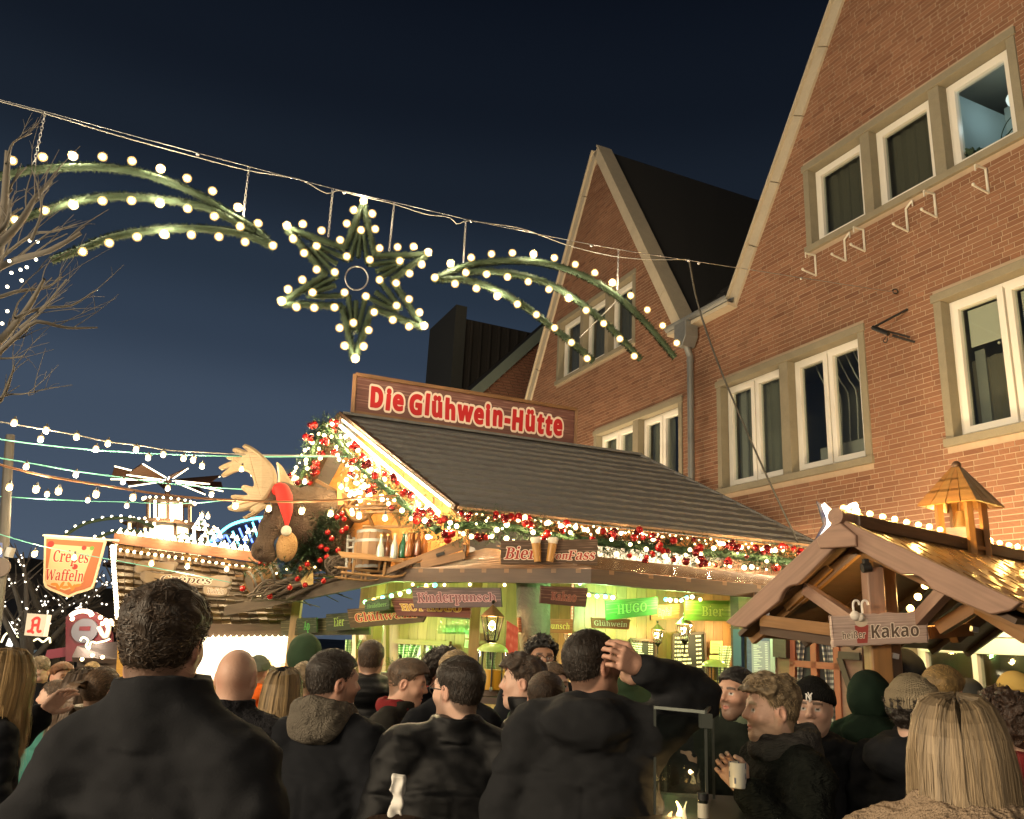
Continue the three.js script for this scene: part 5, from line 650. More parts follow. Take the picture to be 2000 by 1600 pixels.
  const wire = thing('wire_ball', 'tangled ball of vine twigs on the canopy edge', 'vine ball', P(655, 1105, 8.6)); { const g = []; for (let i = 0; i < 26; i++) { const c = wire.position, t = new THREE.TorusGeometry(rr(.07, .12), .006, 5, 16); t.rotateX(rr(0, 3)); t.rotateY(rr(0, 3)); g.push(t.translate(c.x, c.y, c.z)); } part('vines', merge(g), WGREY, wire).userData.kind = 'stuff'; }
  // lit wagon wheel in the gable
  const wc = GP(712, 955, .02), wh = thing('wagon_wheel', 'wooden wagon wheel wound with bright lights in the hut gable', 'wheel', wc), wp = (a, r) => wc.clone().addScaledVector(GP.d, Math.cos(a) * r).add(V(0, Math.sin(a) * r, 0)); const rim = []; for (let i = 0; i < 28; i++) rim.push(wp(i / 28 * 6.283, .36)); part('rim', tube(rim, .025, 60, 6, true), W3, wh); for (let i = 0; i < 10; i++) part('spoke', rod(wp(0, 0), wp(i / 10 * 6.283, .35), .014), W3, wh); part('hub', ball(wc, .05, 12), W2, wh); for (let i = 0; i < 30; i++) spot('bulb', midBulb, bulbWarm, wh, wp(i * 2.4, .06 + .3 * (i % 10) / 10).addScaledVector(GP.n, .04)); light([1, .72, .36], 3, wp(2.4, .1).addScaledVector(GP.n, .15), 3);
  part('gable_post', beam(GP(673, 1000, .05), GP(673, 945, .05), .07, .07, V(0, 0, 1)), ORANGE, hut); part('gable_rail', beam(GP(625, 940, .05), GP(690, 975, .05), .03, .04), W2, hut); part('gable_rail', beam(GP(640, 990, .08), GP(780, 995, .1), .03, .03), W2, hut);
}
// ───────── the cocoa stall with its bell turret ─────────
{
  seed(61);
  const AF = P(1650, 1030, 5.3), LF = P(1440, 1222, 5.9), RF = P(1985, 1190, 4.4), d = RF.clone().sub(LF).setY(0).normalize(), rd = V(-d.z, 0, d.x); if (rd.z > 0) rd.negate(); const L = 3.3;
  const post = P(1716, 1300, 5.2).setY(0), st = thing('cocoa_stall', 'wooden cocoa stall roof on a thick post with glossy brown tiles and ridge bulbs', 'market stall', post.clone());
  const PK = wood([.33, .2, .145], .55), HON = wood([.27, .135, .045], .42), DK = wood([.085, .046, .024], .45), tileM = [wood([.28, .155, .055], .34), wood([.33, .185, .066], .3), wood([.22, .12, .045], .38)];
  const AB = AF.clone().addScaledVector(rd, L), RB = RF.clone().addScaledVector(rd, L), LB = LF.clone().addScaledVector(rd, L);
  const dn = V(0, -.05, 0); part('roof_boards', slab([AF, AB, RB, RF].map(p => p.clone().add(dn)), .03, true), DK, st); part('roof_boards', slab([AB, AF, LF, LB].map(p => p.clone().add(dn)), .03, true), DK, st);
  // tiles with rounded lower edges, lapped in courses
  const lay = (A, B, C, D, rows, cols) => { const up = B.clone().sub(A).cross(D.clone().sub(A)).normalize(); if (up.y < 0) up.negate(); const rt = B.clone().sub(A).normalize(), dw = D.clone().sub(A), rl = dw.length() / rows; dw.normalize(); const W = A.distanceTo(B) / cols; const sh = []; const H = rl * 1.25; sh.push([0, 0]); for (let i = 0; i <= 8; i++) { const a = i / 8 * Math.PI; sh.push([W * .48 - Math.cos(a) * W * .48, -(H - W * .2) - Math.sin(a) * W * .2]); } sh.push([W * .96, 0]); const lower = dw.clone().addScaledVector(up, -.13).normalize().negate(), nn = rt.clone().cross(lower); const q = new THREE.Quaternion().setFromRotationMatrix(new THREE.Matrix4().makeBasis(rt, lower, nn)); const g = prism(sh, V(0, 0, 0), V(1, 0, 0), V(0, 1, 0), V(0, 0, 1), .016, .004); for (let r = 0; r < rows; r++) for (let c = 0; c < cols; c++) spot('roof_tile', g, tileM[Math.floor(rnd() * 3)], st, A.clone().addScaledVector(dw, r * rl).addScaledVector(rt, (c + (r % 2 ? .0 : .0)) * W).addScaledVector(up, .012 + rr(0, .006)), q); };
  lay(AF, AB, RB, RF, 8, 17); lay(AB, AF, LF, LB, 7, 12);
  part('ridge_beam', beam(AF.clone().add(V(0, .04, 0)).addScaledVector(rd, .05), AB.clone().add(V(0, .04, 0)), .16, .09, UPV, .01), DK, st); part('ridge_log', rod(AF.clone().add(V(0, .06, 0)).addScaledVector(rd, -.1), AF.clone().add(V(0, .06, 0)).addScaledVector(rd, .15), .055, .055, 14), PK, st);
  // barge boards with a carved lower edge, apex board
  const barge = (a, b, m) => { const ax = b.clone().sub(a), l = ax.length(); ax.normalize(); const n = rd.clone().negate(), y = n.clone().cross(ax).normalize(); if (y.y < 0) y.negate(); const sh = [[-.02, .05], [l + .03, .05]]; for (let i = 0; i <= 40; i++) { const t = 1 - i / 40, s = t * l; let h = -.07 - .03 * Math.sin(t * Math.PI); if (t > .45 && t < .62) h += .035 * Math.sin((t - .45) / .17 * Math.PI); if (t > .93) h += .06 * (t - .93) / .07; sh.push([s, h]); } return part('barge_board', prism(sh, a.clone().addScaledVector(rd, -.05), ax, y, rd, .035, .006), m, st); };
  barge(AF.clone(), LF, PK); barge(AF.clone(), RF, PK);
  part('apex_board', prism([[0, .06], [.13, -.05], [.13, -.12], [-.13, -.12], [-.15, -.06]], AF.clone().addScaledVector(rd, -.09).add(V(0, -.02, 0)), d, UPV, rd, .03, .006), PK, st);
  // inner frame: rafters, ties, braces
  for (let i = 0; i < 6; i++) for (const F of [LF, RF]) { const o = rd.clone().multiplyScalar(.15 + i * .6); part('rafter', beam(AF.clone().add(o).add(V(0, -.12, 0)), F.clone().add(o).add(V(0, -.09, 0)), .05, .07), i ? DK : HON, st); }
  const pt = post.clone().setY(2.35);
  part('post', beam(post, post.clone().setY(1.98), .125, .125, V(0, 0, 1), .01), HON, st); part('post_head', beam(post.clone().setY(2.02), pt, .105, .105, V(0, 0, 1), .01), PK, st); part('back_post', beam(post.clone().addScaledVector(rd, .14).setY(0), post.clone().addScaledVector(rd, .14).setY(2.4), .1, .1, V(0, 0, 1), .008), DK, st);  // upper post in a paler pink wood, standing in for the light on it
  const tie = (a, b, m = HON) => part('tie_beam', beam(a, b, .06, .075), m, st);
  tie(P(1490, 1212, 5.75), P(1640, 1232, 5.25)); tie(P(1490, 1228, 5.8), P(1640, 1252, 5.3), DK); tie(P(1575, 1150, 5.6), P(1665, 1212, 5.2), PK); tie(P(1590, 1158, 6.1), P(1660, 1205, 5.3)); tie(P(1620, 1105, 5.5), P(1535, 1185, 5.75)); tie(P(1790, 1215, 5.1), P(1850, 1150, 4.8), PK); tie(P(1810, 1236, 5.2), P(1892, 1230, 5.4)); tie(P(1835, 1228, 5.1), P(1908, 1183, 4.9)); tie(P(1908, 1183, 4.9), P(2010, 1245, 4.55)); tie(P(1862, 1245, 5.4), P(1935, 1188, 5.6), DK);
  for (const [u, v, z] of [[1495, 1199, 5.75], [1903, 1228, 5.0], [1748, 1280, 5.15]]) part('bracket', beam(P(u - 6, v, z), P(u + 6, v + 3, z), .03, .03), M.steel, st);
  part('spotlight', merge([rod(P(1684, 1110, 5.15), P(1700, 1108, 5.15), .03), beam(P(1690, 1092, 5.15), P(1692, 1108, 5.15), .03, .03)]), M.black, st); part('hanging_rod', rod(P(1737, 1095, 5.3), P(1742, 1200, 5.3), .006), M.steel, st);
  // bulbs
  const rb = (t) => AF.clone().addScaledVector(rd, t).add(V(0, .125, 0)); const yb = glow([1, .6, .14], 6.5);
  for (let i = 0; i < 21; i++) { const t = .0 + i * .152; if (t > 1.28 && t < 1.8) continue; const b = spot('ridge_bulb', globe, yb, st, rb(t), null, .9); const s = new THREE.Mesh(socketGeo, M.black); s.name = 'socket'; s.rotation.x = Math.PI; s.scale.setScalar(.9); b.add(s); if (i % 3 === 1) light([1, .58, .14], 2.6, rb(t).add(V(0, .03, 0)), 1.6); }
  for (const [u, v] of [[1778, 1189], [1793, 1166], [1807, 1144]]) { spot('hanging_bulb', globe, yb, st, P(u, v, 5.35)); } light([1, .62, .2], 1.6, P(1793, 1166, 5.3), 2);
  // bell turret
  const tb = rb(1.55).add(V(0, -.12, 0)), R = (a, r, y) => tb.clone().add(V(0, y * .82, 0)).addScaledVector(d, Math.cos(a) * r * .74).addScaledVector(rd, Math.sin(a) * r * .74), cr = [0, 1, 2, 3].map(i => Math.PI / 4 + i * Math.PI / 2);
  const tur = part('turret', slab([R(cr[0], .22, .0), R(cr[1], .22, .0), R(cr[2], .22, 0), R(cr[3], .22, 0)], .03), HON, st);
  for (let i = 0; i < 4; i++) { const a = cr[i], b = cr[(i + 1) % 4]; part('turret_post', beam(R(a, .21, -.08), R(a, .21, .46), .045, .045, V(0, 0, 1)), HON, tur); part('turret_panel', slab([R(a, .19, .2), R(b, .19, .2), R(b, .19, -.1), R(a, .19, -.1)], .02, true), HON, tur);
    const m = R((a + (b < a ? b + 2 * Math.PI : b)) / 2, 0, 0); for (let r = 0; r < 3; r++) for (let c = 0; c < 4; c++) { const f = (t, s) => { const rad = lerp(.06, .40, s), p = R(a, rad, lerp(.78, .44, s)), q = R(b, rad, lerp(.78, .44, s)); return mixv(p, q, t); }; const s0 = r / 3, s1 = (r + 1.25) / 3, t0 = c / 4 + .01, t1 = (c + 1) / 4 - .01, pts = [f(t0, s0), f(t1, s0), f(t1, Math.min(s1, 1.12)), f(t0, Math.min(s1, 1.12))]; const g = slab(pts, .015, true); part('turret_shingle', g, (c + i) % 2 ? tileM[0] : HON, tur); } }
  part('finial', ball(R(0, 0, .8), .035, 10), DK, tur); part('bell', rod(R(0, 0, .2), R(0, 0, .36), .07, .035, 12), gold, tur); light([1, .6, .2], 1.4, R(0, 0, .12), 2); spot('turret_bulb', midBulb, yb, tur, R(0, 0, .12));
  // white light-tube star at the front of the ridge
  const sp = (u, v) => P(u, v, 5.45), star = thing('neon_star', 'white tube star on dark backing at the front of the cocoa stall ridge', 'lit star', sp(1640, 1020)); const tips = [[1608, 985], [1627, 1000], [1650, 994], [1672, 985], [1668, 1008], [1690, 1030], [1664, 1036], [1648, 1060], [1632, 1040], [1602, 1054], [1619, 1022]];
  part('tube', tube([...tips, tips[0]].map(p => sp(...p)), .013, 120, 6), glow([.8, .9, 1], 2.6), star); const O = sp(1640, 1020), cen2 = [1643, 1022]; part('backing', prism(tips.map(([u, v]) => { const p = sp(cen2[0] + (u - cen2[0]) * 1.22, cen2[1] + (v - cen2[1]) * 1.22); return [p.x - O.x, p.y - O.y]; }), O.clone().add(V(0, 0, -.06)), V(1, 0, 0), UPV, V(0, 0, 1), .02), mat([.02, .02, .06], .5), star); light([.7, .78, 1], 1.3, sp(1625, 1000).add(V(.25, .2, -.5)), 3);
  // hanging board
  const kc = [[1622, 1203], [1810, 1196], [1812, 1255], [1625, 1264]].map(([u, v]) => P(u, v, 5.08));
  const kak = thing('cocoa_sign', 'weathered board reading heißer Kakao with a red cup nailed to the stall post', 'sign', kc[3].clone());
  const kt = signCanvas(768, 256, '#b29b90', (x, w, h) => { x.fillStyle = '#9a4038'; x.beginPath(); x.moveTo(180, 90); x.lineTo(292, 90); x.lineTo(276, 236); x.lineTo(196, 236); x.fill(); x.fillStyle = '#c9b9a4'; x.beginPath(); x.ellipse(236, 62, 52, 42, 0, 0, 6.3); x.fill(); lettering(x, 'heißer', 170, h * .66, 78, 190, '#6a5648', '#efe2d0', 7, 'bold', 'sans-serif'); lettering(x, 'Kakao', 500, h * .58, 150, 400, '#5e4c40', '#efe2d0', 11, 'bold', 'sans-serif'); });
  { const O2 = kc[3], X = kc[2].clone().sub(kc[3]).normalize(), w = kc[2].distanceTo(kc[3]), h = kc[0].distanceTo(kc[3]), Y = kc[0].clone().sub(kc[3]).normalize(), Zv = X.clone().cross(Y).negate(), out = []; for (let i = 0; i <= 20; i++) out.push([i / 20 * w, .006 * nz(i * .7, 1, 2)]); for (let i = 0; i <= 8; i++) out.push([w + .012 * nz(i, 4, 2), i / 8 * h]); for (let i = 20; i >= 0; i--) out.push([i / 20 * w, h + .01 * nz(i * .6, 7, 2)]); for (let i = 8; i >= 0; i--) out.push([.006 * nz(i, 9, 9), i / 8 * h]);
    const g = prism(out, V(0, 0, 0), V(1, 0, 0), V(0, 1, 0), V(0, 0, 1), .03, .004); const p = g.attributes.position, uv = g.attributes.uv; for (let i = 0; i < p.count; i++) uv.setXY(i, p.getX(i) / w, p.getY(i) / h); g.applyMatrix4(new THREE.Matrix4().makeBasis(X, Y, X.clone().cross(Y)).setPosition(O2.clone().addScaledVector(X.clone().cross(Y), -.015))); part('board', g, signMat(kt), kak);
    const cane = (u, s) => { const b = P(u, 1198, 5.06), pts = [b, b.clone().add(V(0, .06, 0)), b.clone().add(V(.012 * s, .075, 0)), b.clone().add(V(.03 * s, .072, 0)), b.clone().add(V(.036 * s, .05, 0))]; return tube(pts, .007, 20, 6); }; part('cane', cane(1668, 1), mat([.75, .7, .66], .4), kak); part('cane', cane(1685, 1), mat([.75, .7, .66], .4), kak); part('cream', merge([ball(P(1670, 1203, 5.06), .03, 10), ball(P(1680, 1206, 5.06), .026, 10)]), mat([.7, .64, .56], .7), kak); }
  // the back shed: plank wall, red window with checked curtains, shutters, blue door with price list
  const SH = vplane(P(1430, 1300, 8.1), P(1730, 1300, 6.9)), sh = thing('cocoa_shed', 'plank shed behind the cocoa stall with a red framed window', 'shed', SH(1590, 1300).setY(0));
  for (let i = 0; i < 20; i++) { const u0 = 1425 + i * 16.5, a = SH(u0, 1300, -.03), b = SH(u0 + 16, 1300, -.03); part('plank', slab([a.clone().setY(2.35), b.clone().setY(2.35), b.clone().setY(0), a.clone().setY(0)], .03, true), i % 3 ? W2 : W1, sh); }
  const win = part('window', merge([[1556, 1240, 1556, 1420], [1640, 1240, 1648, 1420], [1596, 1240, 1602, 1420], [1552, 1296, 1650, 1303], [1552, 1245, 1650, 1250]].map(([a, b, c, e]) => beam(SH(a, b, .04), SH(c, e, .04), .06, .055))), wood([.34, .10, .045], .5), sh);
  part('pane', slab([SH(1560, 1246, .02), SH(1640, 1248, .02), SH(1644, 1415, .02), SH(1560, 1412, .02)], .005), M.black, win);
  const gm2 = mat([1, 1, 1], .9, { map: canvas(64, 64, (x) => { x.fillStyle = '#d8d2c4'; x.fillRect(0, 0, 64, 64); x.fillStyle = 'rgba(40,40,50,.55)'; for (let i = 0; i < 4; i++) { x.fillRect(i * 16, 0, 8, 64); x.fillRect(0, i * 16, 64, 8); } }), side: THREE.DoubleSide });
  hut.gingham('curtain', 'black and white checked curtain in the left half of the shed window', SH, 1552, 1580, 1238, 1410, .03, 1, gm2); hut.gingham('curtain', 'black and white checked curtain in the right half of the shed window', SH, 1606, 1642, 1242, 1415, .03, -1, gm2);
  const shut = part('shutter', slab([SH(1648, 1264, .05), SH(1690, 1266, .05), SH(1696, 1430, .05), SH(1652, 1425, .05)], .03, true), wood([.26, .15, .1], .6), sh); part('brace', beam(SH(1650, 1285, .08), SH(1688, 1395, .08), .02, .05), W1, shut); part('batten', beam(SH(1648, 1280, .08), SH(1690, 1283, .08), .02, .06), W1, shut);
  const s2 = part('shutter', slab([SH(1524, 1240, .05), SH(1552, 1242, .05), SH(1552, 1420, .05), SH(1524, 1418, .05)], .03, true), W2, sh); part('block', beam(SH(1526, 1266, .1), SH(1552, 1268, .1), .06, .16), W1, s2);
  const heart = []; for (let i = 0; i < 24; i++) { const a = i / 24 * 6.283; heart.push([Math.pow(Math.sin(a), 3) * .05, (13 * Math.cos(a) - 5 * Math.cos(2 * a) - 2 * Math.cos(3 * a) - Math.cos(4 * a)) / 16 * .05]); } part('heart', prism(heart, SH(1573, 1244, .09), SH.d.clone().multiplyScalar(Math.sign(SH.d.x)), UPV, SH.n, .012), mat([.75, .66, .45], .5), sh);
  part('door', slab([SH(1462, 1230, .03), SH(1508, 1230, .03), SH(1512, 1420, .03), SH(1464, 1420, .03)], .04), wood([.12, .13, .26], .6), sh); part('door_post', merge([beam(SH(1449, 1230, .05), SH(1452, 1420, .05), .05, .09)]), mat([.04, .08, .14], .6), sh); part('door_edge', beam(SH(1518, 1230, .06), SH(1521, 1420, .06), .03, .05), M.steel, sh);
  sign('price_list', 'pale price list on the blue door of the cocoa shed', [[1474, 1252], [1509, 1253], [1512, 1345], [1476, 1344]].map(p => SH(p[0], p[1], .05)), .006, canvas(128, 320, (x) => { x.fillStyle = '#9a96a4'; x.fillRect(0, 0, 128, 320); x.fillStyle = 'rgba(240,236,230,.8)'; for (let i = 0; i < 24; i++) { x.fillRect(14, 16 + i * 12, 20 + (i * 17) % 46, 5); x.fillRect(96, 16 + i * 12, 18, 5); } }));
}
// ───────── the far left: crêpe stall, banner, lit pyramid, fair ride, lit trees, other stalls ─────────
{
  seed(71);
  const st = thing('crepe_stall', 'crêpe stall with tiled roof, ridge bulbs and a dazzling white serving hatch', 'market stall', P(420, 1300, 10.6).setY(0));
  const TL = P(228, 1066, 11.6), TR = P(540, 1108, 12.1), BR = P(600, 1228, 11), BL = P(222, 1228, 10.5);
  const tm = [wood([.075, .044, .018], .4), wood([.055, .032, .015], .45), wood([.1, .062, .024], .35), wood([.04, .024, .013], .5)];
  part('roof_deck', slab([TL, TR, BR, BL], .06, true), DKW(), st);
  function DKW() { return wood([.08, .05, .03], .6); }
  const up = TR.clone().sub(TL).cross(BL.clone().sub(TL)).normalize(); if (up.y < 0) up.negate(); const rows = 12, cols = 20;
  for (let r = 0; r < rows; r++) for (let c = 0; c < cols; c++) { const f = (s, t) => mixv(mixv(TL, TR, s), mixv(BL, BR, s), t), s0 = c / cols + .002, s1 = (c + 1) / cols - .003, t0 = r / rows, t1 = (r + 1.12) / rows + rr(-.008, .01); const q = [f(s0, t0), f(s1, t0), f(s1, t1), f(s0, t1)]; q.forEach((p, i) => p.addScaledVector(up, (i > 1 ? .055 : .02) + rr(0, .006))); part('roof_tile', slab(q, .022, true), tm[Math.floor(rnd() * 4)], st); }
  part('ridge_beam', beam(TL.clone().add(V(-.05, .1, 0)), TR.clone().add(V(0, .1, 0)), .12, .14), wood([.16, .06, .022], .5), st);
  const cone = new THREE.ConeGeometry(.038, .075, 10);
  for (let i = 0; i < 24; i++) { const t = (i + .3) / 24; spot('ridge_bulb', cone, glow([1, .85, .55], 6), st, mixv(TL, TR, t).add(V(0, .21, .05))); spot('eave_bulb', midBulb, bulbWarm, st, mixv(TL, TR, t).add(V(0, -.06, .14))); if (i % 5 === 2) light([1, .7, .36], 1.2, mixv(TL, TR, t).add(V(0, .2, .25)), 2); }
  for (let i = 0; i < 24; i++) spot('gable_bulb', globe, i % 2 ? bulbWarm : bulbWhite, st, P(219 + i * .45, 1068 + i * 6, 10.4), null, 1.15);
  // hatch
  const HF = vplane(P(230, 1300, 10.3), P(620, 1300, 10.9)), wm = mat([.8, .78, .72], .7);
  const ins = (u, v, z) => HF(u, v, -z);
  part('hatch_wall', merge([slab([ins(400, 1238, 1.2), ins(600, 1238, 1.2), ins(600, 1420, 1.2), ins(400, 1420, 1.2)], .04), slab([ins(265, 1238, 1.2), ins(400, 1238, 1.2), ins(400, 1420, 1.2), ins(265, 1420, 1.2)], .04)]), wm, st); part('hatch_ceiling', slab([ins(262, 1236, 0), ins(600, 1236, 0), ins(600, 1234, 1.2), ins(262, 1234, 1.2)], .03), wm, st);
  part('counter', slab([HF(262, 1330), HF(610, 1330), HF(610, 1500), HF(262, 1500)], .3), W3, st); part('hatch_lintel', beam(HF(230, 1232, .05), HF(600, 1232, .05), .1, .16), W1, st);
  part('hatch_lamp', merge([beam(ins(300, 1243, .5), ins(590, 1243, .5), .12, .04)]), glow([1, .95, .85], 10), st);
  for (const u of [330, 430, 490, 550]) light([1, .84, .6], 4.5, ins(u, 1252, .35), 4);
  for (let i = 0; i < 16; i++) { const u = 405 + i * 11.5; spot('hatch_bulb', cone, glow([1, .85, .55], 6), st, HF(u, 1246, .14), null, 1); }
  part('yellow_post', slab([HF(234, 1228, .08), HF(262, 1228, .08), HF(250, 1420, .08), HF(222, 1420, .08)], .08, true), wood([.45, .24, .03], .5), st);
  for (const [u, v, w, h, c] of [[520, 1290, 22, 14, [.5, .3, .12]], [560, 1272, 26, 10, [.6, .45, .3]], [548, 1300, 12, 20, [.7, .2, .1]], [470, 1300, 10, 22, [.3, .3, .35]], [505, 1262, 8, 14, [.7, .6, .3]]]) part('goods_box', slab([ins(u, v, .6), ins(u + w, v, .6), ins(u + w, v + h, .6), ins(u, v + h, .6)], .15), mat(c, .7), st);
  part('cup_row', merge(Array.from({ length: 9 }, (_, i) => rod(ins(500 + i * 9, 1318, .4), ins(500 + i * 9, 1308, .4), .03, .035, 10))), mat([.8, .2, .12], .6), st).userData.kind = 'stuff';
  // scroll shaped name boards on the roof
  const RP = (u, v) => mixv(mixv(TL, TR, (u - 228) / 330), mixv(BL, BR, (u - 228) / 330), clamp((v - 1075) / 150, 0, 1)).addScaledVector(up, .14);
  const blob = (label, pts, txt, name = 'name_board') => { const c = new THREE.CatmullRomCurve3(pts.map(([u, v]) => V(u, v, 0)), true, 'centripetal').getPoints(pts.length * 5).slice(0, -1), O = P(pts[0][0], pts[0][1], 10.5), w = c.map(p => { const q = P(p.x, p.y, 10.5); return [q.x - O.x, q.y - O.y]; }); const g = prism(w, O, V(1, 0, 0), UPV, V(0, 0, 1), .04, .012); const xs = w.map(q => q[0]), ys = w.map(q => q[1]), x0 = Math.min(...xs), x1 = Math.max(...xs), y0 = Math.min(...ys), y1 = Math.max(...ys), p = g.attributes.position, uv = g.attributes.uv; for (let i = 0; i < p.count; i++) uv.setXY(i, (p.getX(i) - O.x - x0) / (x1 - x0), (p.getY(i) - O.y - y0) / (y1 - y0)); const o = thing(name, label, 'sign', O, 'cloud shaped boards on the crêpe stall roof'); part('board', g, signMat(canvas(512, 128, (x, W, H) => { x.fillStyle = '#8a7a6a'; x.fillRect(0, 0, W, H); const gr = x.createRadialGradient(W * .45, H * .5, 10, W * .45, H * .5, W * .6); gr.addColorStop(0, '#8a704f'); gr.addColorStop(1, '#9a8d7d'); x.fillStyle = gr; x.fillRect(W * .06, H * .16, W * .88, H * .68); if (txt) lettering(x, txt, W / 2, H * .52, 84, W * .85, '#4a3428', '#e8dccb', 8, 'italic bold', 'serif'); })), o); return o; };
  blob('upper scroll shaped board on the crêpe stall roof', [[266, 1118], [268, 1104], [280, 1096], [310, 1098], [348, 1100], [344, 1110], [338, 1118], [310, 1117], [290, 1116], [278, 1122]], ''); blob('long cloud shaped board across the crêpe stall roof', [[276, 1130], [280, 1114], [300, 1118], [330, 1122], [360, 1118], [372, 1126], [390, 1121], [410, 1127], [425, 1124], [452, 1128], [450, 1144], [432, 1150], [400, 1146], [360, 1146], [320, 1142], [290, 1140]], 'Crêpes'); blob('small pale board reading Waffeln at the right of the crêpe stall roof', [[398, 1150], [402, 1144], [440, 1148], [448, 1154], [444, 1162], [420, 1166], [400, 1160]], 'Waffeln');
}
{ // banner
  const z = 9.4, q = (u, v, d = 0) => P(u, v, z + d), o = thing('hanging_banner', 'cream and red pennant banner lettered Crêpes Waffeln on a white bar', 'banner', q(148, 1100));
  part('bar', rod(q(84, 1046), q(232, 1056), .014), mat([.75, .68, .5], .4), o);
  const shape = [[88, 1048], [209, 1056], [186, 1140], [182, 1150], [168, 1156], [152, 1160], [134, 1168], [116, 1160], [100, 1154], [90, 1148], [86, 1138]], inset = shape.map(([u, v]) => [146 + (u - 146) * .92, 1104 + (v - 1104) * .92]);
  const O = q(86, 1168), mk = (pts, t, d, m) => { const w = pts.map(([u, v]) => { const k = q(u, v); return [k.x - O.x, k.y - O.y]; }), g = prism(w, O.clone().add(V(0, 0, d)), V(1, 0, 0), UPV, V(0, 0, 1), t); const xs = w.map(k => k[0]), ys = w.map(k => k[1]), x0 = Math.min(...xs), x1 = Math.max(...xs), y0 = Math.min(...ys), y1 = Math.max(...ys), p = g.attributes.position, uv = g.attributes.uv; for (let i = 0; i < p.count; i++) uv.setXY(i, (p.getX(i) - O.x - x0) / (x1 - x0), (p.getY(i) - O.y - y0) / (y1 - y0)); return g; };
  part('border', mk(shape, .02, 0, 1), mat([.55, .45, .29], .6), o);
  part('print', mk(inset, .004, .022, 1), signMat(canvas(512, 512, (x, w, h) => { x.fillStyle = '#b8683c'; x.fillRect(0, 0, w, h); x.fillStyle = '#e0bf92'; x.beginPath(); x.moveTo(60, 50); x.lineTo(440, 60); x.lineTo(380, 420); x.lineTo(250, 470); x.lineTo(70, 420); x.fill(); x.fillStyle = '#b02a24'; for (const [a, b, r] of [[50, 50, 30], [350, 70, 22], [300, 250, 26]]) { x.beginPath(); x.arc(a, b, r, 0, 7); x.fill(); } x.fillStyle = '#6a9a3a'; x.beginPath(); x.arc(420, 70, 20, 0, 7); x.fill(); x.fillStyle = '#d8842c'; for (let i = 0; i < 7; i++) { x.beginPath(); x.ellipse(150 + i * 34, 420 + (i % 2) * 22, 34, 14, i, 0, 7); x.fill(); } x.save(); x.translate(250, 160); x.scale(.62, 1); lettering(x, 'Crêpes', 0, 0, 150, 620, '#b3231f', '#f1dcb6', 10, 'bold', 'serif'); x.restore(); x.save(); x.translate(225, 335); x.scale(.6, 1); lettering(x, 'Waffeln', 0, 0, 140, 620, '#b3231f', '#f1dcb6', 10, 'bold', 'serif'); x.restore(); }), { roughness: .7, color: new THREE.Color(.62, .62, .62) }), o);
}
{ // Christmas pyramid
  const z = 17, c = P(328, 1040, z), o = thing('christmas_pyramid', 'tall Christmas pyramid with lit fan blades and glowing tiers', 'pyramid', c.clone().setY(0)), px = z / FPX, wm = wood([.06, .026, .014], .6), lit = glow([1, .72, .36], 5), led = glow([1, .92, .62], 5);
  const top = P(330, 938, z); part('mast', rod(c.clone().setY(0), top, .12, .05), wm, o);
  for (let i = 0; i < 8; i++) { const a = i / 8 * 6.283 + .25, dir = V(Math.cos(a), 0, Math.sin(a)), t = dir.clone().cross(UPV), r0 = .18, r1 = 1.08; const e = top.clone(), f = (r, w, y) => e.clone().addScaledVector(dir, r).addScaledVector(t, w).add(V(0, y, 0)); part('fan_blade', slab([f(r0, -.04, .02), f(r0, .04, -.02), f(r1, .16, -.1), f(r1, -.16, .12)], .02), wm, o); for (const s of [-1, 1]) part('blade_light', rod(f(r0, s * .045, -.02 * s), f(r1, s * .16, -.11 * s), .014, .014, 5), led, o); }
  const tier = (v0, v1, R, n) => { const a = P(330, v0, z), b = P(330, v1, z); part('tier_floor', rod(b.clone().add(V(0, -.05, 0)), b, R * 1.12, R * 1.12, 20), wm, o); part('tier_roof', rod(a, a.clone().add(V(0, .09, 0)), R * 1.2, R * .9, 20), wm, o); for (let i = 0; i < n; i++) { const t = i / n * 6.283, d2 = V(Math.cos(t) * R, 0, Math.sin(t) * R); part('tier_post', rod(a.clone().add(d2), b.clone().add(d2), .03), i % 2 ? lit : wm, o); } part('tier_core', rod(b, a, R * .5, R * .5, 12), glow([1, .8, .45], 2.2), o); for (let i = 0; i < 22; i++) { const t = i / 22 * 6.283; spot('bulb', globe, bulbWarm, o, a.clone().add(V(Math.cos(t) * R * 1.22, .05, Math.sin(t) * R * 1.22)), null, 1.1); } };
  tier(984, 1018, .42, 10); tier(1030, 1060, .75, 12); tier(1072, 1110, 1.1, 14); light([1, .75, .4], 12, P(330, 1000, z - 1), 6);
}
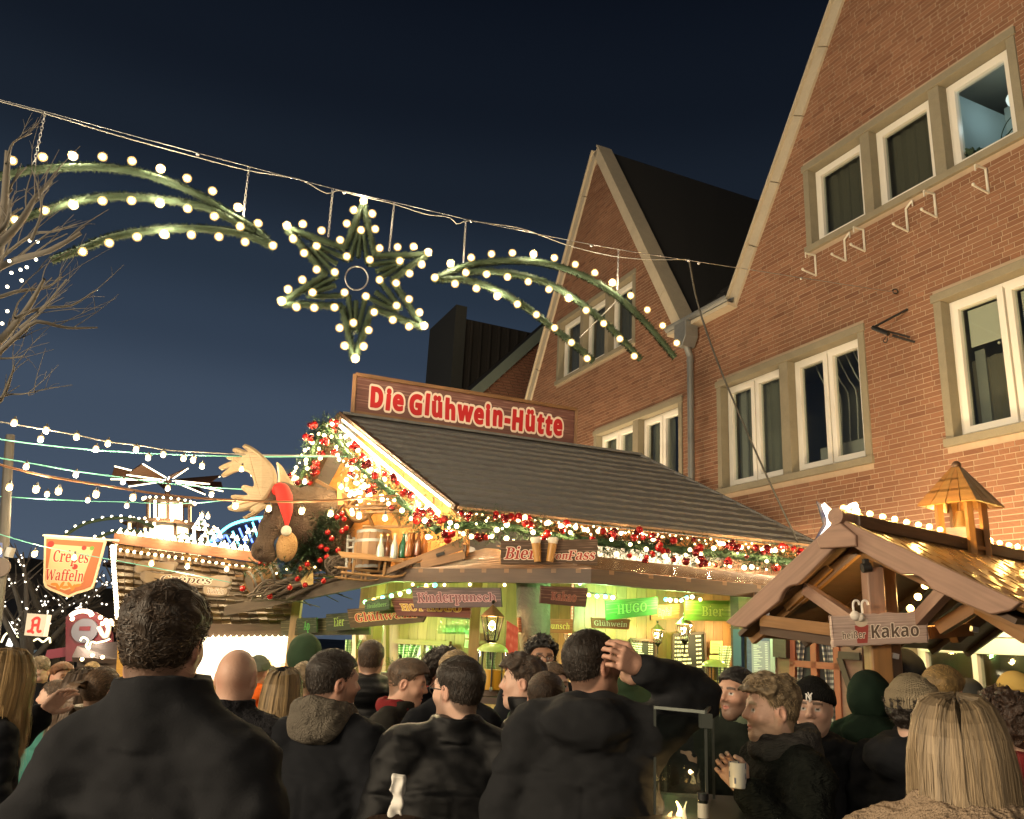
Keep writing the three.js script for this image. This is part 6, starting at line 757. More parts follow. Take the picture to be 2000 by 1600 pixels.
{ // distant comet ornament, ride, lit trees and other stalls
  const z = 14, o = thing('comet_ornament', 'small distant comet ornament behind the crêpe stall ridge', 'ornament', P(250, 1030, z));
  const arc = (p) => part('arm', tube(p.map(q => P(q[0], q[1], z)), .03, 30, 5), tinselMat, o); arc([[126, 1046], [164, 1024], [200, 1015], [236, 1012], [271, 1017], [300, 1030]]); arc([[180, 1055], [219, 1040], [254, 1036], [280, 1040]]);
  for (const [u, v] of [[130, 1039], [147, 1028], [164, 1021], [181, 1016], [200, 1011], [218, 1009], [236, 1008], [254, 1010], [271, 1013], [286, 1020], [185, 1048], [201, 1042], [219, 1037], [236, 1034], [254, 1033], [275, 1046], [292, 1047]]) spot('bulb', globe, bulbWhite, o, P(u, v, z), null, .95);
  const s = thing('star_ornament', 'distant star ornament dotted with bulbs beside the blue ride', 'ornament', P(400, 1035, 13.6)); const pts = [[392, 1010], [386, 1019], [399, 1020], [380, 1028], [388, 1030], [400, 1031], [413, 1038], [425, 1035], [393, 1050], [400, 1043], [418, 1047], [438, 1060], [430, 1045], [455, 1045], [463, 1050], [480, 1050], [485, 1036], [497, 1033], [478, 1065], [456, 1062], [340, 1050], [357, 1042], [375, 1048]]; part('frame', tube(pts.map(p => P(p[0], p[1], 13.65)), .012, 80, 4), tinselMat, s); for (const p of pts) spot('bulb', cone2(), bulbWhite, s, P(p[0], p[1], 13.6));
  function cone2() { return cone2.g ??= new THREE.ConeGeometry(.045, .085, 8); }
  const r = thing('fair_ride', 'fairground ride frame glowing blue and cyan behind the stalls', 'fair ride', P(460, 1060, 24)), q = (u, v, d = 0) => P(u, v, 24 + d), bl = glow([.05, .16, 1], 3), cy = glow([.1, .85, .9], 3.2); part('arch', tube([q(396, 1072), q(425, 1045), q(450, 1026), q(480, 1016), q(520, 1010)], .045, 30, 6), cy, r); part('arch', tube([q(396, 1072, 2), q(430, 1052, 2), q(470, 1036, 2), q(520, 1030, 2)], .05, 30, 6), bl, r); for (let i = 0; i < 8; i++) part('strut', rod(q(415 + i * 13, 1056 - i * 6), q(428 + i * 13, 1075 - i * 3), .03), i % 3 ? bl : cy, r); part('back_panel', slab([q(445, 1030, 1), q(520, 1014, 1), q(520, 1085, 1), q(430, 1080, 1)], .2), mat([.01, .015, .06], .6), r); light([.1, .3, 1], 3, q(455, 1035, -1), 6);
}
const fairyW = glow([1, .92, .8], 2.4);
{ // lit bare trees at the lower left
  seed(73); const bark = mat([.03, .026, .022], .95), tr = (label, u, vTop, z, lightsAt, n, pal) => { const b = P(u, 1290, z).setY(0), t = thing('lit_tree', label, 'tree', b, 'bare trees wound with fairy lights'); const top = P(u + 6, vTop, z), g = []; part('trunk', limb([b, mixv(b, top, .35), mixv(b, top, .6)], [.16, .13, .1], 8, 3, .1), bark, t); const tips = []; for (let i = 0; i < 9; i++) { const s = mixv(b, top, rr(.4, .6)), a = rr(0, 6.28), e = s.clone().add(V(Math.cos(a) * rr(.5, 1.2), rr(.5, 1.5), Math.sin(a) * rr(.3, .8))), m = mixv(s, e, .5).add(V(rr(-.1, .1), .1, rr(-.1, .1))); g.push(limb([s, m, e], [.05, .035, .01], 6, 3, .1)); for (let j = 0; j < 4; j++) { const k = mixv(m, e, rnd()), f = k.clone().add(V(rr(-.4, .4), rr(.1, .5), rr(-.3, .3))); g.push(limb([k, f], [.015, .006], 4, 2)); tips.push([k, f], [m, e]); } } part('crown', merge(g), bark, t); for (let i = 0; i < n; i++) { const [a, c] = pick(tips); spot('fairy_light', tinyBulb, fairyW, t, mixv(a, c, rnd()).add(V(rr(-.03, .03), rr(-.03, .03), .03)), null, rr(.8, 1.5)); } return t; };
  tr('bare tree dotted with fairy lights left of the banner', 62, 1115, 13, 0, 70); tr('bare tree with fairy lights under the banner tip', 112, 1140, 13.6, 0, 80); tr('thin lit tree between the pharmacy sign and the red stall', 140, 1175, 15, 0, 40);
}
{
  const ph = sign('pharmacy_sign', 'white pharmacy sign with a red gothic letter A above the crowd', [[53, 1198], [92, 1201], [84, 1244], [47, 1241]].map(p => P(p[0], p[1], 12)), .12, canvas(128, 128, x => { x.fillStyle = '#c8bba8'; x.fillRect(0, 0, 128, 128); x.strokeStyle = x.fillStyle = '#c4302a'; x.lineWidth = 17; x.lineCap = 'round'; x.lineJoin = 'round'; x.beginPath(); x.moveTo(42, 40); x.quadraticCurveTo(66, 12, 84, 30); x.lineTo(84, 88); x.quadraticCurveTo(86, 106, 104, 98); x.stroke(); x.beginPath(); x.moveTo(46, 42); x.lineTo(48, 82); x.quadraticCurveTo(44, 104, 22, 104); x.stroke(); x.beginPath(); x.moveTo(46, 68); x.lineTo(84, 62); x.stroke(); x.beginPath(); x.moveTo(24, 104); x.quadraticCurveTo(46, 98, 56, 108); x.stroke(); }));
  ph.children[0].material = mat([1, 1, 1], .5, { map: ph.children[0].material.map, emissiveMap: ph.children[0].material.map, emissive: new THREE.Color(1, 1, 1), emissiveIntensity: .35 });
  const z = 12.5, q = (u, v, d = 0) => P(u, v, z + d), red = mat([.1, .008, .016], .5), rs = thing('red_stall', 'red stall with an oval grey sign and a lit white crest', 'market stall', q(175, 1300).setY(0));
  const ar = [[132, 1292], [132, 1206], [142, 1198], [165, 1192], [190, 1196], [206, 1206], [222, 1240], [222, 1292]].map(([u, v]) => { const p = q(u, v), b = q(175, 1292); return [p.x - b.x, p.y - b.y]; }); part('front_board', prism(ar, q(175, 1292), V(1, 0, 0), UPV, V(0, 0, 1), .06), red, rs);
  const ov = []; for (let i = 0; i < 28; i++) { const a = i / 28 * 6.283; ov.push([Math.cos(a) * .19, Math.sin(a) * .17]); } part('oval_sign', prism(ov, q(172, 1232).add(V(0, 0, .08)), V(1, 0, 0), UPV, V(0, 0, 1), .03), mat([.12, .13, .16], .6), rs); part('sign_mark', beam(q(163, 1228).add(V(0, 0, .12)), q(184, 1228).add(V(0, 0, .12)), .01, .06), red, rs);
  part('crest_light', tube([q(144, 1204), q(152, 1198), q(166, 1194), q(182, 1197), q(186, 1203)].map(p => p.add(V(0, 0, .1))), .035, 20, 6), glow([1, .75, .6], 2.2), rs); for (const [u, v] of [[141, 1209], [196, 1206], [207, 1212], [216, 1213], [222, 1219], [228, 1222], [200, 1218], [210, 1222], [232, 1224]]) spot('bulb', globe, bulbWarm, rs, q(u, v, -.2), null, 1.3); part('cane', tube([q(200, 1225), q(208, 1240), q(214, 1245), q(220, 1222), q(216, 1216)].map(p => p.add(V(0, 0, .12))), .035, 20, 6), mat([.7, .6, .55], .4), rs); part('awning', slab([q(92, 1270), q(178, 1256), q(186, 1276), q(86, 1288)], .1), mat([.14, .015, .03], .7), rs); light([1, .7, .5], 3, q(180, 1215, -.6), 2);
  const bs = thing('low_stall', 'low brown stall roof with a white light tube figure in front of the red stall', 'market stall', P(190, 1290, 10.9).setY(0)), k = (u, v, d = 0) => P(u, v, 10.9 + d); part('roof', slab([k(150, 1262, .5), k(238, 1252, .5), k(232, 1288), k(140, 1284)], .06, true), wood([.05, .032, .025], .6), bs); part('wall', slab([k(150, 1290, .2), k(232, 1290, .2), k(232, 1420, .2), k(150, 1420, .2)], .3, true), wood([.07, .045, .03], .6), bs); part('light_figure', tube([k(157, 1252), k(160, 1246), k(166, 1246), k(172, 1252), k(168, 1262), k(174, 1268), k(176, 1258), k(180, 1254), k(188, 1256), k(196, 1254), k(206, 1252), k(214, 1248)], .012, 60, 5), glow([.9, 1, .6], 2.5), bs); for (const [u, v] of [[160, 1288], [180, 1280], [200, 1284]]) spot('bulb', globe, bulbWarm, bs, k(u, v, -.1));
  const fr = thing('lit_sign_frame', 'far light tube lettering and white lamps at the left edge of the street', 'light decoration', P(50, 1250, 13)), w = (u, v) => P(u, v, 13); part('light_tube', tube([w(2, 1255), w(10, 1240), w(18, 1236), w(24, 1248), w(34, 1243), w(46, 1250), w(58, 1246), w(64, 1252), w(74, 1248), w(84, 1254), w(96, 1246), w(98, 1256)], .014, 80, 5), glow([1, .9, .5], 2.2), fr); for (const [u, v] of [[20, 1220], [28, 1230], [20, 1254]]) part('lamp', beam(w(u - 4, v), w(u + 4, v + 2), .06, .11), glow([1, 1, .95], 2.5), fr); part('blue_crate', slab([w(28, 1272), w(52, 1270), w(50, 1296), w(30, 1296)], .3), mat([.08, .16, .32], .6), fr); light([1, .9, .7], 2, w(40, 1235).add(V(0, 0, 1)), 3);
  // pole with signs
  const po = thing('sign_pole', 'grey lamp pole with small signs at the left edge', 'pole', P(2, 1300, 8.8).setY(0)), p = (u, v) => P(u, v, 8.8); part('pole', limb([po.position.clone(), p(4, 1100), p(14, 930), p(20, 850)], [.06, .055, .05, .045], 10, 4), mat([.06, .056, .05], .6), po); const disc = new THREE.CylinderGeometry(.095, .095, .02, 20).rotateX(1.57), dp = p(10, 1110); part('round_sign', disc.translate(dp.x, dp.y, dp.z + .07), mat([.09, .07, .06], .6), po); part('plate', slab([p(-4, 1062), p(12, 1062), p(12, 1090), p(-4, 1090)].map(a => a.add(V(0, 0, .08))), .01), mat([.06, .1, .3], .5), po); part('box', beam(p(14, 1078), p(24, 1080), .08, .1), M.zinc, po);
  // dark houses closing the street
  for (const [u0, u1, v, z2, lab] of [[-260, 60, 1120, 34, 'dark house row closing the street at the far left'], [60, 250, 1175, 40, 'low dark house far behind the lit trees']]) { const h = thing('far_house', lab, 'building', P((u0 + u1) / 2, 1200, z2).setY(0)); const a = P(u0, v, z2), b = P(u1, v, z2); part('wall', slab([a, b, b.clone().setY(0), a.clone().setY(0)], 4), mat([.09, .08, .075], .9), h); part('roof', beam(a.clone().add(V(0, .3, -2)), b.clone().add(V(0, .3, -2)), 4.4, .6), mat([.03, .03, .03], .9), h); for (let i = 0; i < 5; i++) { const t = (i + .5) / 5, m = mixv(a, b, t); part('window', slab([V(m.x - .5, m.y - 1, m.z + .02), V(m.x + .5, m.y - 1, m.z + .02), V(m.x + .5, m.y - 2.4, m.z + .02), V(m.x - .5, m.y - 2.4, m.z + .02)], .05), mat([.03, .03, .035], .2), h); } }
}
// ───────── the crowd ─────────
const sstep = (a, b, x) => { const t = clamp((x - a) / (b - a), 0, 1); return t * t * (3 - 2 * t); };
const cap3 = (a, b, r, s) => capsule(a[0], a[1], a[2], b[0], b[1], b[2], r, s);
const skull = ellip(0, .018, -.014, .0765, .094, .1);
const hairLine = z => lerp(-.085, .068, sstep(-.085, .085, z)) + .012 * sstep(.03, -.02, z) * sstep(-.07, -.02, z);
function headField(smile) {
  const parts = [[ellip(0, -.03, .026, .06, .086, .068), .045], [cap3([-.045, -.062, .0], [-.012, -.1, .055], .024, .02), .04], [cap3([.045, -.062, .0], [.012, -.1, .055], .024, .02), .04], [ellip(0, -.1, .062, .024, .02, .022), .03], [cap3([-.038, .026, .07], [.038, .026, .07], .014, .014), .022], [ellip(-.042, -.026, .058, .024, .022, .022), .025], [ellip(.042, -.026, .058, .024, .022, .022), .025], [cap3([0, .014, .086], [0, -.024, .108], .009, .0125), .014], [ellip(-.012, -.031, .094, .01, .008, .011), .008], [ellip(.012, -.031, .094, .01, .008, .011), .008], [cap3([0, -.07, -.03], [0, -.21, -.05], .054, .062), .035]];
  const my = -.062, sm = smile * .01;
  const lips = [cap3([-.022, my + sm, .078], [0, my, .09], .006, .008), cap3([.022, my + sm, .078], [0, my, .09], .006, .008), cap3([-.018, my - .011 + sm * .7, .078], [0, my - .012 - smile * .002, .088], .006, .0085), cap3([.018, my - .011 + sm * .7, .078], [0, my - .012 - smile * .002, .088], .006, .0085)];
  const ear = s => (x, y, z) => { const dx = (x * s - .0785), dy = y + .005, dz = z + .014 - dy * .15; return smax(Math.hypot(dx / .011, dy / .032, dz / .02) - 1, -(Math.hypot((dx - .01) / .009, dy / .02, (dz - .003) / .011) - 1), .3) * .012; }, el = ear(1), er = ear(-1);
  const eyeS = (x, y, z) => Math.hypot(Math.abs(x) - .031, (y - .002) * 1.15, z - .1) - .0165, eyeB = (x, y, z) => Math.hypot(Math.abs(x) - .031, y - .001, z - .0735) - .0125;
  const lid = (x, y, z) => Math.hypot(Math.abs(x) - .031, y - .009, z - .0735) - .0132;
  return (x, y, z) => { let d = skull(x, y, z); for (const [p, k] of parts) d = smin(d, p(x, y, z), k); d = smax(d, -eyeS(x, y, z), .016); for (const l of lips) d = smin(d, l(x, y, z), .006); d = smax(d, -(Math.hypot(x * .35, (y - my + .006 - sm * (x / .02) ** 2 * .6) * (smile > .6 ? 1 : 2.4), z - .094) - (smile > .6 ? .0075 : .0055)), .004); d = Math.min(d, eyeB(x, y, z)); d = smin(d, lid(x, y, z), .003); return smin(d, Math.min(el(x, y, z), er(x, y, z)), .008); };
}
const headCache = {};
function headGeo(smile, far) { const k = smile + '_' + far; return headCache[k] ??= netSDF(headField(smile), [-.1, -.215, -.125], [.1, .125, .13], far ? .0085 : .0046); }
function paintHead(g, o) { // skin, brows, lips, eyes, beard and shaved hair, coloured by place on the head
  const p = g.attributes.position, c = new Float32Array(p.count * 3), S = o.skin, Hc = o.hair, mixc = (a, b, t) => [lerp(a[0], b[0], t), lerp(a[1], b[1], t), lerp(a[2], b[2], t)];
  for (let i = 0; i < p.count; i++) { const x = p.getX(i), y = p.getY(i), z = p.getZ(i), ax = Math.abs(x); let k = S;
    k = mixc(k, [S[0] * 1.02, S[1] * .72, S[2] * .68], .5 * Math.exp(-(((ax - .042) / .022) ** 2 + ((y + .025) / .022) ** 2)) + .45 * Math.exp(-((x / .014) ** 2 + ((y + .026) / .014) ** 2)) * (z > .09) + (ax > .077 ? .45 : 0));
    k = mixc(k, [S[0] * .9 + .05 * nz(x * 60, y * 60, z * 60), S[1] * .88, S[2] * .87], .35 * (.5 + .5 * nz(x * 25, y * 25, z * 25)));
    if (z > .05) { const lip = Math.hypot(x / .024, (y + .067) / .011); if (lip < 1.1) k = mixc(k, [.36, .12, .1], .75 * sstep(1.1, .7, lip)); if (o.smile > .6 && z < .0855 && ax < .018 && Math.abs(y + .068) < .006) k = [.5, .47, .42];
      const brow = Math.abs(y - .027 + (ax - .03) ** 2 * 8); if (ax > .012 && ax < .054) k = mixc(k, Hc, .85 * sstep(.0085, .004, brow));
      const e = Math.hypot(ax - .031, y - .001); if (e < .0125 && z > .066 && z < .0885) { k = y > .0065 ? mixc(S, [.2, .1, .08], .35) : e < .0055 ? [.03, .025, .02] : [.5, .47, .43]; if (y < -.0065) k = mixc(S, [.3, .12, .1], .3); } }
    const bd = o.beard ?? 0; if (bd) { const m = sstep(.0, -.03, y + (z < .02 ? -.0 : .022)) * sstep(-.03, .0, z) * (y > -.135 ? 1 : 0) * (Math.hypot(x / .02, (y + .067) / .009) > 1 ? 1 : 0); const mus = z > .08 && Math.abs(y + .048) < .009 && ax < .03 ? 1 : 0; k = mixc(k, Hc, clamp(bd * Math.max(m, mus), 0, .92)); }
    if (o.scalp && y > hairLine(z) - .004 && ax < .078) k = mixc(k, Hc, o.scalp * sstep(-.006, .012, y - hairLine(z)));
    c[i * 3] = k[0]; c[i * 3 + 1] = k[1]; c[i * 3 + 2] = k[2]; }
  g.setAttribute('color', new THREE.BufferAttribute(c, 3)); return g;
}
function ribbonHair(list) { // list of [points, width, colour]
  const pos = [], nor = [], col = [];
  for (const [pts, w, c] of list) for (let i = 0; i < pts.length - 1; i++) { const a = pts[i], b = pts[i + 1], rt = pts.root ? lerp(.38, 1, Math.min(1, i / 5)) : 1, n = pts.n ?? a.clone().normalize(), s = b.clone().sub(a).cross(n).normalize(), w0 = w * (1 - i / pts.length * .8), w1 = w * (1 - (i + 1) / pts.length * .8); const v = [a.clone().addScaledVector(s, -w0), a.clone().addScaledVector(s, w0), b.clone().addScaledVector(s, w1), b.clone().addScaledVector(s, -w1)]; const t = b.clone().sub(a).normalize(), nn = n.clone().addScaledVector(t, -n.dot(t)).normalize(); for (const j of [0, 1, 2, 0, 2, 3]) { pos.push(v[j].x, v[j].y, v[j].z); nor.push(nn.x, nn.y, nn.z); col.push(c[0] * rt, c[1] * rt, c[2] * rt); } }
  const g = new THREE.BufferGeometry(); g.setAttribute('position', new THREE.Float32BufferAttribute(pos, 3)); g.setAttribute('normal', new THREE.Float32BufferAttribute(nor, 3)); g.setAttribute('color', new THREE.Float32BufferAttribute(col, 3)); g.setAttribute('uv', new THREE.Float32BufferAttribute(new Float32Array(pos.length / 3 * 2), 2)); return g;
}
function hairGeo(style, col, near, hat, len = 1) {
  const S = { short: [.02, .0045, .022, 1], crop: [.013, .003, .014, 1], fade: [.03, .0015, .03, 1], quiff: [.042, .003, .04, 1], curly: [.045, .028, .02, 1], mess: [.03, .009, .035, 1], long: [.018, .016, .3, 0], pony: [.01, .009, .05, 0], flat: [.023, .005, .028, 1] }[style], th = (x, y, z) => { const t = sstep(.0, .08, y); let k = lerp(S[1], S[0], t); if (style === 'quiff' || style === 'fade') k *= .75 + .55 * sstep(-.05, .07, z); if (style === 'curly') k *= .75 + .6 * nz(x * 38, y * 38, z * 38); if (style === 'mess' || style === 'quiff') k *= .85 + .4 * nz(x * 30, y * 30, z * 30); return k; };
  const f = (x, y, z) => { const reg = hairLine(z) - y + .012 * nz(x * 45, z * 45, 3); return smax(skull(x, y, z) - th(x, y, z), smax(hat ? Math.max(reg, y - .04) : reg, -(skull(x, y, z) + .012), .004), .01); };
  const shell = netSDF(f, [-.14, -.13, -.17], [.14, .17, .15], near ? .006 : .009, (x, y, z) => { const k = .6 + .5 * nz(x * 50, y * 18, z * 50); return [col[0] * k, col[1] * k, col[2] * k].map(c => style === 'long' ? c * .8 : c); });
  const out = [shell], rib = [], n = near ? 3200 : 1000;
  for (let i = 0; i < n; i++) { const a = rr(0, 6.283), e = rr(-1, 1), q = Math.sqrt(1 - e * e), d = V(Math.cos(a) * q, e, Math.sin(a) * q), base = V(d.x * .0765, .018 + d.y * .094, -.014 + d.z * .1); if (base.y < hairLine(base.z) || (hat && base.y > .035)) continue; const nrm = V(d.x / .0765, d.y / .094, d.z / .1).normalize(), t = th(base.x, base.y, base.z); const k = rr(.45, 1.5), c = [col[0] * k, col[1] * k, col[2] * k];
    if (style === 'long') continue; const p0 = base.clone().addScaledVector(nrm, t * .55); let flow = V(0, -1, -.35).addScaledVector(nrm, -nrm.dot(V(0, -1, -.35))); const top = sstep(.03, .09, base.y); if (style === 'quiff') flow.lerp(V(.3, .7, .45), top); else if (style === 'fade' || style === 'short' || style === 'flat') flow.lerp(V(.5, .15, style === 'flat' ? .9 : .5), top); else if (style === 'curly') flow.set(rr(-1, 1), rr(-1, 1), rr(-1, 1)); else if (style === 'mess') flow.lerp(V(rr(-1, 1), rr(0, 1), rr(-.6, 1)), .7); else if (style === 'pony') flow.set(0, -.35, -1); flow.add(V(rr(-.35, .35), rr(-.3, .3), rr(-.35, .35))).normalize(); const L = (lerp(.35, 1, top) * S[2] + .008) * rr(.6, 1.3); if (style === 'fade' && top < .1) continue; const hug = (q, lift) => { const e2 = V(q.x / .0765, (q.y - .018) / .094, (q.z + .014) / .1).normalize(), sp = V(e2.x * .0765, .018 + e2.y * .094, -.014 + e2.z * .1), n2 = V(e2.x / .0765, e2.y / .094, e2.z / .1).normalize(); return sp.addScaledVector(n2, th(sp.x, sp.y, sp.z) * .96 + lift); }, wild = { mess: .007, curly: .009, quiff: .005 }[style] ?? .0045; const p1 = hug(p0.clone().addScaledVector(flow, L * .5), .001 + rr(0, wild * .4)), p2 = hug(p1.clone().addScaledVector(flow, L * .6), rr(0, wild)); const pts = [p0, p1, p2]; pts.n = nrm.clone().add(V(rr(-.5, .5), rr(-.5, .5), rr(-.5, .5))).normalize(); rib.push([pts, near ? .0016 : .0026, c]); }
  if (style === 'long') { // hair falling from a parting over the shoulders
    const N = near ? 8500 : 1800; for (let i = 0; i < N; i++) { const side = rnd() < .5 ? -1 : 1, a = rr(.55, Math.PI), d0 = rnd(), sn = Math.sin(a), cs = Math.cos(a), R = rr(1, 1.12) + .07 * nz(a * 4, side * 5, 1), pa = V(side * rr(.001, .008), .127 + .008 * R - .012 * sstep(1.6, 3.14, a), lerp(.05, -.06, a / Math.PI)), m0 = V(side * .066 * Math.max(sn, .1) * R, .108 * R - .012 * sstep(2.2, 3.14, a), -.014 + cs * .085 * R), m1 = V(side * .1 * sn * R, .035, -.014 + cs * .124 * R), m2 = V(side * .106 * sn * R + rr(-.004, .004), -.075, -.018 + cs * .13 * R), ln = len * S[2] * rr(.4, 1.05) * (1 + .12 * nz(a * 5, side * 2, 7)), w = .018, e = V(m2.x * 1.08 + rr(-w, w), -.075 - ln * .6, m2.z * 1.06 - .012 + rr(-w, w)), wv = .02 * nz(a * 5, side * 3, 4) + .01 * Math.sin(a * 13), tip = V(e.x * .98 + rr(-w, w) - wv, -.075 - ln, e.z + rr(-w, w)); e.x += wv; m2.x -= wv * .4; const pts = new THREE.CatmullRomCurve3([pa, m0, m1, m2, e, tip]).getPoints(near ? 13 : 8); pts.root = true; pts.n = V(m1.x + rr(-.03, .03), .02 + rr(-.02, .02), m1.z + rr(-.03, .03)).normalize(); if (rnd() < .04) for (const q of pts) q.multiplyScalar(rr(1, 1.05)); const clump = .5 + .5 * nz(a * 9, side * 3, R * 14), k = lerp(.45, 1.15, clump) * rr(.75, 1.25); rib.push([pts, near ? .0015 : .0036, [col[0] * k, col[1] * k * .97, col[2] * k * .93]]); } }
  if (style === 'pony') for (let i = 0; i < 900; i++) { const o = V(rr(-.02, .02), .03 + rr(-.02, .02), -.12), e = V(rr(-.06, .06), -.16 + rr(-.12, .06), -.2 + rr(-.05, .05)), pts = new THREE.CatmullRomCurve3([o, V(o.x * 2, .03, -.19), V(e.x * .9, -.06, -.215), e]).getPoints(8); pts.n = V(e.x * 4, .3, -1).normalize(); const k = rr(.5, 1.4); rib.push([pts, .004, [col[0] * k, col[1] * k, col[2] * k]]); }
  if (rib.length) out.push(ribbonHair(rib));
  return merge(out);
}
function handGeo(curl, spread) { // right hand, wrist at the origin, fingers along -y, palm facing +z, thumb towards +x
  const seg = []; const fing = (x, y, L, r, c, lean) => { let p = V(x, y, 0), a = c * .5; for (let s = 0; s < 3; s++) { const l = L * [.45, .31, .24][s], q = p.clone().add(V(lean * l, -Math.cos(a) * l, Math.sin(a) * l)); seg.push(cap3(p.toArray(), q.toArray(), r * (1 - s * .08), r * (.94 - s * .1))); p = q; a += c; } };
  fing(-.032, -.088, .064, .0082, curl * 1.05, -.12 * spread); fing(-.011, -.096, .078, .009, curl, -.03 * spread); fing(.011, -.097, .084, .0092, curl * .97, .04 * spread); fing(.032, -.092, .076, .0088, curl * .9, .12 * spread);
  const th = [V(.03, -.03, .008), V(.055, -.058, .022), V(.056, -.085, .036 + curl * .012), V(.048, -.106, .044 + curl * .02)]; for (let i = 0; i < 3; i++) seg.push(cap3(th[i].toArray(), th[i + 1].toArray(), .0125 - i * .0014, .0112 - i * .0014));
  const palm = [cap3([-.026, -.03, 0], [-.03, -.088, .0], .013, .0125), cap3([-.008, -.02, 0], [-.01, -.092, 0], .014, .013), cap3([.012, -.02, 0], [.012, -.093, 0], .014, .013), cap3([.026, -.03, .002], [.031, -.088, 0], .014, .0125), cap3([0, .03, 0], [0, -.02, 0], .026, .026)];
  const f = (x, y, z) => { let d = 1e9; for (const p of palm) d = smin(d, p(x, y, z), .016); for (const p of seg) d = smin(d, p(x, y, z), .005); return d; };
  return netSDF(f, [-.07, -.21, -.04], [.085, .06, .13], .0045);
}
const HAND = { relaxed: handGeo(.42, .6), grip: handGeo(.85, .3) };
const LEGS = {}; { // shared trousers and shoes
  const leg = s => [cap3([s * .095, .94, 0], [s * .1, .5, .02], .098, .075), cap3([s * .1, .5, .02], [s * .1, .1, 0], .075, .062)], all = [...leg(1), ...leg(-1), cap3([-.06, .96, 0], [.06, .96, 0], .13, .13)];
  LEGS.trousers = netSDF((x, y, z) => { let d = 1e9; for (const l of all) d = smin(d, l(x, y, z), .05); return smax(d, .07 - y, .01) + .006 * nz(x * 14, y * 18, z * 14); }, [-.26, .03, -.2], [.26, 1.13, .22], .024);
  LEGS.shoes = netSDF((x, y, z) => { const f = s => smax(smin(cap3([s * .1, .045, -.04], [s * .112, .04, .14], .05, .042)(x, y, z), cap3([s * .1, .05, -.02], [s * .1, .13, -.01], .05, .05)(x, y, z), .03), .004 - y, .01); return Math.min(f(1), f(-1)); }, [-.2, -.02, -.13], [.2, .2, .22], .018);
}
const skinMat = new THREE.MeshPhysicalMaterial({ color: 0xffffff, roughness: .55, bumpMap: rep(T.grain, 14), bumpScale: .0016, vertexColors: true, sheen: .15, sheenRoughness: .5 }), hairMat = new THREE.MeshStandardMaterial({ color: 0xffffff, roughness: .58, bumpMap: rep(T.fur, 9), bumpScale: .004, vertexColors: true, side: THREE.DoubleSide });
const cloth = (c, kind = 'cotton') => new THREE.MeshPhysicalMaterial({ color: new THREE.Color().setRGB(...c), roughness: kind === 'shiny' ? .48 : .9, specularIntensity: kind === 'shiny' ? .5 : .22, bumpMap: rep(kind === 'fleece' ? T.fleece : kind === 'knit' ? T.knit : T.weave, kind === 'fleece' ? 5 : kind === 'knit' ? 5 : 14), bumpScale: kind === 'fleece' ? .012 : kind === 'knit' ? .005 : .0012 });
const BLACK = cloth([.0105, .0116, .0145]), NAVY = cloth([.009, .0115, .02]), CHAR = cloth([.018, .019, .0215]), BROWN = cloth([.022, .014, .01], 'shiny'), JEANS = cloth([.012, .015, .026]), BLACKS = cloth([.0042, .0046, .0056], 'shiny');
const SKIN = [[.55, .33, .24], [.5, .28, .2], [.58, .37, .28], [.36, .2, .13], [.46, .27, .19]];
const HC = { dark: [.022, .014, .009], brown: [.06, .035, .02], mid: [.11, .065, .035], blond: [.36, .25, .12], ash: [.26, .19, .11], ginger: [.2, .085, .035], black: [.01, .008, .007] };
const wristPoses = { down: [[.265, 1.16, -.03], [.255, .9, .06]], pocket: [[.285, 1.17, -.06], [.2, .98, .09]], hold: [[.25, 1.15, .02], [.11, 1.19, .26]], low: [[.25, 1.14, .0], [.14, 1.05, .24]] };
let personSeed = 100;
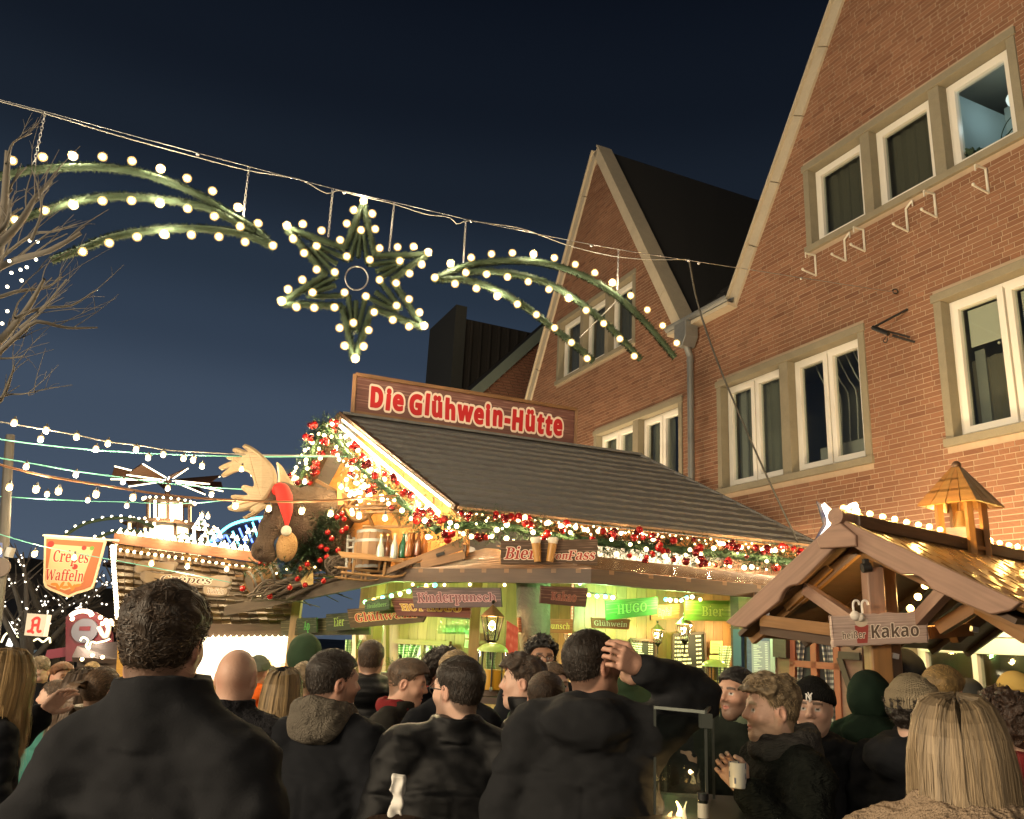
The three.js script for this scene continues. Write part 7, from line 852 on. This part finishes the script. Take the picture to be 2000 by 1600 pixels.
function person(o) {
  seed(personSeed++); const far = o.z > 4.9, T0 = P(o.u, o.v, o.z).add(V(o.dx ?? 0, 0, 0)), top = { bald: 1.782, buzz: 1.784 }[o.style] ?? 1.795, k = T0.y / (top + (o.hat ? .012 : 0)), g = thing('person', o.label, 'person', T0.clone().setY(0), null);
  const face = (o.face ?? 180) * Math.PI / 180, sd = personSeed * 3.7, b = o.bulk ?? 0;
  const rot = new THREE.Matrix4().makeRotationY(face).scale(V(k, k, k)); rot.setPosition(g.position);
  const put = (name, geo, m, par = g) => { const q = geo.clone(); q.applyMatrix4(rot); return part(name, q, m, par); };
  const L = o.lean ?? 0, hc = [0 + (o.hx ?? 0), 1.665 - (o.stoop ?? 0), .02 + L];
  // joints
  const arm = s => { const q = s < 0 ? (o.right ?? o.pose ?? 'down') : (o.left ?? o.pose ?? 'down'), w = Array.isArray(q) ? q : wristPoses[q].map(p => [p[0] * s, p[1], p[2]]); const W2 = .166 + b * .5; return { s, sh: [s * W2, 1.435, -.03 + L * .5], el: [w[0][0] + s * b * .4, w[0][1], w[0][2] + L * .3], wr: [w[1][0], w[1][1], w[1][2] + L * .2] }; };
  const inv = rot.clone().invert(), reach = (a, r) => { const q = r.p.clone().applyMatrix4(inv), pn = r.palm.clone().transformDirection(inv), sh = V(...a.sh); const solve = w => { const D = w.clone().sub(sh), l = Math.min(D.length(), .54); D.normalize(); const p0 = r.pole ? V(a.s * r.pole.x, r.pole.y, r.pole.z) : V(a.s * .45, -1, -.25), pole = p0.clone().addScaledVector(D, -D.dot(p0)).normalize(); return [sh.clone().addScaledVector(D, l), sh.clone().addScaledVector(D, l * .52).addScaledVector(pole, Math.sqrt(Math.max(0, .288 ** 2 - (l * .52) ** 2)))]; }; let [w, e] = solve(q); const dir = q.clone().sub(e).normalize(); [w, e] = solve(q.clone().addScaledVector(dir, -.085).addScaledVector(pn, -.045)); a.wr = w.toArray(); a.el = e.toArray(); a.palm = pn; return a; };
  const arms = [o.reachL ? reach(arm(1), o.reachL) : arm(1), o.reachR ? reach(arm(-1), o.reachR) : arm(-1)], hem = o.hem ?? .74, tk = .012;
  // body: head, neck, torso, arms, hands as one mesh
  const hg = headGeo(o.smile ?? 0, far).clone(); paintHead(hg, { skin: o.skin ?? SKIN[0], hair: o.hair ?? HC.brown, beard: o.beard, smile: o.smile ?? 0, scalp: o.style === 'bald' ? 0 : o.style === 'buzz' ? .55 : .75 });
  const HM = new THREE.Matrix4().makeRotationFromEuler(new THREE.Euler((o.pitch ?? 0) * .01745, (o.turn ?? 0) * .01745, (o.tilt ?? 0) * .01745, 'YXZ')); HM.setPosition(...hc); hg.applyMatrix4(HM);
  const S = o.skin ?? SKIN[0], bones = [cap3([0, hc[1] - .13, hc[2] - .035], [0, 1.42, -.02 + L * .5], .05, .07), cap3([0, 1.32, -.01 + L * .4], [0, .98, 0], .12, .12), cap3([-.1, 1.36, -.02 + L * .4], [.1, 1.36, -.02 + L * .4], .085, .085), cap3([-.095, .94, 0], [-.1, .12, 0], .075, .04), cap3([.095, .94, 0], [.1, .12, 0], .075, .04)]; for (const a of arms) bones.push(cap3(a.sh, a.el, .045, .036), cap3(a.el, a.wr, .036, .025));
  const mx = [...arms.flatMap(a => [a.sh, a.el, a.wr])], ext = (c, s) => s * Math.max(...mx.map(p => p[c] * s), .2) + s * .14;
  const lowB = netSDF((x, y, z) => { let d = 1e9; for (const c of bones) d = smin(d, c(x, y, z), .04); return d; }, [ext(0, -1), .05, ext(2, -1)], [ext(0, 1), 1.62, ext(2, 1)], .034); paint(lowB, S);
  const hands = arms.map(a => { const d = V(...a.wr).sub(V(...a.el)).normalize(), isG = (a.s < 0 ? o.gripR : o.gripL), h = (isG ? HAND.grip : HAND.relaxed).clone(); if (a.s > 0) h.scale(-1, 1, 1), h.index.array.reverse(); const y = d.clone().negate(), pn = a.palm ?? (isG ? V(a.s < 0 ? .8 : -.8, 0, .3) : V(a.s < 0 ? .9 : -.9, 0, .25)), z = pn.clone().addScaledVector(y, -pn.dot(y)).normalize(), x = y.clone().cross(z); h.applyMatrix4(new THREE.Matrix4().makeBasis(x, y, z).setPosition(V(...a.wr).addScaledVector(d, .02))); return paint(h, S); });
  put('body', merge([hg, lowB, ...hands]), skinMat);
  // clothes
  const J = o.jacket ?? {}, prof = [[.5, .2, .17], [.85, .195 + b, .15 + b], [1.1, .185 + b, .14 + b], [1.3, .2 + b * .7, .138 + b * .6], [1.42, .185 + b * .5, .112 + b * .3], [1.5, .105, .085], [1.56, .07, .07]], wid = y => { let i = 0; while (i < prof.length - 2 && y > prof[i + 1][0]) i++; const t = sstep(0, 1, clamp((y - prof[i][0]) / (prof[i + 1][0] - prof[i][0]), 0, 1)); return [lerp(prof[i][1], prof[i + 1][1], t), lerp(prof[i][2], prof[i + 1][2], t)]; };
  const A = arms.flatMap(a => { const d = V(...a.wr).sub(V(...a.el)), c = V(...a.wr).addScaledVector(d.normalize(), -.005); return [cap3([a.s * .045, 1.525, -.035 + L * .7], [a.sh[0] * .95, 1.44, -.03 + L * .5], .058, .078 + b * .2), cap3(a.sh, a.el, .068 + b * .25 + tk, .058 + b * .15 + tk), cap3(a.el, c.toArray(), .06 + b * .15 + tk, .05 + tk)]; });
  const amp = J.puff ? .4 : 1, fl = J.fleece ? .004 : 0;
  const jf = (x, y, z) => { const [wx, wz] = wid(y), zc = -.005 + L * sstep(.9, 1.5, y) * .55, q = Math.hypot(x / wx, (z - zc) / wz); let d = (q - 1) * Math.min(wx, wz); d = smax(d, y - 1.545, .03); for (const c of A) d = smin(d, c(x, y, z), .035); 
    if (J.collar) { const cz = hc[2] - .04 + (y - 1.52) * .1, r = Math.hypot(x - hc[0] * .5, z - cz) - .076 - (y - 1.5) * .1; d = smin(d, Math.max(Math.abs(r) - .017, Math.abs(y - 1.53) - J.collar * .5 - .02) , .022); }
    if (J.hood) d = smin(d, smax(ellip(0, 1.475, -.12 + L * .6, .155, .085, .1)(x, y, z), -ellip(0, 1.545, -.075 + L * .7, .085, .07, .075)(x, y, z), .02), .04), d = smin(d, Math.hypot(Math.hypot(x, (z + .02 - L * .8) * .95) - .1, (y - 1.505 - z * -.12) * .8) - .034, .03);
    d = smax(d, hem - y, .015); if (d > .08 || d < -.08) return d; if (!far) d += .007 * Math.exp(-(((y - 1.31 - .02 * Math.cos(x * 9)) / .011) ** 2)) * (z < .02 ? 1 : 0) + .005 * Math.exp(-((x / .01) ** 2)) * (z < 0 && y < 1.3 ? 1 : 0) + (y < .98 ? .006 * Math.exp(-(((y - .93) / .011) ** 2)) : 0);
    d += amp * (.012 * nz(x * 4 + sd, y * 6, z * 4) + .011 * nz(x * 8 + y * 6, y * 15 + sd - x * 5, z * 8) + .005 * nz(x * 22, y * 34 + sd, z * 22)) + .004 * Math.sin(y * 60 + x * 25 + 4 * nz(x * 4, y * 3 + sd, z * 4)) * sstep(.2, .26, Math.abs(x)); if (J.puff) d -= .016 * Math.sqrt(Math.abs(Math.sin(y * Math.PI / .085))) - .008; if (fl) d += .007 * nz(x * 60, y * 60, z * 60) + .006 * nz(x * 28, y * 28, z * 28); return d; };
  put('jacket', netSDF(jf, [ext(0, -1) - b, hem - .03, ext(2, -1) - .06 - b], [ext(0, 1) + b, Math.max(1.63, ext(1, 1) + .02), ext(2, 1) + .02 + b], far ? .022 : o.z < 2.5 ? .01 : .013, null, 1), J.mat ?? BLACK);
  if (o.scarf) put('scarf', netSDF((x, y, z) => Math.hypot(Math.hypot(x - hc[0] * .5, z + .03 - L * .8) - .082, (y - 1.545) * .62) - .026 + .007 * nz(x * 22, y * 30, z * 22), [-.17, 1.46, -.19], [.17, 1.64, .22 + L], .013), o.scarf);
  if (o.hoodie) put('hood', netSDF((x, y, z) => { const zz = z - L * .7; let d = Math.hypot(Math.hypot(x, (zz + .035) * .92) - .098, (y - 1.535 + zz * .18) * .66) - .036; d = smin(d, smax(ellip(0, 1.5, -.12, .11, .06, .06)(x, y, zz), -ellip(0, 1.56, -.09, .07, .055, .05)(x, y, zz), .02), .035); return d + .012 * nz(x * 16, y * 22, z * 16) + .005 * nz(x * 40, y * 40, z * 40); }, [-.2, 1.36, -.27], [.2, 1.65, .2 + L], .012), o.hoodie);
  put('trousers', LEGS.trousers, o.trousers ?? JEANS); put('shoes', LEGS.shoes, BLACKS);
  // hair and hats
  const onHead = (name, geo, m) => { geo.applyMatrix4(HM); return put(name, geo, m); };
  if (o.style && !['bald', 'buzz'].includes(o.style)) onHead('hair', hairGeo(o.style, o.hair ?? HC.brown, o.z < 4.2, o.hat, o.hairLen), hairMat);
  if (o.beardHair) { const rib = []; for (let i = 0; i < 700; i++) { const a = rr(-1.3, 1.3), y = rr(-.11, -.045), p = V(Math.sin(a) * .062, y, .012 + Math.cos(a) * .068), n = V(Math.sin(a), -.3, Math.cos(a)).normalize(), q = p.clone().addScaledVector(n, .008).add(V(rr(-.004, .004), -o.beardHair * rr(.5, 1), 0)), pts = [p, q]; pts.n = n; const k = rr(.5, 1.3); rib.push([pts, .0022, o.hair.map(c => c * k)]); } onHead('beard', ribbonHair(rib), hairMat); }
  if (o.hat === 'beanie') onHead('beanie', netSDF((x, y, z) => { const zz = z + (y - .05) * .25, lineY = .028 + z * .18; let d = ellip(0, .028, -.016, .094, .118, .116)(x, y, z); d = smax(d, lineY - y, .01); const cuff = smax(ellip(0, .028, -.016, .102, .14, .122)(x, y, z), Math.abs(y - lineY - .03) - .034, .012); d = smin(d, cuff, .012); const a = Math.atan2(z + .016, x); return d + .0022 * Math.sin(a * 60); }, [-.13, -.03, -.16], [.13, .17, .14], far ? .009 : .0055, null, 3), o.hatMat);
  if (o.hat === 'cap') { const cm = o.hatMat; onHead('cap', netSDF((x, y, z) => smax(ellip(0, .02, -.014, .09, .112, .112)(x, y, z), .03 - y, .008), [-.12, .0, -.15], [.12, .15, .12], .008), cm); const br = new THREE.SphereGeometry(.085, 18, 8, 0, 6.283, 0, 1.2).scale(.9, .22, 1.15).translate(0, .024, o.capBack ? -.1 : .1); onHead('brim', br, cm); }
  if (o.hat === 'hoodup') onHead('hood', netSDF((x, y, z) => smax(Math.abs(ellip(0, .0, -.03, .115, .15, .14)(x, y, z)) - .012, z - .06 - y * .2, .02) + .006 * nz(x * 15, y * 15, z * 15), [-.16, -.2, -.22], [.16, .18, .13], .009), J.mat ?? BLACK);
  if (o.glasses) { const fm = M.black, gl = []; for (const s of [-1, 1]) { gl.push(new THREE.TorusGeometry(.024, .0022, 6, 20).scale(1.1, .85, 1).translate(s * .032, .0, .1)); gl.push(rod(V(s * .058, .004, .098), V(s * .083, .004, -.01), .0022, .0022, 5)); } gl.push(rod(V(-.008, .004, .103), V(.008, .004, .103), .002, .002, 5)); const ge = merge(gl); onHead('glasses', ge, fm); }
  o.after?.({ g, rot, HM, put, onHead, k, hc, arms });
  return g;
}
{
  const beige = cloth([.33, .27, .18], 'knit'), teddy = cloth([.3, .22, .15], 'fleece'), cream = cloth([.26, .22, .16], 'shiny'), darkGreen = cloth([.008, .017, .011]), green = cloth([.03, .055, .03]), orange = cloth([.8, .14, .02]), greyHood = cloth([.12, .105, .085], 'fleece'), fleece = cloth([.0095, .011, .0098], 'fleece'), redC = cloth([.16, .018, .02]), tealC = cloth([.06, .2, .17]), greyJ = cloth([.024, .023, .02]), hoodGrey = cloth([.045, .042, .04], 'fleece');
  // nearest row
  person({ label: 'tall man in a dark coat with turned up collar seen from behind, nearest of all', u: 333, v: 1140, z: 2.0, face: 178, turn: 2, style: 'mess', hair: [.05, .032, .02], skin: [.4, .22, .16], bulk: .0, dx: .045, hx: .045, hem: .5, jacket: { mat: cloth([.017, .018, .021]), collar: .09 }, pose: 'pocket' });
  person({ label: 'woman with long blonde hair in a fluffy beige teddy coat seen from behind', u: 1868, v: 1362, z: 2.05, face: 160, turn: -6, style: 'long', hair: [.36, .27, .165], hairLen: 1.35, skin: SKIN[2], bulk: .06, jacket: { mat: teddy, fleece: true, collar: .12, hood: true } });
  person({ label: 'bald man in a black jacket right behind the tall dark coat', u: 467, v: 1266, z: 3.45, face: 178, style: 'bald', skin: [.5, .3, .22], bulk: .035, jacket: { mat: cloth([.016, .016, .019], 'fleece'), fleece: true, collar: .07 } });
  person({ label: 'dark haired man with a grey hood over his black jacket looking right', u: 655, v: 1268, z: 3.4, face: 165, turn: -38, style: 'short', hair: HC.dark, beard: .45, skin: SKIN[1], bulk: .03, jacket: { mat: BLACK }, hoodie: greyHood });
  person({ label: 'stout man with glasses and full brown hair in a black jacket looking left', u: 898, v: 1283, z: 3.3, face: 185, turn: 42, style: 'flat', hair: HC.dark, beard: .5, skin: SKIN[2], bulk: .06, jacket: { mat: BLACKS, collar: .05 }, glasses: true });
  person({ label: 'burly man in a black hooded jacket drinking with his right arm raised', u: 1158, v: 1224, z: 3.15, face: 168, turn: -42, pitch: -10, style: 'crop', hair: HC.dark, beard: .5, skin: [.5, .28, .2], bulk: .06, jacket: { mat: CHAR, hood: true }, reachR: { p: P(1200, 1302, 3.04), palm: V(-.75, .1, -.5), pole: V(.7, -.05, .75) }, gripR: true });
  person({ label: 'smiling blond man with swept up hair, grey hood and dark fleece holding a mug', u: 1512, v: 1322, z: 3.35, face: -78, turn: -8, style: 'quiff', hair: HC.ash, beard: .4, smile: .6, skin: SKIN[2], bulk: .045, jacket: { mat: fleece, fleece: true }, hoodie: hoodGrey, reachL: { p: P(1441, 1514, 3.12), palm: V(-.1, 0, 1) }, gripL: true, right: 'low' });
  const ny = person({ label: 'laughing man in a black beanie with a white monogram on its cuff', u: 1586, v: 1326, z: 3.85, face: -24, turn: -4, smile: 1, hat: 'beanie', hatMat: cloth([.012, .012, .012], 'knit'), hair: HC.dark, style: 'buzz', skin: SKIN[2], bulk: .03, jacket: { mat: BLACK, hood: true }, after({ onHead }) { const w = mat([.75, .73, .7], .7), st = (pts, r = .0028) => pts.slice(1).map((p, i) => rod(V(pts[i][0], pts[i][1], .106), V(p[0], p[1], .106), r, r, 6)); onHead('monogram', merge([...st([[-.012, .038], [-.012, .066]]), ...st([[-.012, .066], [.008, .038]]), ...st([[.008, .038], [.008, .068]]), ...st([[-.004, .074], [.002, .056]]), ...st([[.014, .072], [.002, .056]]), ...st([[.002, .056], [.001, .034]]), ...st([[-.017, .066], [-.008, .066]], .002), ...st([[-.016, .038], [-.008, .038]], .002), ...st([[-.003, .033], [.006, .033]], .002)]), w); } });
  person({ label: 'man in a beige ribbed beanie and glasses with curly dark hair looking right', u: 1777, v: 1316, z: 3.5, face: 118, turn: 4, hat: 'beanie', hatMat: beige, style: 'curly', hair: HC.dark, skin: SKIN[2], bulk: .03, jacket: { mat: BLACK, hood: true }, glasses: true });
  person({ label: 'man with a blond curly top and shaved sides behind the beige beanie', u: 1838, v: 1302, z: 4.1, face: 150, turn: -12, style: 'fade', hair: [.3, .19, .07], skin: SKIN[0], jacket: { mat: BLACK, collar: .05 } });
  // second row
  person({ label: 'man with dark fringe and moustache smiling to the left in an olive jacket', u: 1440, v: 1303, z: 4.3, face: -40, turn: -12, style: 'flat', hair: HC.black, beard: .6, smile: .5, skin: SKIN[4], bulk: .02, jacket: { mat: cloth([.014, .018, .014]), collar: .07 }, scarf: cloth([.12, .15, .1]) });
  person({ label: 'man with a shaved head seen from behind beside the raised arm', u: 1360, v: 1306, z: 4.5, face: 160, style: 'buzz', hair: HC.mid, skin: SKIN[1], jacket: { mat: BLACK, collar: .05 } });
  person({ label: 'young man with brown quiff in profile facing right in a grey black jacket', u: 776, v: 1286, z: 4.5, face: 84, turn: 6, pitch: 8, lean: .05, style: 'fade', hair: HC.mid, beard: .12, skin: SKIN[0], jacket: { mat: greyJ, collar: .06 }, scarf: redC, right: 'low', left: 'low' });
  person({ label: 'man with short brown hair facing left in a black puffer with raised collar', u: 1030, v: 1281, z: 4.2, face: -110, turn: 10, style: 'quiff', hair: HC.brown, skin: SKIN[2], jacket: { mat: BLACKS, puff: true, collar: .1 } });
  person({ label: 'person in a brown padded jacket half hidden left of the drinking man', u: 1068, v: 1312, z: 3.75, face: 172, style: 'short', hair: HC.brown, skin: SKIN[1], jacket: { mat: BROWN, puff: true } });
  person({ label: 'man with short hair in a black quilted jacket seen from behind at the counter', u: 727, v: 1250, z: 5.6, face: 178, style: 'short', hair: HC.brown, skin: SKIN[0], bulk: .03, jacket: { mat: BLACKS, puff: true, hood: true } });
  person({ label: 'dark curly haired person holding a glass behind the stout man', u: 866, v: 1268, z: 4.7, face: 60, style: 'curly', hair: HC.dark, skin: SKIN[0], jacket: { mat: NAVY }, right: [[-.27, 1.2, .05], [-.13, 1.33, .28]], gripR: true, after({ put, arms }) { const w = arms[1].wr; put('glass', rod(V(w[0] + .02, w[1] - .03, w[2] + .08), V(w[0] + .02, w[1] + .1, w[2] + .09), .03, .036, 14), mat([.6, .6, .25], .2)); } });
  person({ label: 'blond haired person just behind the stout man with glasses', u: 892, v: 1270, z: 4.3, face: 190, style: 'short', hair: HC.blond, skin: SKIN[2], jacket: { mat: BLACK } });
  person({ label: 'young man with an afro and glasses standing at the log pillar facing the street', u: 1058, v: 1244, z: 5.6, face: 10, style: 'curly', hair: HC.black, skin: SKIN[3], glasses: true, smile: .3, jacket: { mat: BLACK } });
  person({ label: 'brown haired person below the afro and glasses', u: 1078, v: 1294, z: 4.8, face: 30, style: 'flat', hair: HC.mid, skin: SKIN[0], jacket: { mat: BLACK } });
  person({ label: 'person in an olive cap inside the hut behind the raised hand', u: 1228, v: 1266, z: 6.4, face: 12, hat: 'cap', hatMat: cloth([.2, .2, .06]), style: 'buzz', hair: HC.brown, skin: SKIN[0], jacket: { mat: green } });
  person({ label: 'person with light hair in front of the price boards', u: 1300, v: 1300, z: 5.6, face: 170, style: 'short', hair: HC.ash, skin: SKIN[0], jacket: { mat: BLACK } });
  person({ label: 'person with greenish lit blond hair in front of the blue shed door', u: 1530, v: 1322, z: 5.0, face: 175, style: 'curly', hair: HC.ash, skin: SKIN[1], jacket: { mat: BLACK } });
  person({ label: 'person in a dark green hood beside the cocoa stall post', u: 1696, v: 1318, z: 4.9, face: 150, hat: 'hoodup', style: 'buzz', skin: SKIN[1], jacket: { mat: darkGreen, hood: true } });
  person({ label: 'person in a black hood behind the cocoa stall post', u: 1764, v: 1276, z: 5.4, face: 160, hat: 'hoodup', style: 'buzz', skin: SKIN[1], jacket: { mat: BLACK, hood: true } });
  person({ label: 'person in a charcoal cap in front of the white shop window', u: 1890, v: 1324, z: 5.0, face: 140, hat: 'cap', hatMat: cloth([.05, .05, .045]), style: 'buzz', skin: SKIN[1], jacket: { mat: BLACK } });
  person({ label: 'person in a yellow cap worn backwards at the right edge', u: 1980, v: 1306, z: 4.4, face: 170, hat: 'cap', capBack: true, hatMat: cloth([.5, .34, .1]), style: 'crop', hair: HC.brown, skin: SKIN[0], jacket: { mat: CHAR } });
  person({ label: 'person with dark brown curls and a red top at the right edge', u: 1962, v: 1352, z: 3.3, face: 200, style: 'curly', hair: [.05, .025, .014], skin: SKIN[0], jacket: { mat: redC, collar: .05 } });
  // left crowd
  person({ label: 'blonde woman in a black coat at the left edge turned half away', u: 12, v: 1270, z: 3.5, face: 140, turn: 10, style: 'long', hair: [.45, .3, .13], skin: SKIN[2], jacket: { mat: BLACK, collar: .06 }, left: [[.28, 1.2, .05], [.12, 1.5, .24]] });
  person({ label: 'short haired man looking down in a black jacket beside the blonde woman', u: 82, v: 1281, z: 6.3, face: 8, pitch: 26, style: 'crop', hair: HC.ash, beard: .3, skin: SKIN[2], jacket: { mat: BLACK, collar: .05 } });
  person({ label: 'ginger haired man behind the man looking down', u: 121, v: 1294, z: 6.6, face: 60, style: 'fade', hair: HC.ginger, skin: SKIN[0], jacket: { mat: BLACK } });
  person({ label: 'boy with cropped hair in a dark jacket in profile facing left', u: 117, v: 1326, z: 5.2, face: -80, style: 'crop', hair: HC.mid, skin: SKIN[2], jacket: { mat: CHAR, hood: true } });
  person({ label: 'woman with a brown ponytail in a cream padded coat seen from behind', u: 202, v: 1299, z: 4.2, face: 155, style: 'pony', hair: HC.mid, skin: SKIN[0], jacket: { mat: cream, puff: true, collar: .06 } });
  person({ label: 'woman with long brown hair and a teal scarf left of the ponytail', u: 166, v: 1306, z: 4.7, face: 165, style: 'long', hair: HC.mid, skin: SKIN[0], jacket: { mat: tealC } });
  person({ label: 'small fair haired person far behind the ponytail', u: 182, v: 1292, z: 8, face: 10, style: 'short', hair: HC.blond, skin: SKIN[2], jacket: { mat: CHAR } });
  person({ label: 'small reddish faced person between the boy and the ponytail', u: 147, v: 1314, z: 7, face: 20, style: 'short', hair: HC.ginger, skin: SKIN[2], jacket: { mat: BROWN } });
  person({ label: 'person leaning at the hut counter, hooded coat tinted with its green light', u: 598, v: 1244, z: 6.4, face: 210, hat: 'hoodup', style: 'buzz', skin: SKIN[0], jacket: { mat: green, hood: true } });  // green of the hut light is put into the coat colour
  person({ label: 'person in a bright orange jacket and grey beanie in front of the white hatch', u: 506, v: 1282, z: 6.6, face: 165, hat: 'beanie', hatMat: cloth([.16, .18, .14], 'knit'), style: 'buzz', skin: SKIN[0], jacket: { mat: orange, hood: true } });
  person({ label: 'person in a black beanie beside the bald man', u: 556, v: 1303, z: 4.6, face: 178, hat: 'beanie', hatMat: cloth([.016, .016, .018], 'knit'), style: 'long', hair: HC.blond, skin: SKIN[0], jacket: { mat: BLACK, collar: .05 } });
  person({ label: 'person with light brown hair behind the grey hood', u: 598, v: 1292, z: 5.4, face: 175, style: 'short', hair: HC.ash, skin: SKIN[0], jacket: { mat: NAVY } });
  person({ label: 'small dark haired person in front of the white hatch', u: 528, v: 1300, z: 7.4, face: 170, style: 'short', hair: HC.dark, skin: SKIN[0], jacket: { mat: BLACK } });
}
{ // things in hands and on the fire table
  const mc = P(1441, 1514, 3.12), mug = thing('mug', 'white mug with blue print held by the man with swept up blond hair', 'mug', mc), pr = canvas(256, 128, (x) => { x.fillStyle = '#d9d6d0'; x.fillRect(0, 0, 256, 128); x.fillStyle = '#4a5a80'; for (let i = 0; i < 60; i++) x.fillRect(20 + (i * 37) % 210, 24 + (i * 23) % 80, 10, 5); }); const cg = new THREE.LatheGeometry([[0, -.042], [.027, -.042], [.029, -.038], [.031, .042], [.029, .042], [.027, -.034], [0, -.035]].map(p => new THREE.Vector2(...p)), 24); part('cup', cg.translate(mc.x, mc.y, mc.z), signMat(pr, { roughness: .3 }), mug);
  // fire table behind glass: frame, panes, flame, bottle
  const z = 2.9, q = (u, v, d = 0) => P(u, v, z + d), ft = thing('fire_table', 'tall glass wind guard with a metal frame around a small open flame', 'patio fire', P(1330, 1590, 3.0).setY(0)), fm = mat([.08, .09, .08], .4, { metalness: .6 }), bot = q(1330, 1592).y - .02;
  const c = [q(1279, 1395, .35), q(1377, 1391), q(1377, 1391, .5), q(1279, 1395, .8)]; const corner = [[1279, .1], [1378, 0], [1392, .45], [1300, .5]].map(([u, d]) => q(u, 1392, d)); const tY = q(1378, 1391).y;
  for (let i = 0; i < 4; i++) { const a = corner[i].clone().setY(tY), b = corner[(i + 1) % 4].clone().setY(tY); part('post', beam(a.clone().setY(bot), a, .008, .008, V(0, 0, 1)), fm, ft); part('top_rail', beam(a, b, .012, .01), fm, ft); part('pane', slab([a.clone().add(V(0, -.02, 0)), b.clone().add(V(0, -.02, 0)), b.clone().setY(bot), a.clone().setY(bot)], .005), M.pane, ft); }
  part('clamp', beam(corner[1].clone().setY(tY - .005), corner[1].clone().setY(tY - .05), .04, .03, V(0, 0, 1)), fm, ft);
  const tc = mixv(corner[0], corner[2], .5).setY(bot); part('table_top', beam(tc.clone().add(V(-.3, -.03, .0)), tc.clone().add(V(.3, -.03, .0)), .6, .05), M.black, ft); part('table_leg', beam(tc.clone().setY(0), tc.clone().setY(bot - .06), .5, .4, V(0, 0, 1)), M.black, ft);
  const fl = q(1322, 1604, .12); part('burner', rod(fl.clone().add(V(0, -.03, 0)), fl, .1, .1, 20), M.black, ft);
  const flame = (o, h, r, w) => limb([0, .3, .6, .85, 1].map(t => o.clone().add(V(w * Math.sin(t * 3.2), t * h, 0))), [r * .6, r, r * .6, r * .28, .002], 8, 5); part('flame', flame(fl, .06, .013, .012), glow([1, .66, .28], 4), ft); part('flame', flame(fl.clone().add(V(-.018, 0, .01)), .03, .011, -.008), glow([1, .5, .15], 3), ft); part('flame', flame(fl.clone().add(V(.022, 0, .05)), .07, .007, -.008), glow([1, .6, .3], .8), ft); light([1, .55, .2], .12, fl.clone().add(V(0, .06, 0)), .4);
  const bc = q(1374, 1640, -.1), bo = thing('wine_bottle', 'dark wine bottle with a pale neck label standing by the fire glass', 'bottle', bc), nk = new THREE.LatheGeometry([[0, 0], [.038, 0], [.039, .01], [.039, .12], [.034, .15], [.016, .18], [.0145, .25], [.017, .252], [.017, .262], [0, .262]].map(p => new THREE.Vector2(...p)), 20), topY = q(1372, 1551, -.1).y; const off = topY - .262; part('glass_body', nk.translate(bc.x, off, bc.z), new THREE.MeshPhysicalMaterial({ color: new THREE.Color(.006, .01, .006), roughness: .05, clearcoat: 1 }), bo); part('neck_label', new THREE.CylinderGeometry(.0162, .0168, .042, 20, 1, true).translate(bc.x, off + .215, bc.z), mat([.5, .46, .36], .6), bo); part('cap', new THREE.CylinderGeometry(.0178, .0172, .02, 16).translate(bc.x, off + .255, bc.z), M.black, bo);
  // paper bag and cup on a table between the crowd
  const pb = P(776, 1552, 3.05), bag = thing('paper_bag', 'crumpled white paper bag seen between the dark jackets', 'paper bag', pb); part('bag', netSDF((x, y, z2) => { const dx = Math.abs(x - pb.x) - .02, dy = Math.abs(y - pb.y) - .06, dz = Math.abs(z2 - pb.z) - .02; return Math.max(dx, dy, dz) + .014 * nz(x * 30, y * 26, z2 * 30); }, [pb.x - .08, pb.y - .12, pb.z - .08], [pb.x + .08, pb.y + .12, pb.z + .08], .006), mat([.75, .73, .68], .8), bag);
  const tb = thing('standing_table', 'small bistro table under the paper bag', 'table', pb.clone().setY(0)); part('top', rod(V(pb.x, pb.y - .11, pb.z), V(pb.x, pb.y - .08, pb.z), .1, .1, 20), W1, tb); part('stem', rod(V(pb.x, 0, pb.z), V(pb.x, pb.y - .13, pb.z), .03), M.steel, tb);
}
renderer.render(scene, camera);
